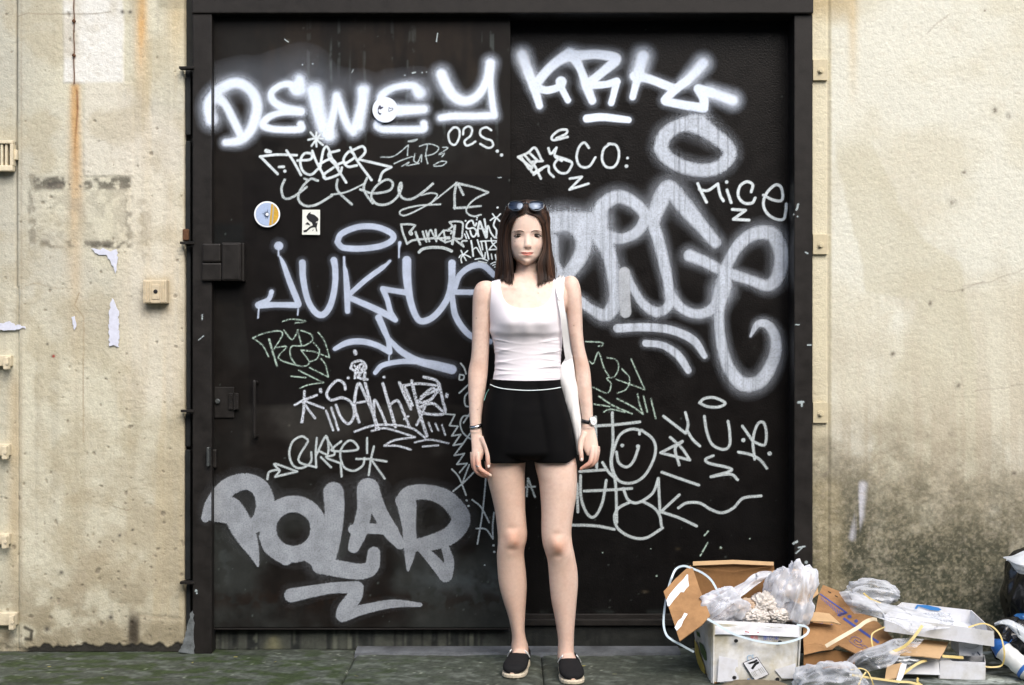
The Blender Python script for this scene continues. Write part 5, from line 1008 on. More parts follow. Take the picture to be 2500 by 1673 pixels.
parts += [foot_rows(0, heelL, toeL, 0, -.003), foot_rows(0, heelR, toeR, 0, -.003)]
# nose
NX = 1288.5; fy = -.392
parts.append(limb([(573, 1284, 1292, fy, .002, .02), (582, 1282, 1294.5, fy, .0040, .02), (592, 1281, 1296, fy, .0080, .02), (599, 1280, 1297.5, fy, .0112, .02), (603.5, 1279.5, 1298, fy, .0095, .02), (608.5, 1282, 1295.5, fy, .0025, .02)], 16, 4))
def relax(V, T, it, w, mu=-.53, lam=.5):
    """Taubin smoothing: evens out the surface without shrinking it"""
    e = np.vstack([T[:, [0, 1]], T[:, [1, 2]], T[:, [2, 0]]]); e = np.unique(np.sort(e, 1), axis=0); a, b = e.T; n = len(V); deg = np.bincount(a, minlength=n) + np.bincount(b, minlength=n)
    V = V.copy()
    for i in range(it):
        L = np.stack([(np.bincount(a, V[b, k], n) + np.bincount(b, V[a, k], n)) / deg for k in range(3)], 1) - V
        V += L * w[:, None] * (lam if i % 2 == 0 else mu)
    return V
BV, BT = fuse(parts, .0026, 4, .5)
_d = CAM_D + BV[:, 1]; _py = 836.5 - (BV[:, 2] - CAM_H) * FPX / _d; _px = BV[:, 0] * FPX / _d + 1250
_w = np.where((_py > 1045) & (_py < 1180) & ((_px < 1200) | (_px > 1412)), .15, 1.0)
BV = relax(BV, BT, 24, _w)

def px_of(V): d = CAM_D + V[:, 1]; return V[:, 0] * FPX / d + 1250, 836.5 - (V[:, 2] - CAM_H) * FPX / d
BPX, BPY = px_of(BV); BN = vnormals(BV, BT)
front = (BN[:, 1] < .1) & (BV[:, 1] < -.33)
def gauss(cx, cy, sx, sy): return np.exp(-((BPX - cx) / sx) ** 2 - ((BPY - cy) / sy) ** 2) * front
disp = np.zeros(len(BV))                                # displacement towards the camera, face modelling
for cx in (1266, 1310):
    disp -= .0058 * gauss(cx, 576, 12, 6.5)
    disp += .0022 * gauss(cx, 565, 13, 4)
    disp += .0050 * gauss(cx - 5 * np.sign(1288 - cx), 600, 14, 12)
disp += .0045 * gauss(1287, 617, 13, 3.0) + .0050 * gauss(1287, 623, 10, 3.6) - .0030 * gauss(1287, 619.6, 17, 1.6) - .0022 * gauss(1288, 611, 4, 4)
disp -= .0025 * gauss(1287, 631, 12, 3.5) ; disp += .0035 * gauss(1286, 640, 10, 5)
disp -= .0012 * (gauss(1268.5, 619.5, 3, 3) + gauss(1305, 618.5, 3, 3))
for cx in (1283.6, 1294.2): disp -= .004 * gauss(cx, 605.8, 2.6, 1.8)
# bust: two soft swells joined across the middle, steeper below
for cx in (1243, 1329):
    up = np.exp(-((BPX - cx) / 33) ** 2 - ((BPY - 787) / np.where(BPY < 787, 42, 25)) ** 2) * (BN[:, 1] < .3) * (BV[:, 1] < -.33); disp += .034 * up
disp += .014 * np.exp(-((BPX - 1286) / 26) ** 2 - ((BPY - 785) / np.where(BPY < 785, 40, 26)) ** 2) * (BN[:, 1] < .3) * (BV[:, 1] < -.33)
# collar bones, knees
disp += .0035 * (np.exp(-((BPY - 702 - (BPX - 1255) * .06) / 5) ** 2) * sstep(1195, 1215, BPX) * sstep(1268, 1256, BPX) + np.exp(-((BPY - 698 + (BPX - 1330) * .06) / 5) ** 2) * sstep(1305, 1318, BPX) * sstep(1385, 1365, BPX)) * front
disp -= .003 * gauss(1287, 704, 9, 7)
for cx, cy in ((1251, 1316), (1361, 1331)):
    kf = sstep(.15, -.45, BN[:, 1]); kg = lambda a, b, sx, sy: np.exp(-((BPX - a) / sx) ** 2 - ((BPY - b) / sy) ** 2) * kf
    disp += .0055 * kg(cx, cy, 16, 15) - .0042 * kg(cx - 22, cy + 4, 9, 18) - .0042 * kg(cx + 22, cy + 4, 9, 18) - .004 * kg(cx, cy + 27, 14, 8) - .003 * kg(cx, cy - 26, 15, 9)
BV[:, 1] -= disp
_fm = sstep(660, 645, BPY) * (BV[:, 1] < -.33); BV = relax(BV, BT, 10, _fm)
BN = vnormals(BV, BT)
# ---- skin colour
c = np.ones((len(BV), 3)) * np.array((0.735, 0.555, 0.465))
n1 = fbm(BV[:, 0] * 30 + BV[:, 1] * 11, BV[:, 2] * 30, 601, 4)
c = mixc(c, (0.65, 0.455, 0.36), sstep(.4, .7, n1) * .5)
c = mixc(c, (0.60, 0.40, 0.33), sstep(.52, .66, fbm(BV[:, 0] * 95 + BV[:, 1] * 60, BV[:, 2] * 95, 605, 3)) * .25 * (BPY > 660)); c = mixc(c, (0.55, 0.36, 0.30), sstep(1380, 1500, BPY) * .25); c = mixc(c, (0.60, 0.41, 0.315), sstep(1100, 1180, BPY) * ((BPX > 1200) & (BPX < 1405)) * np.where(BPX < 1300, .5, .25))  # fine mottling; legs darkened, the left most, shade put into the skin colour
face = sstep(655, 640, BPY)
c = mixc(c, (0.77, 0.60, 0.505), face * .45)
def cg(cx, cy, sx, sy): return np.exp(-((BPX - cx) / sx) ** 2 - ((BPY - cy) / sy) ** 2)
for cx, cy in ((1256, 1316), (1363, 1333)):
    c = mixc(c, (0.60, 0.31, 0.21), cg(cx, cy, 22, 24) * (.35 + .5 * n1)); c = mixc(c, (0.45, 0.19, 0.12), cg(cx + 4, cy + 12, 10, 7) * .5)
for cx, cy in ((1168, 893), (1420, 888)): c = mixc(c, (0.52, 0.30, 0.20), cg(cx, cy, 16, 14) * .35)
c = mixc(c, (0.60, 0.27, 0.19), np.maximum(sstep(1098, 1135, BPY) * ((BPX < 1200) | (BPX > 1412)) * (BPY < 1170) * (BV[:, 1] < -.3) * ((BPX < 1195) * (BPX > 1140) + (BPX > 1414) * (BPX < 1470) > 0), 0) * .65)
c = mixc(c, (0.70, 0.37, 0.29), (cg(1257, 600, 13, 10) + cg(1316, 600, 12, 10)) * .30 * front); c = mixc(c, (0.66, 0.36, 0.28), cg(1289, 601, 7, 5) * .28 * front)
lx = (BPX - 1287) / 15.8; lup = 618.6 - 1.7 * lx ** 2 - 3.6 * (1 - lx ** 2) + .9 * np.exp(-(lx / .16) ** 2); llo = 618.6 - 1.7 * lx ** 2 + 6.6 * np.clip(1 - lx ** 2, 0, 1) ** .8
lip = sstep(-.7, .5, BPY - lup) * sstep(-.7, .7, llo - BPY) * sstep(1.02, .9, np.abs(lx)) * front
c = mixc(c, (0.56, 0.17, 0.135), lip * .9)
c = mixc(c, (0.22, 0.06, 0.05), np.exp(-((BPY - 619.0 + lx ** 2 * 2.2) / .8) ** 2) * sstep(1.08, .95, np.abs(lx)) * front * .75)
for cx in (1266, 1310): c = mixc(c, (0.40, 0.22, 0.16), cg(cx, 575, 13, 6.5) * front * .55)  # soft eye-socket shade painted into the skin
for cx in (1283.6, 1294.2): c = mixc(c, (0.16, 0.05, 0.03), cg(cx, 606, 2.2, 1.5) * front * .85)
for a, b_ in ((1163, 777), (1314, 716), (1401, 795), (1257, 590), (1166, 1000)): c = mixc(c, (0.16, .07, .04), cg(a, b_, 1.5, 1.5) * .7)
M_skin = mat('skin', vcol=True, rough=.5, spec=.35, var=.06, var_scale=120, sss=.12)
BASE_P = Vector((G(1310, -.31), -.31, 0.0))
person = thing('person', 'young woman standing upright in a white tank top and black shorts', 'person', BASE_P)
obj('body', BV, BT, M_skin, person, smooth=True, attrs={'Col': c})

# ---- eyes, brows
M_eye = mat('eye', vcol=True, rough=.35, spec=.3); M_lash = mat('dark_lash', (.025, .015, .010), rough=.7); M_brow = mat('brow_hair', (.14, .08, .055), rough=.8)
def face_y(px, py):
    m = (np.abs(BPX - px) < 3.5) & (np.abs(BPY - py) < 3.5) & (BV[:, 1] < -.33); return BV[m, 1].min() if m.any() else -.39
for cx, cy in ((1266, 576.5), (1310, 576.0)):
    y0 = face_y(cx, cy); V, F = ellipsoid(PY(cx, cy, y0 + .0062), (.0142, .0094, .0052), 28); V = np.array(V); ex, ey = px_of(V)
    col_ = np.ones((len(V), 3)) * np.array((.44, .38, .36)); r = np.hypot(ex - cx + .5, ey - cy)
    col_ = mixc(col_, (.045, .024, .014), sstep(5.3, 4.7, r)); col_ = mixc(col_, (.004, .003, .003), sstep(2.8, 2.2, r)); col_ = mixc(col_, (.6, .6, .6), sstep(.8, .4, np.hypot(ex - cx - 1, ey - cy + 1.8)))  # iris, pupil, then a small painted catchlight
    obj('eye', V, F, M_eye, person, smooth=True, attrs={'Col': col_})
    sg = 1 if cx < 1288 else -1
    pts = [PY(cx + dx, cy + dy, face_y(cx, cy) - .0028 + abs(dx) * .0004) for dx, dy in ((-11.5, 1.4 + sg * .6), (-6.5, -2.6), (0, -4.3), (6.5, -2.8), (11.5, 1.4 - sg * .6))]
    MB().tube(spline3(pts, 4), [.0007] + [.0018] * 15 + [.0007], 6).obj('eyelashes', M_lash, person)
    bp = [(-15 * sg, 3.2), (-8 * sg, -.8), (0, -2.4), (8 * sg, -1.6), (13 * sg, .6)]
    bp = [PY(cx + dx, 565.5 + dy, face_y(cx + dx * .8, 565.5 + dy) - .0004) for dx, dy in bp]
    k = len(spline3(bp, 4)); MB().tube(spline3(bp, 4), list(np.interp(np.linspace(0, 1, k), [0, .3, .8, 1], [.0006, .0018, .0024, .0014])), 6, flat=.6).obj('eyebrow', M_brow, person)

# ---- tank top
z_hem = 919
neck_l = np.interp(BPY, [672, 690, 719, 740, 752], [1222, 1219, 1226, 1243, 1275]); neck_r = np.interp(BPY, [672, 690, 719, 740, 752], [1354, 1353, 1344, 1328, 1302])
isfront = BN[:, 1] < .25
g_neck = np.clip(((np.abs(BPX - 1286) / 64) ** 2.7 + (np.maximum(BPY - 686, 0) / 69) ** 2.7 - 1) * 26, -30, 30)
arm_l = np.interp(BPY, [672, 690, 720, 750, 775, 800, 830], [1200, 1201, 1200, 1198.5, 1198, 1198.5, 1199]); arm_r = np.interp(BPY, [672, 690, 720, 750, 775, 800, 1000], [1379, 1378, 1374, 1374, 1376, 1382, 1386])
g_arm = np.minimum(BPX - arm_l, arm_r - BPX)
hem = 925 + 6 * np.cos(np.clip((BPX - 1290) / 80, -1.5, 1.5)) - 2
g_back = np.where((~isfront) & (BPY < 760), np.maximum(np.maximum(neck_l - BPX, BPX - neck_r), (BPY - 720) * .8), 9)
gtop = np.minimum.reduce([g_neck, g_arm, hem + 6 - BPY, BPY - 600, g_back])
lt = np.exp(-((BPY - 800) / 60) ** 2)
V2 = BV.copy()
near = (np.abs(BV[:, 0] - G(1288, -.31)) < .17) & (BPY > 660) & (BPY < 960)
off = .0035 + .0 * BPX
# bridge between the breasts, then drag folds across ribs and waist
dxl = BPX - 1285; y = BPY
w1 = (fbm(BV[:, 0] * 6, BV[:, 2] * 55, 611, 3) - .5); w2 = (fbm(BV[:, 0] * 9 + 5, BV[:, 2] * 80, 613, 3) - .5)
side = sstep(18, 70, np.abs(dxl)); belly = sstep(818, 835, y)
fold = np.zeros_like(y)
for k in range(13):
    yc = 826 + k * 8.4 + 3 * math.sin(k * 2.1); sl = (.10 if k < 6 else -.05 if k % 2 else .07)
    sgn = -1 if k % 3 else 1
    dd = y - yc - sl * np.abs(dxl) * sgn - 4 * np.sin(dxl / 34 + k * 1.7); am = (.35 + .65 * abs(math.sin(k * 1.9)))
    fold += am * np.exp(-(dd / 2.6) ** 2) * (side * .9 + .12) * (np.where(dxl < 0, .5 + .5 * math.sin(k * 2.3), .5 + .5 * math.cos(k * 1.4)) * .8 + .35)
facing = np.clip(-BN[:, 1], .25, 1)
off = off + .0040 * fold * belly * facing + .003 * w1 * belly * (.3 + side)
off = off + .009 * np.exp(-((dxl) / 17) ** 2) * np.exp(-((y - 790) / 30) ** 2) + .004 * np.exp(-((y - 812 + np.abs(np.abs(dxl) - 42) * .1) / 9) ** 2)
V2 = BV + BN * off[:, None]
TV, TT = clip_mesh(V2, BT, np.where(near, gtop, -5))
TN = vnormals(TV, TT); TV, TT = shell(TV, TT, TN, .0045)
M_top = mat('white_jersey', (.82, .785, .83), rough=.85, spec=.2, var=.03, var_scale=300, sheen=.15)
obj('tank_top', TV, TT, M_top, person, smooth=True)

# ---- shorts
sh = []
sl = [(920, 1196, 1300, -.314, .093, .092), (940, 1195, 1300, -.312, .097, .098), (985, 1181, 1296, -.31, .105, .112), (1030, 1176, 1292, -.31, .108, .122), (1070, 1174, 1290, -.308, .106, .122), (1105, 1176, 1289, -.306, .100, .112), (1127, 1180, 1288, -.304, .096, .104)]
sr = [(920, 1270, 1368, -.314, .093, .092), (940, 1276, 1370.5, -.312, .097, .098), (985, 1284, 1382, -.312, .106, .112), (1030, 1290, 1395, -.314, .110, .122), (1070, 1296, 1402, -.316, .108, .122), (1100, 1301, 1406, -.319, .104, .112), (1127, 1304, 1409, -.322, .098, .104)]
sm = [(914, 1203, 1364, -.314, .090, .092), (926, 1199, 1367, -.313, .095, .096), (985, 1184, 1384, -.31, .108, .112), (1040, 1180, 1396, -.311, .114, .118), (1090, 1182, 1400, -.313, .113, .112), (1106, 1184, 1402, -.314, .108, .110), (1117, 1220, 1370, -.314, .08, .09), (1121, 1260, 1330, -.314, .04, .05)]
HV, HT = fuse([limb(sl, 100, 6), limb(sr, 100, 6), limb(sm, 110, 6)], .004, 12, .5)
hx, hy = px_of(HV)
HN = vnormals(HV, HT); HV = HV + HN * ((fbm(HV[:, 0] * 9, HV[:, 2] * 14, 631, 3) - .5) * .006)[:, None]
wl_ = 925 + 7 * np.cos(np.clip((hx - 1290) / 80, -1.5, 1.5)) - 2
hemy = 1131 - 16 * sstep(1380, 1412, hx) - 4 * sstep(1205, 1180, hx)
HV, HT = clip_mesh(HV, HT, np.minimum(hy - wl_, hemy - hy)); HN = vnormals(HV, HT); HV, HT = shell(HV, HT, HN, .012)
M_shorts = mat('black_crepe', (.0022, .0022, .0026), rough=.8, spec=.12, bump=.0001, bump_scale=800)
shorts = obj('shorts', HV, HT, M_shorts, person, smooth=True)
M_piping = mat('white_piping', (.72, .80, .82), rough=.6)
def on_surface(px, py, S, extra=.0012):
    sx, sy = px_of(S); m = (np.abs(sx - px) < 4) & (np.abs(sy - py) < 4); y = S[m, 1].min() if m.any() else -.4; return PY(px, py, y - extra)
rowp = [(1197.5, 939), (1208, 944), (1225, 948.5), (1250, 951.5), (1285, 953.5), (1320, 952.5), (1345, 950), (1369, 946)]
def outline_pt(px, py, xc, a):
    return None
pp = [on_surface(a, b, HV) for a, b in rowp]
MB().tube(spline3(pp, 6), .0021, 8, flat=.8).obj('waist_piping', M_piping, shorts)
MB().tube(spline3([on_surface(a, b, HV) for a, b in ((1193.5, 951), (1187, 962), (1182, 978))], 5), .0012, 6).obj('pocket_piping', mat('mint_piping', (.25, .55, .50), rough=.6), shorts)

# ---- hair: many flat locks falling from a centre parting
rng = random.Random(11)
from mathutils.bvhtree import BVHTree
_hm = (BV[BT][:, :, 2].min(1) > Z(705, -.3))
_bvh = BVHTree.FromPolygons([Vector(p) for p in BV], [tuple(map(int, t)) for t in BT[_hm]])
CAMP = Vector((0, -CAM_D, CAM_H))
def outside(p, gap, frontal):
    """push a point of a lock out of the skull"""
    if frontal:
        dr = Vector((0, 1, 0)); hit = _bvh.ray_cast(Vector((p.x, -1.5, p.z)), dr)
        if hit[0] is not None and p.y > hit[0].y - gap: return Vector((p.x, hit[0].y - gap, p.z))
        return p
    co, nr, _, dist = _bvh.find_nearest(p)
    if co is not None and ((p - co).dot(nr) < gap) and dist < .06: return co + nr * gap
    return p
hc = Vector(PY(1287, 552, -.295)); hrx, hry, hrz = .0785, .106, .0905
def scalp(th, ph):                                       # th around (0 = right, 90 = front), ph up from horizontal
    return hc + Vector((hrx * math.cos(ph) * math.cos(th), -hry * math.cos(ph) * math.sin(th), hrz * math.sin(ph)))
hv, hf, hcol = [], [], []
def lock(pts, w, col, out):
    n = len(pts); k0 = len(hv)
    for i, p in enumerate(pts):
        t = (pts[min(i + 1, n - 1)] - pts[max(i - 1, 0)]).normalized(); sd = t.cross(out).normalized(); tp = min(1.0, (n - 1 - i) / 2.0 + .25) * min(1, i / 2 + .6)
        nr = sd.cross(t).normalized()
        hv.extend([p + sd * w / 2 * tp, p + nr * w * .22 * tp, p - sd * w / 2 * tp]); hcol.extend([col] * 3)
    for i in range(n - 1):
        a = k0 + i * 3; hf.extend([[a, a + 1, a + 4, a + 3], [a + 1, a + 2, a + 5, a + 4]])
def hair_target(side, f, lvl):
    """how the curtain hangs: side -1 picture-left / +1 picture-right, f 0 (front edge) .. 1 (back), lvl photo height -> point"""
    if side < 0:
        outer = np.interp(lvl, [500, 520, 540, 580, 620, 660, 690], [1243, 1233, 1224, 1216.5, 1216, 1214, 1209]); inner = np.interp(lvl, [521, 525, 529, 537, 545, 552, 567, 600, 620, 645, 690], [1284, 1274, 1265.5, 1258.5, 1254, 1250.5, 1246, 1243, 1244.5, 1251, 1253])
    else:
        outer = np.interp(lvl, [500, 520, 540, 580, 620, 660, 690], [1326, 1333, 1338, 1343, 1346.5, 1352, 1355]); inner = np.interp(lvl, [521, 525, 529, 537, 545, 552, 567, 600, 615, 640, 690], [1287, 1299, 1307.5, 1316.5, 1320, 1323, 1325, 1327, 1325, 1313.5, 1314])
    return outer, inner
base_cols = [(.024, .0108, .0055), (.030, .0135, .0068), (.021, .0092, .0048), (.036, .016, .0082), (.017, .0077, .004)]
for side in (-1, 1):
    for i in range(1500):
        f = rng.random(); lay = rng.random()
        # root on the parting, path over the skull then down the curtain at depth set by f
        ysk = np.interp(f, [0, .25, .6, 1], [-.375, -.33, -.27, -.215]) + rng.uniform(-.008, .008)
        end = 0
        q = rng.random() ** .8                                     # 0 inner edge .. 1 outer edge
        if f > .35: q = .35 + .65 * q
        end = (697 if side > 0 else 692) - q * (22 if side > 0 else 13) + rng.gauss(0, 4) - (4 if f > .5 else 0)
        if rng.random() < .12: end -= rng.uniform(4, 26)
        pts = []; wv = rng.uniform(.5, 2.2); wp = rng.uniform(0, 6.3) if rng.random() < .3 else q * 5
        ty0 = np.interp(ysk, [-.40, -.36, -.30, -.22], [524, 506, 494.5, 500]) - 1.0
        pts.append(PY(1283.5 + side * .8 + rng.uniform(-.6, .6), ty0, ysk))
        lv = [max(ty0 + 2, 499), 510, 521, 530, 541, 555, 580, 610, 640, 668, end]
        for k, l in enumerate(lv):
            if l <= ty0 + 1: continue
            o_, n_ = hair_target(side, f, l); d_ = rng.uniform(-1.0, 1.0) + wv * math.sin(l / 30 + wp) * (l - 500) / 120
            if f > .5 and l > 520: n_ = n_ + side * 6
            x = n_ + (o_ - n_) * q
            # depth: hug the skull above the ears, hang below
            dep = np.interp(l, [500, 530, 575, 640, 700], [0, .004, .012, .020, .022]) * (1 if f < .4 else .3)
            yy = ysk + (abs(x - 1287) / 50) ** 2 * .035 * (1 if f < .5 else -.3) - dep * (1 - lay * .5) * .6 + .0
            pts.append(PY(x + d_, l, yy - .004 * lay))
        pts = [outside(p, .003 + .006 * lay, f < .45) for p in pts]
        if end > 680 and side < 0 and q > .85 and rng.random() < .5: pts[-1] = pts[-1] + Vector((-.006, 0, .004))
        P_ = spline3(pts, 3); b = base_cols[rng.randrange(5)]; k = rng.uniform(.85, 1.15) * (1.5 + .9 * math.sin(q * 9 + 1) * (q > .2) if side > 0 else .8 + .25 * math.sin(q * 7))  # right-hand locks paler, left darker: side light put into the hair colour
        lock(P_, rng.uniform(.0020, .0050), tuple(z * k for z in b), Vector((side * .5, -1, .2)).normalized())
# back of the head
for i in range(500):
    th = rng.uniform(-math.pi, 0); pts = []
    x0 = math.cos(th)
    for k, ph in enumerate(np.linspace(1.45, -.1, 6)): pts.append(scalp(th, ph) + Vector((0, 0, .003)))
    for l in (610, 650, rng.uniform(684, 696)): pts.append(Vector((pts[5].x * 1.0 + x0 * .012 * (l - 575) / 100, pts[5].y + .004 * (l - 575) / 100, Z(l, -.25))))
    lock(spline3(pts, 2), rng.uniform(.006, .010), tuple(z * rng.uniform(.8, 1.2) for z in base_cols[rng.randrange(5)]), Vector((math.cos(th), -math.sin(th), .2)).normalized())
for k in range(34):                                         # flyaways round the outline
    sd_ = rng.choice((-1, 1)); l0 = rng.uniform(498, 640); o_, _n = hair_target(sd_, .2, l0); o2, _n = hair_target(sd_, .2, min(692, l0 + 45)); e_ = rng.uniform(.5, 4.5) * sd_
    lock(spline3([PY(o_ - 3 * sd_, l0, -.31), PY((o_ + o2) / 2 + e_, l0 + 22, -.315), PY(o2 + e_ * rng.uniform(-.2, 1.6), min(697, l0 + 46), -.32)], 4), .0009, (.045, .024, .013), Vector((0, -1, 0)))
for k in range(7):                                          # stray hairs
    x = 1352 + rng.uniform(-3, 6); lock(spline3([PY(1338, 560, -.31), PY(1346, 610, -.315), PY(x, 650, -.32), PY(x + rng.uniform(-2, 6), 676, -.32)], 4), .0008, (.05, .03, .02), Vector((0, -1, 0)))
M_hair = mat('brown_hair', vcol=True, rough=.5, spec=.3, var=.35, var_scale=160, stretch=(1, 1, .06))
hair = obj('hair', [tuple(p) for p in hv], hf, M_hair, person, smooth=True, attrs={'Col': np.array(hcol)})
cap = []
for r_ in np.linspace(0, 1, 9): pass
Vc, Fc = ellipsoid(hc + Vector((0, .010, 0)), (hrx - .002, hry - .008, hrz - .002), 28); Vc = np.array(Vc)
cx_, cy_ = px_of(Vc); g = np.maximum(Vc[:, 1] + .31, (525 - cy_) * .001) ; T3 = np.array([[q[0], q[i], q[i + 1]] for q in Fc for i in range(1, len(q) - 1)])
Vc, Tc = clip_mesh(Vc, T3, g); obj('hair_underlayer', Vc, Tc, mat('dark_hair', (.018, .008, .005), rough=.6), hair, smooth=True)

# ---- shoes
M_canvas = mat('black_canvas', (.010, .010, .011), rough=.85, spec=.2, bump=.0004, bump_scale=700); M_sole = mat('cream_rubber', (.62, .55, .42), rough=.6, var=.15, var_scale=60); M_elastic = mat('white_elastic', (.7, .72, .72), rough=.8)
def make_shoe(heel, toe, legc):
    V, F = foot_rows(0, heel, toe, 0, .004); V = np.array(V); T = np.array([[q[0], q[i], q[i + 1]] for q in F for i in range(1, len(q) - 1)])
    # dense copy, smoothed
    Vd, Td = fuse([(list(map(Vector, V)), F)], .0035, 6, .5)
    h = np.array([heel[0], heel[1]]); dv = np.array([toe[0] - heel[0], toe[1] - heel[1]]); L = np.linalg.norm(dv); dv /= L; sd = np.array([-dv[1], dv[0]])
    t = ((Vd[:, :2] - h) @ dv) / L; s_ = (Vd[:, :2] - h) @ sd; z = Vd[:, 2]
    lim = np.interp(t, [0, .1, .25, .42, .52, .60], [.070, .066, .052, .056, .066, .2]) - .0 * s_
    g = lim - z + np.where(t > .56, .2, 0) - np.where((t > .40) & (t < .60), np.clip(.014 - np.abs(s_), 0, 1) * 0, 0)
    U, UT = clip_mesh(Vd, Td, np.minimum(g, z - .012)); UN = vnormals(U, UT); U, UT = shell(U, UT, UN, .004)
    up = obj('shoe', U, UT, M_canvas, person, smooth=True)
    # sole: outline of the shoe at ground, thick band
    prof = []
    prof_t = [0.0, .03, .08, .2, .36, .5, .64, .78, .88, .95, .985, 1.0]; wd = [.010, .022, .028, .033, .034, .037, .042, .043, .040, .031, .019, .005]
    for sgn in (1, -1):
        seq = list(zip(prof_t, wd)) if sgn > 0 else list(zip(prof_t, wd))[::-1]
        for tt, w in seq: prof.append(np.append(h + dv * (tt * (L + .012) - .006) + sd * sgn * w, 0.0))
    m = MB(); lay = [(.0, -.003), (.003, .0), (.011, .001), (.015, -.001)]; n = len(prof); cen = np.mean(prof, 0)
    for zz, gr in lay:
        for p in prof:
            dr = (p - cen); dr /= np.linalg.norm(dr); m.v.append(tuple(p + dr * gr + np.array([0, 0, zz + .0012])))
    m.f += [[i * n + k, i * n + (k + 1) % n, (i + 1) * n + (k + 1) % n, (i + 1) * n + k] for i in range(3) for k in range(n)] + [list(range(n))[::-1], [3 * n + k for k in range(n)]]
    m.obj('sole', M_sole, up, smooth=False)
    for sgn in (1, -1):
        pts = []
        for tt, ss, zz in ((.50, .026, .060), (.45, .034, .048), (.41, .039, .036)):
            q = h + dv * tt * L + sd * sgn * ss; pts.append(Vector((q[0], q[1], zz + .012)))
        MB().ribbon(pts, .012, [Vector((sd[0] * sgn, sd[1] * sgn, .8)).normalized()] * 3, .003).obj('elastic_gusset', M_elastic, up)
make_shoe(heelL, toeL, None); make_shoe(heelR, toeR, None)

# ---- bracelet, watch, ring
def band(c, rx, ry, h, tilt, m, name, parent, t=.0015):
    v = []; seg = 28; rot = tilt
    for dz in (-h / 2, h / 2):
        for rr in (0, t):
            for k in range(seg):
                a = 2 * math.pi * k / seg; v.append(Vector(c) + rot @ Vector(((rx + rr) * math.cos(a), (ry + rr) * math.sin(a), dz)))
    f = []
    for a, b in ((0, 1), (1, 3), (3, 2), (2, 0)): f += [[a * seg + k, a * seg + (k + 1) % seg, b * seg + (k + 1) % seg, b * seg + k] for k in range(seg)]
    return obj(name, v, f, m, parent, smooth=True)
from mathutils import Euler
M_silverm = mat('brushed_silver', (.55, .56, .58), rough=.25, metal=1.0); M_leather = mat('dark_leather', (.012, .012, .016), rough=.5)
band(PY(1161.5, 1041, -.336), .0218, .0205, .010, Euler((R(8), R(-14), 0)).to_matrix(), M_silverm, 'bracelet', person)
band(PY(1161.5, 1036.5, -.335), .0218, .0205, .0025, Euler((R(8), R(-14), 0)).to_matrix(), M_black, 'hair_tie', person)
wa = band(PY(1435, 1029, -.333), .0222, .0195, .013, Euler((R(6), R(9), 0)).to_matrix(), M_leather, 'watch_strap', person)
wd_n = Vector((.62, -.78, .05)).normalized(); wc = PY(1446, 1028, -.348)
MB().disc(wc, wd_n, .0165, .007, 28, .001).obj('watch_case', M_silverm, wa)
MB().disc(wc + wd_n * .0068, wd_n, .0148, .0008, 28).obj('watch_dial', mat('white_dial', (.82, .82, .82), rough=.3), wa)
def hand_(a, l): 
    u = wd_n.cross(Vector((0, 0, 1))).normalized(); w = wd_n.cross(u); e = u * math.cos(a) + w * math.sin(a); c0 = wc + wd_n * .0079
    return MB().tube([c0, c0 + e * l], .0004, 4).obj('watch_hand', M_black, wa)
hand_(.7, .008); hand_(2.2, .011)
rb = Vector(PY(1167.8, 1136, -.3735)); band(rb, .0100, .0100, .0030, Euler((R(20), R(8), 0)).to_matrix(), M_silverm, 'ring', person, .0012)
M_nail = mat('pale_nail', (.80, .68, .62), rough=.25)
for c_, r_ in ((PY(1192.8, 1139, -.3825), (.0050, .0022, .0062)), (PY(1420, 1122.5, -.3785), (.0050, .0022, .0058))):
    v, f = ellipsoid(c_, r_, 12); obj('thumbnail', [tuple(p) for p in v], f, M_nail, person, smooth=True)

# ---- sunglasses pushed up on the head
sgt = thing('sunglasses', 'dark sunglasses pushed up on top of her brown hair', 'sunglasses', PY(1287, 515, -.39))
M_frameg = mat('glossy_dark_frame', (.012, .02, .03), rough=.12, coat=.5); M_lens = mat('mirror_lens', (.055, .068, .09), rough=.06, metal=.95, var=.0)
def lens_outline(cx, cy, sx, sy, flip):
    pts = [(-1.0, -.25), (-.8, -.75), (-.3, -1.0), (.4, -.95), (.9, -.6), (.95, .0), (.75, .55), (.3, .95), (-.3, .95), (-.75, .6), (-.95, .2), (-1.0, -.25)]
    return [PY(cx + (a if not flip else -a) * sx, cy + b * sy, -.392 - .012 * (1 - ((cx + (a if not flip else -a) * sx - 1287) / 45) ** 2) - (b * sy) * .0006) for a, b in pts]
for cx, fl in ((1259.5, False), (1309.5, True)):
    ol = spline3(lens_outline(cx, 503.5, 18.5, 11.5, fl), 4)
    MB().tube(ol, .0023, 8).obj('lens_rim', M_frameg, sgt)
    cen = sum(ol, Vector()) / len(ol) + Vector((0, -.004, .001)); n = len(ol); mid = [(p + cen) / 2 + Vector((0, -.002, 0)) for p in ol]
    obj('lens', [tuple(p) for p in ol + mid + [cen]], [[k, (k + 1) % n, n + (k + 1) % n, n + k] for k in range(n)] + [[n + k, n + (k + 1) % n, 2 * n] for k in range(n)], M_lens, sgt, smooth=True)
MB().tube(spline3([PY(1279, 499, -.404), PY(1284.5, 495.5, -.408), PY(1290, 499.5, -.404)], 4), .0024, 8).obj('bridge', M_frameg, sgt)
for pts in ([(1240.5, 500, -.392), (1236, 503, -.375), (1234, 514, -.32), (1233, 535, -.26)], [(1329, 500, -.392), (1333, 503, -.375), (1335, 514, -.32), (1336, 535, -.26)]):
    MB().tube(spline3([PY(*p) for p in pts], 4), .002, 6).obj('temple_arm', M_frameg, sgt)

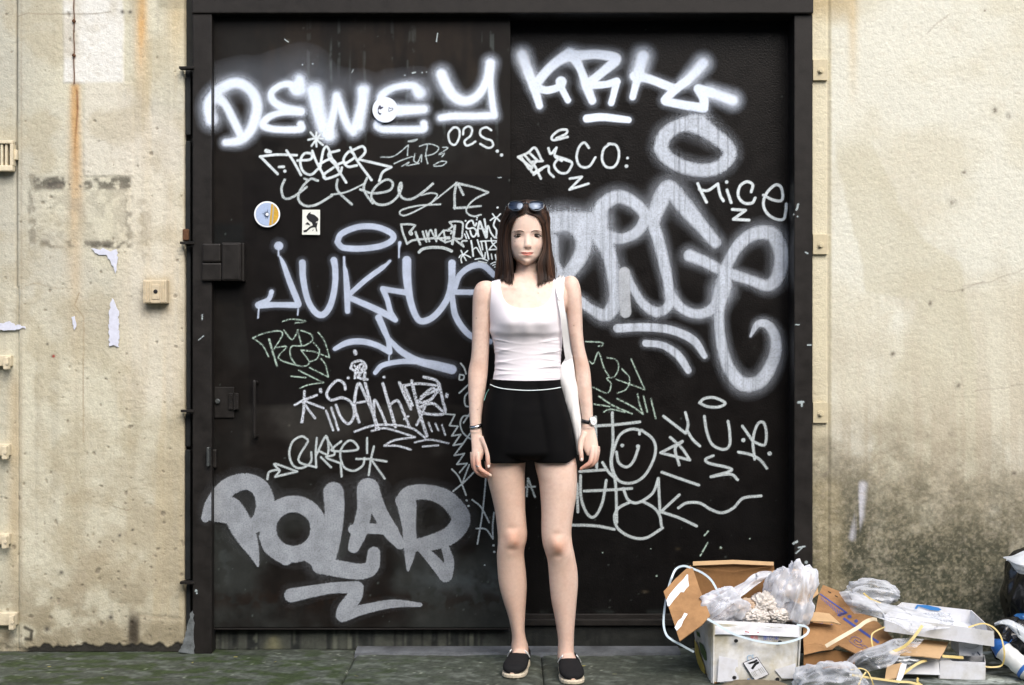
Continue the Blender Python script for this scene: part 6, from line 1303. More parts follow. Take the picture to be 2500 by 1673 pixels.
# ---- tote bag on the shoulder
tote = thing('tote_bag', 'white cotton tote bag hanging from her shoulder against her hip', 'bag', PY(1395, 1115, -.30))
M_tote = mat('white_cotton', (.80, .80, .80), rough=.9, spec=.2, bump=.0001, bump_scale=900, var=.03, var_scale=60)
# body: flat sack seen edge-on, swings out below the arm
trow = [(858, 1386, 1393, -.328, .004, .006), (870, 1382, 1397, -.325, .010, .014), (890, 1372, 1401, -.325, .016, .03), (915, 1367, 1405, -.325, .022, .06), (940, 1368, 1409, -.322, .026, .09), (985, 1379, 1414, -.318, .028, .115), (1030, 1394, 1420, -.315, .028, .125), (1070, 1401, 1421, -.312, .028, .125), (1098, 1405, 1420, -.31, .024, .115), (1112, 1408, 1418, -.31, .014, .10)]
TVv, TTt = fuse([limb(trow, 64, 5)], .004, 4, .5); TNn = vnormals(TVv, TTt)
TVv = TVv + TNn * ((fbm(TVv[:, 0] * 60 + TVv[:, 1] * 14, TVv[:, 2] * 12, 651, 3) - .5) * .011)[:, None]
obj('bag_body', TVv, TTt, M_tote, tote, smooth=True)
s1_ = spline3([PY(1396, 892, -.325), PY(1391, 868, -.338), PY(1386, 840, -.352), PY(1378, 780, -.385), PY(1371, 735, -.388), PY(1368, 705, -.375), PY(1370, 685, -.345), PY(1373, 678, -.30), PY(1376, 690, -.245), PY(1386, 780, -.225), PY(1396, 872, -.27)], 6)
s2_ = spline3([PY(1389, 892, -.325), PY(1384, 868, -.342), PY(1379, 830, -.36), PY(1374, 780, -.386), PY(1366, 735, -.391), PY(1361, 705, -.378), PY(1362, 686, -.35), PY(1365, 678, -.31), PY(1368, 688, -.250), PY(1377, 780, -.228), PY(1388, 872, -.27)], 6)
for s_ in (s1_, s2_):
    n = len(s_); nr = []
    for i, p in enumerate(s_):
        t = i / (n - 1); nr.append(Vector((.15, -1, .0)) if t < .42 else Vector((.2, -.2, 1)) if t < .62 else Vector((.2, 1, 0)))
    MB().ribbon(s_, .0145, nr, .0022).obj('strap', M_tote, tote)

# ================================================================== THE RUBBISH BY THE RIGHT WALL
M_card = mat('brown_cardboard', (.36, .205, .095), rough=.85, spec=.2, var=.16, var_scale=35, bump=.0006, bump_scale=120, color2=(.27, .15, .07), c2_scale=8)
M_cardin = mat('dark_brown_cardboard', (.235, .125, .052), rough=.85, spec=.2, var=.25, var_scale=18, bump=.0008, bump_scale=60)
M_cardlt = mat('light_cardboard', (.50, .34, .19), rough=.85, spec=.2, var=.12, var_scale=25, bump=.0005, bump_scale=120)
M_white = mat('white_card', (.66, .68, .73), rough=.6, spec=.3, var=.08, var_scale=30, bump=.0004, bump_scale=60, color2=(.54, .54, .53), c2_scale=9)
M_whited = mat('dirty_white_card', (.62, .63, .63), rough=.6, spec=.35, var=.16, var_scale=30, bump=.0016, bump_scale=28, color2=(.42, .38, .25), c2_scale=7, c2_range=(.42, .66))
M_bluep = mat('blue_print', (.045, .075, .32), rough=.6, var=.2, var_scale=150); M_cyanp = mat('sky_blue_print', (.03, .19, .50), rough=.6); M_redp = mat('red_print', (.45, .03, .04), rough=.6)
M_ltblue = mat('faded_blue_print', (.28, .45, .62), rough=.6); M_yelp = mat('yellow_fruit_print', (.46, .36, .07), rough=.5, var=.2, var_scale=40); M_greenp = mat('green_leaf_print', (.05, .10, .025), rough=.5)
M_ystrap = mat('yellow_strap', (.55, .43, .15), rough=.4, var=.12, var_scale=60); M_wstrap = mat('pale_blue_strap', (.55, .66, .74), rough=.4); M_cstrap = mat('cream_strap', (.66, .57, .40), rough=.5)
def plastic_mat(name, col, alpha, rough=.22, bump=.003, bs=34):
    """thin plastic: nearly clear face-on, whiter where it turns away or creases"""
    m = mat(name, col, rough=rough, spec=.7, bump=bump, bump_scale=bs)
    if alpha is None: return m
    n, l = m.node_tree.nodes, m.node_tree.links; b = n['Principled BSDF']
    lw = n.new('ShaderNodeLayerWeight'); lw.inputs['Blend'].default_value = .45
    tc = n.new('ShaderNodeTexCoord'); nz = n.new('ShaderNodeTexNoise'); nz.inputs['Scale'].default_value = 14; nz.inputs['Detail'].default_value = 3; l.new(tc.outputs['Object'], nz.inputs['Vector'])
    ml = n.new('ShaderNodeMath'); ml.operation = 'MULTIPLY_ADD'; ml.use_clamp = True; l.new(lw.outputs['Facing'], ml.inputs[0]); ml.inputs[1].default_value = .75; ml.inputs[2].default_value = alpha - .12
    m2 = n.new('ShaderNodeMapRange'); m2.inputs['From Min'].default_value = .35; m2.inputs['From Max'].default_value = .68; m2.inputs['To Min'].default_value = .0; m2.inputs['To Max'].default_value = .34; l.new(nz.outputs['Fac'], m2.inputs['Value'])
    ad = n.new('ShaderNodeMath'); ad.operation = 'ADD'; ad.use_clamp = True; l.new(ml.outputs[0], ad.inputs[0]); l.new(m2.outputs['Result'], ad.inputs[1]); l.new(ad.outputs[0], b.inputs['Alpha'])
    return m
M_film = plastic_mat('clear_film', (.74, .78, .85), .15, .10, 0.0, 22); M_filmw = plastic_mat('white_film', (.74, .77, .84), .34, .16, 0.0, 26); M_binbag = plastic_mat('black_film', (.006, .007, .009), None, .25, 0.0); M_bluebag = plastic_mat('blue_film', (.02, .11, .32), None, .35); M_greyfilm = plastic_mat('silver_film', (.50, .54, .58), None, .25, 0.0)
def Q(px, py, d): return P(px, py, d)
def plane_fit(pts):
    A_ = np.array([[a, b, 1] for a, b, _ in pts]); s_, *_ = np.linalg.lstsq(A_, np.array([1 / c for *_, c in pts]), rcond=None)
    return lambda a, b: 1 / (a * s_[0] + b * s_[1] + s_[2])
def sheet_n(pts):
    a = Vector((0, 0, 0)); n = len(pts)
    for i in range(n):
        p, q = pts[i], pts[(i + 1) % n]; a += p.cross(q)
    a.normalize(); return a if a.y < 0 else -a           # towards the camera
def card(name, pts, m, parent, t=.004, **kw):
    """flat piece of board through photo points (px, py, d)"""
    if len(pts) > 3: df = plane_fit(pts); pts = [(a, b, df(a, b)) for a, b, _ in pts]
    V = [Q(*p) for p in pts]; n = sheet_n(V); return MB().prism(V, -n, t).obj(name, m, parent, **kw)
def decal(name, pts, dfn, n, m, parent, lift=.0012, t=.0003):
    V = [Q(a, b, dfn(a, b)) + n * lift for a, b in pts]; return MB().prism(V, n, t).obj(name, m, parent)
def patch(name, corners, m, parent=None, nu=36, nv=36, amp=.012, seed=0, sag=0.0, fs=14.0, edge=.5, **kw):
    """crumpled sheet: a grid between rows of control points, pushed about by creases"""
    rows = [spline([tuple(Q(*p)) for p in r], max(2, nu // max(1, len(r) - 1))) for r in corners]
    k = min(len(r) for r in rows); rows = [r[np.linspace(0, len(r) - 1, nu).round().astype(int)] for r in rows]
    R_ = np.stack(rows); out = []
    cols = [spline(R_[:, i], max(2, nv // max(1, len(rows) - 1))) for i in range(nu)]
    G3 = np.stack([c_[np.linspace(0, len(c_) - 1, nv).round().astype(int)] for c_ in cols], 1)
    du = np.gradient(G3, axis=1); dv = np.gradient(G3, axis=0); N = np.cross(du, dv); N /= np.linalg.norm(N, axis=2, keepdims=True) + 1e-9
    V = G3.reshape(-1, 3); N = N.reshape(-1, 3); D_ = np.zeros(len(V))
    for i, p in enumerate(V):
        q = Vector(p) * fs + Vector((seed * 7.3, seed * 3.1, seed * 1.7))
        w = Vector((mnoise.noise(q * .6), mnoise.noise(q * .6 + Vector((5, 1, 2))), 0)) * .8
        a = 1 - abs(mnoise.noise(q + w)) * 2.2; b = 1 - abs(mnoise.noise(q * 2.3 + w * 2)) * 2.2
        uu, vv = (i % nu) / nu, (i // nu) / nv; fl_ = mnoise.noise(q * .35); f1 = 1 - abs(mnoise.noise(Vector((vv * 4.2 + fl_, uu * 1.3 + seed, seed * 2.3)))) * 2.6; f2 = 1 - abs(mnoise.noise(Vector((vv * 9.5 + fl_ * 2, uu * 2.6 + seed, seed * 4.1)))) * 2.6
        D_[i] = f1 * .6 + f2 * .16 + max(0, a) ** 2 * .2 + fl_ * .9
    V = V + N * (D_ * amp)[:, None]
    # ragged outline
    return obj(name, V, gridfaces(nu, nv), m, parent, smooth=True, **kw)
def crumple(name, c, r, m, seed, amp=.25, parent=None, fs=1.3, sub=5, ax=(0, 0, 1), wad=False, floor=True, shape=None, **kw):
    """crumpled bag: a ball folded by creases"""
    bm = bmesh.new(); bmesh.ops.create_icosphere(bm, subdivisions=sub, radius=1.0); rn = Vector((seed * 3.7, seed * 1.3, seed * 9.1)); V = []
    axv = Vector(ax).normalized(); tu = axv.orthogonal().normalized(); tv = axv.cross(tu)
    for v in bm.verts:
        p = v.co.copy(); q = p * fs + rn; h = p.dot(axv); dx, dy = p.dot(tu), p.dot(tv); rad = math.hypot(dx, dy) + 1e-6; dx, dy = dx / rad, dy / rad
        lo = mnoise.noise(q) + .5 * mnoise.noise(q * 2.1)
        if wad:
            w = Vector((mnoise.noise(q * .7), mnoise.noise(q * .7 + Vector((3, 8, 1))), mnoise.noise(q * .7 + Vector((1, 2, 9))))) * .7; q2 = q * 1.7
            s_ = 1 + amp * ((1 - abs(mnoise.noise(q2 + w)) * 2.4) * .8 + (1 - abs(mnoise.noise(q2 * 2.4 + w * 2)) * 2.4) * .4 + (1 - abs(mnoise.noise(q2 * 5 + w * 3)) * 2.4) * .16 - .5)
        else:                                                                    # broad swells, long gathered folds along the axis
            tw = lo * .5; m1 = Vector((dx * 2.4 + tw, dy * 2.4 + tw, h * .55)) + rn; m2 = Vector((dx * 5.6 + tw * 2, dy * 5.6 - tw, h * .8)) + rn
            r1 = 1 - abs(mnoise.noise(m1)) * 2.6; r2 = 1 - abs(mnoise.noise(m2)) * 2.6; cr = 1 - abs(mnoise.noise(q * 1.4 + Vector((lo, 0, lo)))) * 3
            s_ = 1 + amp * (lo * .75 + r1 * .42 * min(1, rad * 1.5) + r2 * .11 * min(1, rad * 1.3) + max(0, cr) ** 2 * .18 - .32)
        if shape: s_ *= shape(p)
        p = p * s_; P_ = Vector((c[0] + p.x * r[0], c[1] + p.y * r[1], c[2] + p.z * r[2]))
        if floor and P_.z < .004: P_.z = .004 + .002 * mnoise.noise(q * 3)
        V.append(P_)
    bm.verts.index_update(); F = [[x.index for x in f.verts] for f in bm.faces]; bm.free()
    return obj(name, [tuple(p) for p in V], F, m, parent, smooth=True, **kw)
def strap(name, pts, m, w=.006, label=None, group=None, nrm=(0, -1, .3), parent=None, round_=False, cat='strap'):
    S_ = spline3([Q(*p) for p in pts], 6); b = MB()
    if round_: b.tube(S_, w / 2, 6, flat=.45)
    else: b.ribbon(S_, w, Vector(nrm).normalized(), .0012)
    o = b.obj(name, m, parent)
    if parent is None: _tag(o, label, cat, group)
    return o

# ---- the carton
cart = thing('cardboard_carton', 'dirty white fruit carton with open brown flaps full of plastic and rubbish', 'carton', Q(1840, 1668, 4.95))
FL, FRt, BR, BL = (1740, 1669, 4.885), (1950, 1658, 4.955), (1935, 1612, 5.26), (1705, 1618, 5.22)        # foot corners
fl, frt, br, bl = (1742, 1522, 4.90), (1957, 1533, 4.945), (1925, 1490, 5.22), (1688, 1500, 5.18)         # rim corners
def wallgrid(name, a, b, c_, d_, m, seed, bulge=.008, nu=22, nv=14, t=.005, parent=None, rnd=0.0):
    """dented side wall between foot a-b and rim d-c"""
    A_, B_, C2, D2 = Q(*a), Q(*b), Q(*c_), Q(*d_); n = (B_ - A_).cross(D2 - A_).normalized()
    if n.y > 0 and abs(n.y) > .3: n = -n
    V = []
    for j in range(nv):
        for i in range(nu):
            u, v = i / (nu - 1), j / (nv - 1); p = (A_ * (1 - u) + B_ * u) * (1 - v) + (D2 * (1 - u) + C2 * u) * v
            q = Vector((u * 3.1 + seed, v * 2.2, seed * 2)); e = min(u, 1 - u, .25) * 4
            V.append(p + n * ((mnoise.noise(q) * bulge + (1 - abs(mnoise.noise(q * 2.1)) * 2) * bulge * .4) * e + rnd * (.35 * (1 - (2 * u - 1) ** 2) - abs(2 * u - 1) ** 9)))
    F = [list(map(int, f)) for f in gridfaces(nu, nv)]; k = len(V); W = V + [p - n * t for p in V]; F2 = F + [[x + k for x in f[::-1]] for f in F]
    ring = [i for i in range(nu)] + [j * nu + nu - 1 for j in range(1, nv)] + [(nv - 1) * nu + i for i in range(nu - 2, -1, -1)] + [j * nu for j in range(nv - 2, 0, -1)]
    F2 += [[ring[i], ring[(i + 1) % len(ring)], ring[(i + 1) % len(ring)] + k, ring[i] + k] for i in range(len(ring))]
    return obj(name, [tuple(p) for p in W], F2, m, parent, smooth='auto'), n
front, nF = wallgrid('front_wall', FL, FRt, frt, fl, M_whited, 1, .010, nu=40, parent=cart, rnd=.014)
left_, nL = wallgrid('side_wall', BL, FL, fl, bl, M_whited, 2, .006, parent=cart)
wallgrid('side_wall', FRt, BR, br, frt, M_whited, 3, .006, parent=cart); wallgrid('back_wall', BR, BL, bl, br, M_cardin, 4, .004, parent=cart)
card('bottom', [FL, FRt, BR, BL], M_cardin, cart)
dF = plane_fit([FL, FRt, frt, fl]); LIFT = .0145
def fdec(name, pts, m, lift=LIFT): return decal(name, pts, dF, nF if nF.y < 0 else -nF, m, front, lift)
# turned-over rim of the front wall
wallgrid('front_fold', (1744, 1548, 4.888), (1957, 1556, 4.935), (1959, 1527, 4.945), (1742, 1514, 4.905), M_white, 7, .006, nu=40, nv=6, parent=cart, rnd=.014)
for a in ((1793, 1563.5), (1900, 1566.5), (1789, 1653), (1894, 1657)):
    fdec('vent_hole', [(a[0] + 5.2 * math.cos(t), a[1] + 4.6 * math.sin(t)) for t in np.linspace(0, 2 * math.pi, 14)[:-1]], M_black)
fdec('torn_patch', [(1752, 1600), (1798, 1610), (1800, 1660), (1748, 1664)], M_white, LIFT - .0015)
fdec('torn_patch', [(1888, 1634), (1938, 1618), (1945, 1655), (1905, 1655)], M_white, LIFT - .0015)
lb = fdec('shipping_label', [(1809, 1617), (1844, 1602), (1874, 1645), (1839, 1661)], M_black, LIFT)
def ldec(name, pts, m, lift): 
    return decal(name, pts, dF, nF if nF.y < 0 else -nF, m, lb, lift) if False else decal(name, pts, dF, nF if nF.y < 0 else -nF, m, front, lift)
ldec('label_face', [(1811, 1617.4), (1843.6, 1603.6), (1871.8, 1644.6), (1839.6, 1659)], M_white, LIFT + .0008)
ldec('brush_mark', [(1820, 1617), (1826, 1620), (1838, 1617), (1846, 1612), (1843, 1608), (1836, 1612)], M_black, LIFT + .0014); ldec('brush_mark', [(1829, 1630), (1834, 1633), (1842, 1622), (1850, 1617), (1847, 1613), (1838, 1617)], M_black, LIFT + .0014)
for k in range(4): ldec('small_print', [(1826.0 + k * 3.4, 1641.5 + k * -1.6), (1827.4 + k * 3.4, 1641.0 + k * -1.6), (1834.6 + k * 3.4, 1652.5 - k * 1.6), (1833.4 + k * 3.4, 1653.0 - k * 1.6)], M_pgrey, LIFT + .0014)
for k in range(3): ldec('small_print', [(1846 + k * 4, 1631 - k * 1.8), (1847.4 + k * 4, 1630.4 - k * 1.8), (1856 + k * 4, 1643 - k * 1.8), (1854.8 + k * 4, 1643.6 - k * 1.8)], M_pgrey, LIFT + .0014)
ldec('label_line', [(1836, 1638), (1850.6, 1631.5), (1851.2, 1632.6), (1836.6, 1639.2)], M_pgrey, LIFT + .0015)
def text(name, body, px, py, size, ang, dfn, n, m, parent, lift, sx=1.0, flip=False):
    cu = bpy.data.curves.new(name, 'FONT'); cu.body = body; cu.size = 1.0; to = bpy.data.objects.new(name, cu); COL.objects.link(to)
    dg = bpy.context.evaluated_depsgraph_get(); me = to.evaluated_get(dg).to_mesh(); vs = [v.co.copy() for v in me.vertices]; fs = [list(p.vertices) for p in me.polygons]
    to.evaluated_get(dg).to_mesh_clear(); bpy.data.objects.remove(to); bpy.data.curves.remove(cu)
    out = []
    for v in vs:
        x, y_ = v.x * size * sx, -v.y * size; ca, sa = math.cos(R(ang)), math.sin(R(ang)); a, b_ = px + x * ca - y_ * sa, py + x * sa + y_ * ca
        out.append(Q(a, b_, dfn(a, b_)) + n * lift)
    if out: return obj(name, [tuple(p) for p in out], fs, m, parent)
nFc = nF if nF.y < 0 else -nF
text('printed_characters', '重亿米', 1857, 1560.5, 11.5, 1.5, dF, nFc, M_bluep, front, LIFT + .004, 1.15)
text('printed_characters', '果品', 1826, 1558.5, 10, 1.5, dF, nFc, M_redp, front, LIFT + .004)
fdec('red_mark', [(1813, 1539), (1823, 1541), (1823, 1543), (1813, 1541.5)], M_redp, LIFT + .008); fdec('red_mark', [(1843, 1541), (1846, 1541), (1846, 1543.5), (1843, 1543.5)], M_redp, LIFT + .008)
text('printed_letters', 'CS', 1820, 1612, 20, -4, dF, nFc, M_ltblue, front, LIFT - .001, .8); text('printed_letters', '8/', 1819, 1668, 18, -4, dF, nFc, M_cyanp, front, LIFT, 1.1)
dL = plane_fit([BL, FL, fl, bl]); nLc = nL if nL.x < 0 else -nL
decal('fruit_print', [(1698, 1560), (1706, 1575), (1712, 1600), (1722, 1625), (1724, 1645), (1716, 1640), (1706, 1618), (1699, 1590)], dL, nLc, M_yelp, left_, .004)
decal('leaf_print', [(1709, 1566), (1718, 1572), (1727, 1592), (1729, 1612), (1724, 1612), (1714, 1592)], dL, nLc, M_greenp, left_, .005); decal('leaf_print', [(1703, 1540), (1711, 1545), (1713, 1556), (1706, 1552)], dL, nLc, M_greenp, left_, .005)
# flaps
lfp = [(1734, 1503, 4.905), (1709, 1440, 5.00), (1691, 1386, 5.09), (1685, 1380, 5.10), (1650, 1412, 5.05), (1620, 1444, 5.0), (1640, 1505, 4.925), (1659.5, 1565, 4.855), (1680, 1550, 4.87), (1712, 1527, 4.885)]
flap = card('flap', lfp, M_card, cart, .005); dfl = plane_fit(lfp); nfl = sheet_n([Q(*p) for p in lfp])
decal('torn_label', [(1680, 1404), (1677, 1403), (1670, 1413), (1655, 1428), (1636, 1450), (1627, 1466), (1630, 1481), (1634, 1481), (1645, 1466), (1662, 1446), (1669, 1447), (1675, 1438), (1682, 1431), (1680, 1417)], dfl, nfl, M_paperw, flap, .0012, .0006)
decal('torn_label', [(1671, 1497), (1679, 1500), (1668, 1517), (1663, 1530), (1652, 1541), (1647, 1533), (1655, 1517), (1664, 1510)], dfl, nfl, M_paperw, flap, .0012, .0006)
bfp = [(1693, 1372, 5.17), (1790, 1369, 5.19), (1888, 1373, 5.20), (1895, 1420, 5.20), (1925, 1490, 5.215), (1740, 1497, 5.19), (1702, 1470, 5.17)]
bflap = card('flap', bfp, M_cardin, cart, .006); card('flap_edge', [(1692, 1371, 5.155), (1790, 1367, 5.175), (1889, 1372, 5.185), (1889, 1381, 5.180), (1790, 1377, 5.17), (1692, 1381, 5.15)], M_cardlt, bflap, .008)
strap('crease', [(1700, 1386, 5.155), (1735, 1390, 5.165), (1790, 1395, 5.175), (1840, 1388, 5.18), (1880, 1384, 5.18)], M_cardin, .003, parent=bflap, round_=True)
# white-blue packing strap round the carton
strap('packing_strap', [(1756, 1455, 4.98), (1748, 1436, 5.0), (1735, 1415, 5.04), (1715, 1399, 5.07), (1692, 1389, 5.08), (1670, 1382, 5.08), (1651, 1389, 5.08), (1640, 1410, 5.06), (1633, 1432, 5.06), (1624, 1475, 5.03), (1620, 1520, 4.96), (1626, 1548, 4.9), (1640, 1562, 4.88), (1665, 1576, 4.90), (1694, 1592, 4.95)], M_wstrap, .0075, 'pale blue packing strap looping left over the carton flap', 'packing straps', (0, -1, .15))
strap('packing_strap', [(1727, 1511, 4.89), (1753, 1526, 4.875), (1791, 1548, 4.865), (1844, 1564, 4.875), (1897, 1571, 4.89), (1938, 1564, 4.90), (1966, 1551, 4.91), (1974, 1538, 4.93), (1965, 1529, 4.95), (1945, 1526, 4.95)], M_wstrap, .0075, 'white packing strap sagging across the carton front', 'packing straps', (0, -1, .25))
# what is in it
patch('plastic_liner', [[(1722, 1478, 5.02), (1740, 1462, 5.04), (1790, 1430, 5.08), (1850, 1396, 5.12), (1895, 1388, 5.14)], [(1728, 1492, 4.97), (1755, 1468, 4.96), (1800, 1446, 5.02), (1850, 1412, 5.06), (1893, 1402, 5.08)], [(1736, 1508, 4.93), (1762, 1490, 4.92), (1798, 1468, 4.98), (1840, 1434, 5.04), (1876, 1412, 5.07)]], plastic_mat('milky_film', (.74, .78, .85), .42, .14, 0.0), nu=50, nv=26, amp=.012, seed=1, fs=22, label='clear crumpled plastic liner arching out of the carton', category='plastic bag')
crumple('plastic_bag', Q(1768, 1486, 4.975), (.080, .05, .068), M_filmw, 3, .44, floor=False, fs=1.5, ax=(.8, 0, .6), label='small white crumpled bag in the left corner of the carton', category='plastic bag')
crumple('plastic_bag', Q(1930, 1462, 5.02), (.080, .075, .112), M_filmw, 5, .42, floor=False, fs=1.3, ax=(.25, 0, 1), shape=lambda p: 1 + .35 * max(0, p.z) * (p.x > 0) - .15 * max(0, -p.z), label='bulging white translucent bag rising from the right of the carton', category='plastic bag')
patch('plastic_film', [[(1878, 1402, 5.08), (1905, 1384, 5.06), (1940, 1392, 5.06), (1975, 1390, 5.08)], [(1884, 1440, 5.0), (1905, 1430, 4.97), (1930, 1430, 4.98), (1960, 1430, 5.0)], [(1900, 1488, 4.95), (1912, 1478, 4.94), (1920, 1470, 4.95), (1940, 1470, 4.97)]], M_film, nu=34, nv=30, amp=.010, seed=4, fs=24, label='clear film with a brown tint draped over the back of the carton', category='plastic bag')
M_tissue = mat('crumpled_tissue', (.60, .56, .52), rough=.9, var=.35, var_scale=40, bump=.004, bump_scale=70)
for k, (a, b, d, rr, lab) in enumerate(((1868, 1480, 5.0, (.05, .045, .045), 'biggest white tissue wad, in the middle of the carton'), (1822, 1488, 5.0, (.042, .04, .034), 'brown stained tissue wad left of the biggest one in the carton'), (1846, 1506, 4.96, (.05, .035, .025), 'flat tissue wad low at the front rim of the carton'), (1897, 1503, 4.97, (.04, .04, .025), 'small tissue wad low on the right inside the carton'))):
    crumple('tissue_wad', Q(a, b, d), rr, M_tissue if k != 1 else mat('stained_tissue', (.48, .36, .26), rough=.9, var=.4, var_scale=40, bump=.004, bump_scale=70), 11 + k, .34, floor=False, fs=1.8, wad=True, label=lab, category='tissue', group='tissue wads in the carton')
_tag(card('brown_board', [(1884, 1394, 5.10), (1935, 1388, 5.12), (1992, 1398, 5.10), (1998, 1450, 5.05), (1960, 1480, 5.03), (1905, 1450, 5.06)], M_cardlt, None, .004), 'pale brown board standing behind the bulging bag in the carton', 'cardboard')
card('card_filler', [(1735, 1515, 5.0), (1950, 1520, 5.0), (1930, 1495, 5.2), (1705, 1500, 5.17)], M_cardin, cart, .004)

# ---- flattened brown carton
fc = thing('flattened_carton', 'flattened brown cardboard with blue printing leaning beside the white carton', 'cardboard', Q(2070, 1598, 5.0))
mp = [(2009, 1428, 5.30), (2055, 1446, 5.28), (2090, 1494, 5.2), (2130, 1506, 5.15), (2160, 1535, 5.08), (2181, 1562, 5.02), (2165, 1564, 5.0), (2145, 1575, 5.0), (2088, 1595, 4.95), (2040, 1572, 5.0), (1985, 1520, 5.10), (1998, 1455, 5.25)]
dM = plane_fit(mp); mp = [(a, b, dM(a, b)) for a, b, _ in mp]; main = card('board', mp, M_card, fc, .005); nM = sheet_n([Q(*p) for p in mp])
def mdec(name, pts, m): return decal(name, pts, dM, nM, m, main, .001)
mdec('printed_line', [(2000, 1451), (2003, 1450), (2069, 1496), (2067, 1499)], M_bluep); mdec('printed_bar', [(2057, 1512), (2061, 1508), (2147, 1568), (2143, 1572)], M_bluep)
for k in range(13):
    a, b = 2006 + k * 3.9, 1459 + k * 2.9; h = 5 + k * .55; mdec('printed_tick', [(a, b), (a + 1.7, b + .6), (a + .5 - h * .15, b + h), (a - 1.2 - h * .15, b + h - .6)], M_bluep)
mdec('printed_frame', [(2043, 1502), (2049, 1506), (2068, 1498), (2062, 1494)], M_bluep); mdec('printed_frame_inside', [(2046, 1502.5), (2049.5, 1504.6), (2064.5, 1498.2), (2061, 1496)], M_card)
for a, b in ((2074, 1506), (2090, 1517)):
    mdec('printed_emblem', [(a + 6 * math.cos(t) * (1 if i % 2 else .6), b + 5 * math.sin(t) * (1 if i % 2 else .6)) for i, t in enumerate(np.linspace(0, 2 * math.pi, 15)[:-1])], M_bluep)
text('printed_number', '12', 1996, 1525, 12, 40, dM, nM, M_bluep, main, .012)
for k in range(3): mdec('printed_text', [(2028 + k * 1.5, 1526 + k * 6), (2030 + k * 1.5, 1524.5 + k * 6), (2052 + k * 3, 1540 + k * 6), (2050 + k * 3, 1541.5 + k * 6)], M_bluep)
def squig(pts, w=.0022): strap('printed_script', [(a, b, dM(a, b) - .004) for a, b in pts], M_bluep, w, parent=main, round_=True)
squig([(2076, 1561), (2082, 1555), (2095, 1557), (2104, 1565), (2098, 1568), (2088, 1562), (2086, 1568), (2096, 1574), (2108, 1572)]); squig([(2072, 1564), (2082, 1572), (2095, 1580), (2108, 1583)]); squig([(2100, 1572), (2106, 1578), (2112, 1576), (2118, 1582), (2124, 1584)])
mdec('staple_hole', [(2022, 1444), (2029, 1447), (2029, 1449), (2022, 1446)], M_black); mdec('staple_hole', [(2038, 1454), (2045, 1457), (2045, 1459), (2038, 1456)], M_black)
card('folded_flap', [(1957, 1501, 5.03), (1992, 1494, 5.06), (2025, 1498, 5.05), (2053, 1524, 4.99), (2030, 1518, 4.99), (1998, 1517, 4.99), (1960, 1514, 5.0)], M_cardlt, fc, .004)
card('board', [(1960, 1518, 5.04), (2045, 1527, 5.03), (2078, 1572, 5.0), (2040, 1578, 4.99), (2032, 1586, 4.98), (2000, 1590, 4.975), (1963, 1599, 4.96)], M_card, fc, .004)
card('board_inside', [(1962, 1600, 4.98), (2040, 1588, 5.01), (2090, 1596, 5.0), (2085, 1632, 5.0), (1962, 1632, 4.98)], M_cardin, fc, .004)
strap('crease', [(1965, 1576, 4.965), (1990, 1572, 4.97), (2010, 1576, 4.975), (2036, 1583, 4.975)], M_cardin, .0025, parent=fc, round_=True)
strap('cream_strap', [(2016, 1578, 4.93), (2050, 1558, 4.93), (2093, 1533, 4.97), (2112, 1519, 5.0), (2130, 1512, 5.02), (2141, 1513, 5.03)], M_cstrap, .013, 'wide cream strap lying across the printed cardboard', 'loose straps on the rubbish', (0, -1, .6))

# ---- white trays and boxes
def tray(name, label, fl_, fr_, br_, bl_, h, m, group=None, cat='tray', base_off=None):
    """shallow tray from its four rim corners"""
    t = thing(name, label, cat, Q(*fl_) - Vector((0, 0, h)), group); C4 = [Q(*p) for p in (fl_, fr_, br_, bl_)]; dn = Vector((0, 0, -h))
    for i, nm in enumerate(('front_wall', 'end_wall', 'back_wall', 'end_wall')):
        a, b = C4[i], C4[(i + 1) % 4]; n = (b - a).cross(dn).normalized(); MB().prism([a, b, b + dn, a + dn], n * (1 if True else -1), -.003).obj(nm, m, t)
    MB().prism([c_ + dn * .98 for c_ in C4], (0, 0, 1), .003).obj('tray_floor', M_white, t); return t
tr = tray('white_tray', 'large shallow white card tray on top of the rubbish, with a blue logo inside', (2160, 1504, 4.98), (2425, 1541, 4.94), (2370, 1490, 5.16), (2203, 1471, 5.20), .053, M_white)
dT = plane_fit([(2203, 1471, 5.20), (2370, 1490, 5.16), (2203, 1510, 5.20), (2370, 1528, 5.16)]); nT = Vector((0, -1, .0))
decal('blue_logo', [(2238, 1476), (2262, 1477), (2290, 1483), (2298, 1488), (2290, 1491), (2270, 1489), (2252, 1483), (2241, 1480), (2236, 1489), (2229, 1490)], dT, nT, M_cyanp, tr, .0045)
dT2 = plane_fit([(2160, 1504, 4.98), (2425, 1541, 4.94), (2160, 1541, 4.98), (2425, 1578, 4.94)]); text('printed_letters', 'TRAY'[:0] + 'III', 2391, 1549, 5, 8, dT2, nT, M_pgrey, tr, .004)
card('tray_flap', [(2425, 1541, 4.942), (2370, 1490, 5.158), (2372, 1520, 5.16), (2424, 1576, 4.94)], mat('grey_board', (.30, .28, .26), rough=.9, var=.15, var_scale=40), tr, .003)
lt = tray('white_tray', 'lower white card tray flat on the pavement under the small printed box', (2294, 1613, 4.955), (2404, 1617, 4.95), (2402, 1600, 5.12), (2290, 1597, 5.12), .062, M_white)
MB().prism([Q(a, b, 4.955) for a, b in ((2296, 1607), (2318, 1608), (2324, 1614), (2316, 1619), (2296, 1613))], (0, 1, 0), .003).obj('torn_flap', M_white, lt)
MB().prism([Q(a, b, 4.951) for a, b in ((2334, 1617), (2364, 1619), (2363, 1621), (2335, 1620))], (0, 1, 0), .002).obj('slot', M_black, lt)
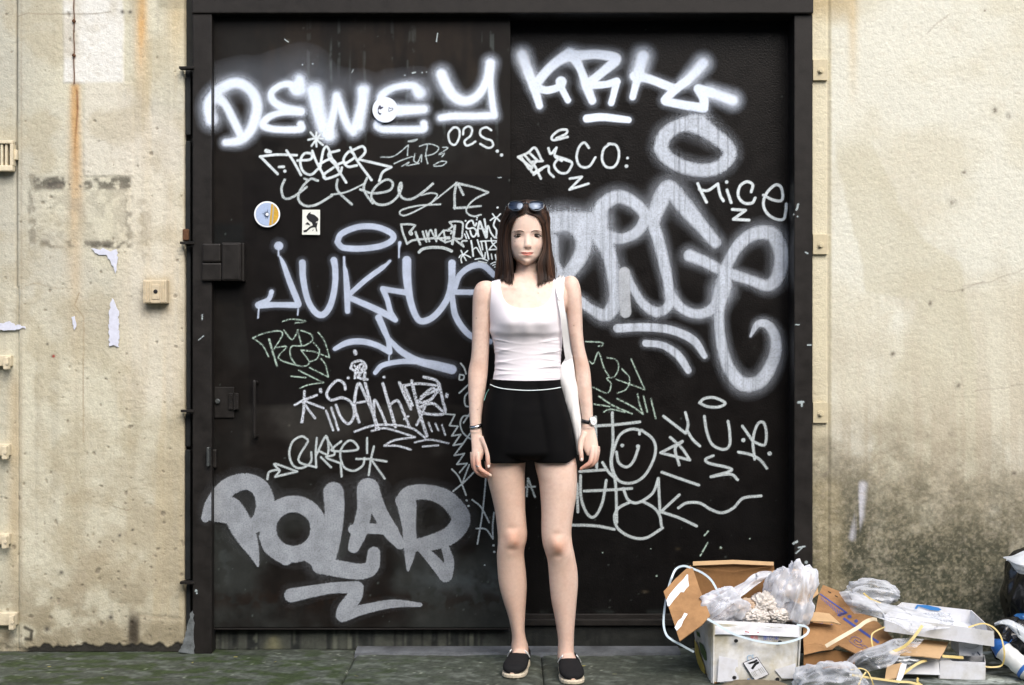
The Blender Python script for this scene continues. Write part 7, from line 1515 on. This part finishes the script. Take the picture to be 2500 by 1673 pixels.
sb = thing('small_white_box', 'small white box with printed glass symbol wedged under the large tray', 'box', Q(2370, 1603, 5.0))
for nm, mm_ in (('box_body', M_white),):
    V0 = [Q(2341, 1569, 5.0), Q(2399, 1572, 5.0), Q(2399, 1603, 5.0), Q(2342, 1601, 5.0)]; MB().prism(V0, (.1, 1, .0), .14).obj(nm, mm_, sb)
dS = plane_fit([(2341, 1569, 5.0), (2399, 1572, 5.0), (2399, 1603, 5.0)]); text('printed_symbol', 'III', 2372, 1600, 9, 3, dS, nT, M_pnavy, sb, .002)
strap('printed_line', [(2354, 1579, 4.997), (2366, 1583, 4.997), (2380, 1582, 4.997), (2390, 1576, 4.997)], M_pnavy, .0015, parent=sb, round_=True); decal('printed_symbol', [(2386, 1590), (2393, 1598), (2392, 1601), (2385, 1594)], dS, nT, M_pnavy, sb, .002)
pn = card('loose_card', [(2212, 1611, 4.98), (2290, 1603, 4.96), (2295, 1648, 4.93), (2210, 1645, 4.93)], mat('grey_white_card', (.52, .54, .57), rough=.6, var=.08, var_scale=20), None, .004); _tag(pn, 'loose greyish white card panel leaning in front of the lower tray', 'card')
bb = card('brown_board', [(2176, 1598, 4.93), (2196, 1578, 4.98), (2260, 1562, 5.02), (2316, 1567, 5.0), (2305, 1590, 4.95), (2294, 1608, 4.91), (2250, 1602, 4.91)], M_cardlt, None, .004); _tag(bb, 'light brown board lying flat under the large white tray', 'cardboard')
fb = thing('white_carton', 'white carton cut off by the picture edge in front of the rubbish, brown board inside', 'box', Q(2140, 1690, 4.85))
V0 = [Q(2078, 1648, 4.84), Q(2192, 1668, 4.80)]
MB().prism([V0[0], V0[1], V0[1] + Vector((0, 0, -.05)), V0[0] + Vector((0, 0, -.05))], (.18, 1, 0), .004).obj('front_wall', mat('grey_side_card', (.34, .36, .38), rough=.6), fb)
card('top_edge', [(2074, 1645, 4.845), (2192, 1665, 4.80), (2194, 1668, 4.798), (2074, 1649, 4.84)], M_paperw, fb, .004)
card('inner_board', [(2165, 1625, 4.93), (2202, 1618, 4.93), (2190, 1655, 4.86), (2160, 1660, 4.85)], M_cardlt, fb, .004)
card('side_wall', [(2202, 1612, 4.95), (2218, 1608, 4.97), (2206, 1650, 4.87), (2196, 1668, 4.80), (2186, 1668, 4.81)], M_white, fb, .004)

# ---- films over the pile
patch('plastic_film', [[(2048, 1446, 5.24), (2075, 1442, 5.2), (2110, 1452, 5.16), (2150, 1466, 5.12), (2200, 1478, 5.12), (2260, 1490, 5.1), (2310, 1512, 5.06)], [(2062, 1468, 5.14), (2090, 1468, 5.08), (2140, 1484, 5.02), (2190, 1498, 5.0), (2240, 1508, 4.98), (2290, 1515, 4.99), (2322, 1522, 5.0)], [(2085, 1498, 5.08), (2110, 1500, 5.04), (2150, 1510, 4.97), (2195, 1526, 4.94), (2230, 1546, 4.92), (2270, 1536, 4.93), (2318, 1532, 4.95)]], M_film, nu=64, nv=30, amp=.007, seed=21, fs=20, label='long clear plastic film draped over the cardboard and the large tray', category='plastic film')
crumple('plastic_bag', Q(2130, 1452, 5.22), (.105, .06, .048), M_film, 23, .42, floor=False, fs=1.3, ax=(1, 0, -.35), label='clear crumpled bag at the foot of the grimy wall behind the tray', category='plastic bag')
crumple('plastic_bag', Q(2285, 1512, 5.06), (.055, .05, .025), M_film, 25, .5, floor=False, ax=(1, 0, .2), label='small clear bag lying inside the large white tray', category='plastic bag')
patch('plastic_film', [[(2060, 1620, 4.93), (2100, 1588, 4.92), (2150, 1572, 4.92), (2190, 1556, 4.95), (2256, 1560, 4.95)], [(2080, 1628, 4.88), (2120, 1606, 4.87), (2165, 1596, 4.88), (2200, 1580, 4.91), (2240, 1578, 4.93)], [(2120, 1640, 4.86), (2150, 1632, 4.85), (2180, 1622, 4.86), (2200, 1600, 4.89), (2205, 1598, 4.91)]], M_film, nu=46, nv=28, amp=.008, seed=31, fs=24, label='clear crumpled film between the brown board and the front bag', category='plastic film')
crumple('plastic_bag', Q(2030, 1668, 4.83), (.125, .09, .075), M_film, 33, .36, floor=False, fs=1.4, ax=(1, 0, .3), label='big clear crumpled bag at the lower picture edge in front of the cardboard', category='plastic bag')
crumple('plastic_bag', Q(2205, 1604, 4.96), (.055, .03, .020), M_greyfilm, 35, .6, floor=False, ax=(1, 0, 0), label='small silvery crumpled film under the brown board', category='plastic bag')
crumple('paper_lump', Q(1840, 1681, 4.76), (.125, .05, .030), mat('olive_paper', (.16, .13, .085), rough=.9, var=.3, var_scale=20), 37, .2, floor=False, label='olive brown lump at the lower picture edge before the white carton', category='paper')

# ---- yellow straps
YG = 'yellow straps on the rubbish'
for lab, pts, w in (('yellow strap hanging over the front of the large white tray', [(2172, 1594, 4.90), (2200, 1583, 4.90), (2222, 1566, 4.90), (2240, 1544, 4.91), (2252, 1527, 4.92)], .010), ('thin yellow strap arching from the large tray over to the blue packet', [(2364, 1532, 4.96), (2385, 1525, 4.97), (2404, 1523, 4.98), (2425, 1532, 4.98), (2441, 1550, 4.97), (2448, 1570, 4.95), (2452, 1600, 4.94), (2446, 1624, 4.95), (2425, 1629, 4.95), (2406, 1628, 4.95)], .0055),
                    ('bent yellow strap looping on the printed cardboard', [(2160, 1531, 4.97), (2140, 1540, 4.97), (2129, 1549, 4.96), (2128, 1565, 4.95), (2131, 1580, 4.93)], .005), ('yellow strap sticking out beside the grey white panel', [(2206, 1645, 4.89), (2225, 1630, 4.91), (2245, 1618, 4.92), (2262, 1612, 4.93)], .009),
                    ('short yellow strap between brown board and small box', [(2300, 1602, 4.94), (2325, 1604, 4.95), (2352, 1606, 4.97)], .010), ('pale yellow strap trailing along the carton edge at the bottom', [(2080, 1648, 4.83), (2130, 1656, 4.81), (2190, 1664, 4.79), (2220, 1666, 4.79), (2252, 1674, 4.79)], .008),
                    ('thin yellow strap dangling over the front bag', [(2076, 1636, 4.83), (2100, 1632, 4.83), (2118, 1640, 4.82), (2128, 1660, 4.80), (2133, 1676, 4.80)], .004), ('second thin yellow strap on the front bag, nearer the carton', [(2114, 1641, 4.82), (2104, 1655, 4.81), (2096, 1672, 4.80)], .005), ('tiny yellow strap end curling up at the lower edge', [(2241, 1655, 4.85), (2240, 1664, 4.83), (2247, 1671, 4.81)], .007), ('faint yellow strap under the clear bag by the wall', [(2108, 1448, 5.13), (2125, 1462, 5.10), (2150, 1473, 5.08)], .006)):
    strap('yellow_strap', pts, M_ystrap, w, lab, YG, (0, -1, .5))

# ---- bags and packet at the right edge
crumple('bin_bag', Q(2540, 1450, 5.2), (.135, .12, .19), M_binbag, 41, .25, label='black plastic bin bag at the right picture edge against the wall', category='bin bag')
patch('silver_bag', [[(2448, 1358, 5.12), (2475, 1354, 5.10), (2500, 1344, 5.10), (2560, 1330, 5.10)], [(2452, 1362, 5.10), (2478, 1374, 5.05), (2505, 1378, 5.03), (2560, 1376, 5.03)], [(2458, 1368, 5.09), (2482, 1398, 5.06), (2505, 1404, 5.05), (2560, 1408, 5.05)]], M_greyfilm, nu=30, nv=24, amp=.006, seed=43, fs=18, label='silvery white bag corner on top of the black bin bag', category='plastic bag')
crumple('blue_bag', Q(2508, 1520, 5.12), (.055, .05, .04), M_bluebag, 45, .3, floor=False, label='blue plastic bag squeezed under the black bin bag', category='plastic bag')
crumple('dark_bag', Q(2490, 1565, 5.06), (.085, .07, .085), M_binbag, 47, .35, floor=False, label='dark crumpled bag behind the blue and white packet', category='plastic bag')
patch('silver_film', [[(2428, 1518, 5.02), (2450, 1511, 5.0), (2475, 1516, 4.98), (2510, 1535, 4.98)], [(2428, 1526, 5.0), (2452, 1524, 4.97), (2480, 1535, 4.95), (2515, 1555, 4.95)], [(2440, 1520, 5.0), (2466, 1534, 4.97), (2490, 1560, 4.95), (2520, 1585, 4.95)]], M_greyfilm, nu=26, nv=20, amp=.005, seed=49, fs=26, label='crinkled silver wrapper above the blue and white packet', category='wrapper')
pk_ = thing('food_packet', 'white rolled food packet with blue ends lying on the pavement at the right', 'packet', Q(2480, 1640, 4.95))
M_packw = mat('white_packet_film', (.66, .68, .66), rough=.35, var=.08, var_scale=40, bump=.003, bump_scale=40); M_packb = mat('blue_packet_film', (.02, .12, .42), rough=.35, bump=.003, bump_scale=40)
ax0, ax1 = Q(2424, 1566, 5.02), Q(2520, 1650, 4.92)
def seg_(t0, t1, r0, r1, nm, m, k=9, par=None):
    pts, rr = [], []
    for i in range(k):
        t = t0 + (t1 - t0) * i / (k - 1); pts.append(ax0 * (1 - t) + ax1 * t); rr.append(np.interp(t, [0, .10, .25, .85, .95, 1], [.012, .025, .033, .034, .030, .02]) * (1 + .04 * math.sin(t * 31)) + r0)
    return MB().tube(pts, rr, 18).obj(nm, m, par or pk_, smooth=True)
body_ = seg_(0.0, 1.0, 0, 0, 'packet_body', M_packw, 22); seg_(0.0, .26, .0008, 0, 'blue_band', M_packb, 8); seg_(.78, .86, .0008, 0, 'blue_band', M_packb, 5)
strap('blue_stripe', [(2448, 1572, 4.965), (2462, 1570, 4.95), (2470, 1562, 4.96)], M_packb, .004, parent=pk_, round_=True)
for k, t in enumerate((.52, .57, .62)): pass
# ---- crumbs and leaves on the paving
M_leaf = mat('dry_leaf', (.22, .20, .06), rough=.8, var=.2, var_scale=80); rl = random.Random(5)
lv = [(52, 1640, 'at the left edge on the mossy slab'), (470, 1622, 'below the left jamb of the door frame'), (672, 1620, 'in front of the threshold under the lettering POLAR'), (1424, 1630, 'just right of her right-hand shoe'), (575, 1608, 'close to the threshold near the left jamb'), (250, 1660, 'below the left wall at the lower picture edge'), (870, 1655, 'at the lower edge left of her shoes'), (1500, 1650, 'between her shoes and the white carton'), (120, 1632, 'on the green slab under the dark stained left wall')]
for k, (a, b, wh) in enumerate(lv):
    d = CAM_H * FPX / (b - 836.5); c0 = Q(a, b, d) + Vector((0, 0, .006)); an = rl.uniform(0, 6.3); L_e = rl.uniform(.006, .012); w = L_e * .35
    e1 = Vector((math.cos(an), math.sin(an), .1)) * L_e; e2 = Vector((-math.sin(an), math.cos(an), .25)) * w
    MB().prism([c0 - e1, c0 - e1 * .3 + e2, c0 + e1 * .5 + e2 * .8, c0 + e1, c0 + e1 * .4 - e2, c0 - e1 * .4 - e2 * .8], (0, 0, 1), .0008).obj('fallen_leaf', M_leaf, label='tiny yellowed leaf ' + wh, category='leaf', group='fallen leaves on the pavement')
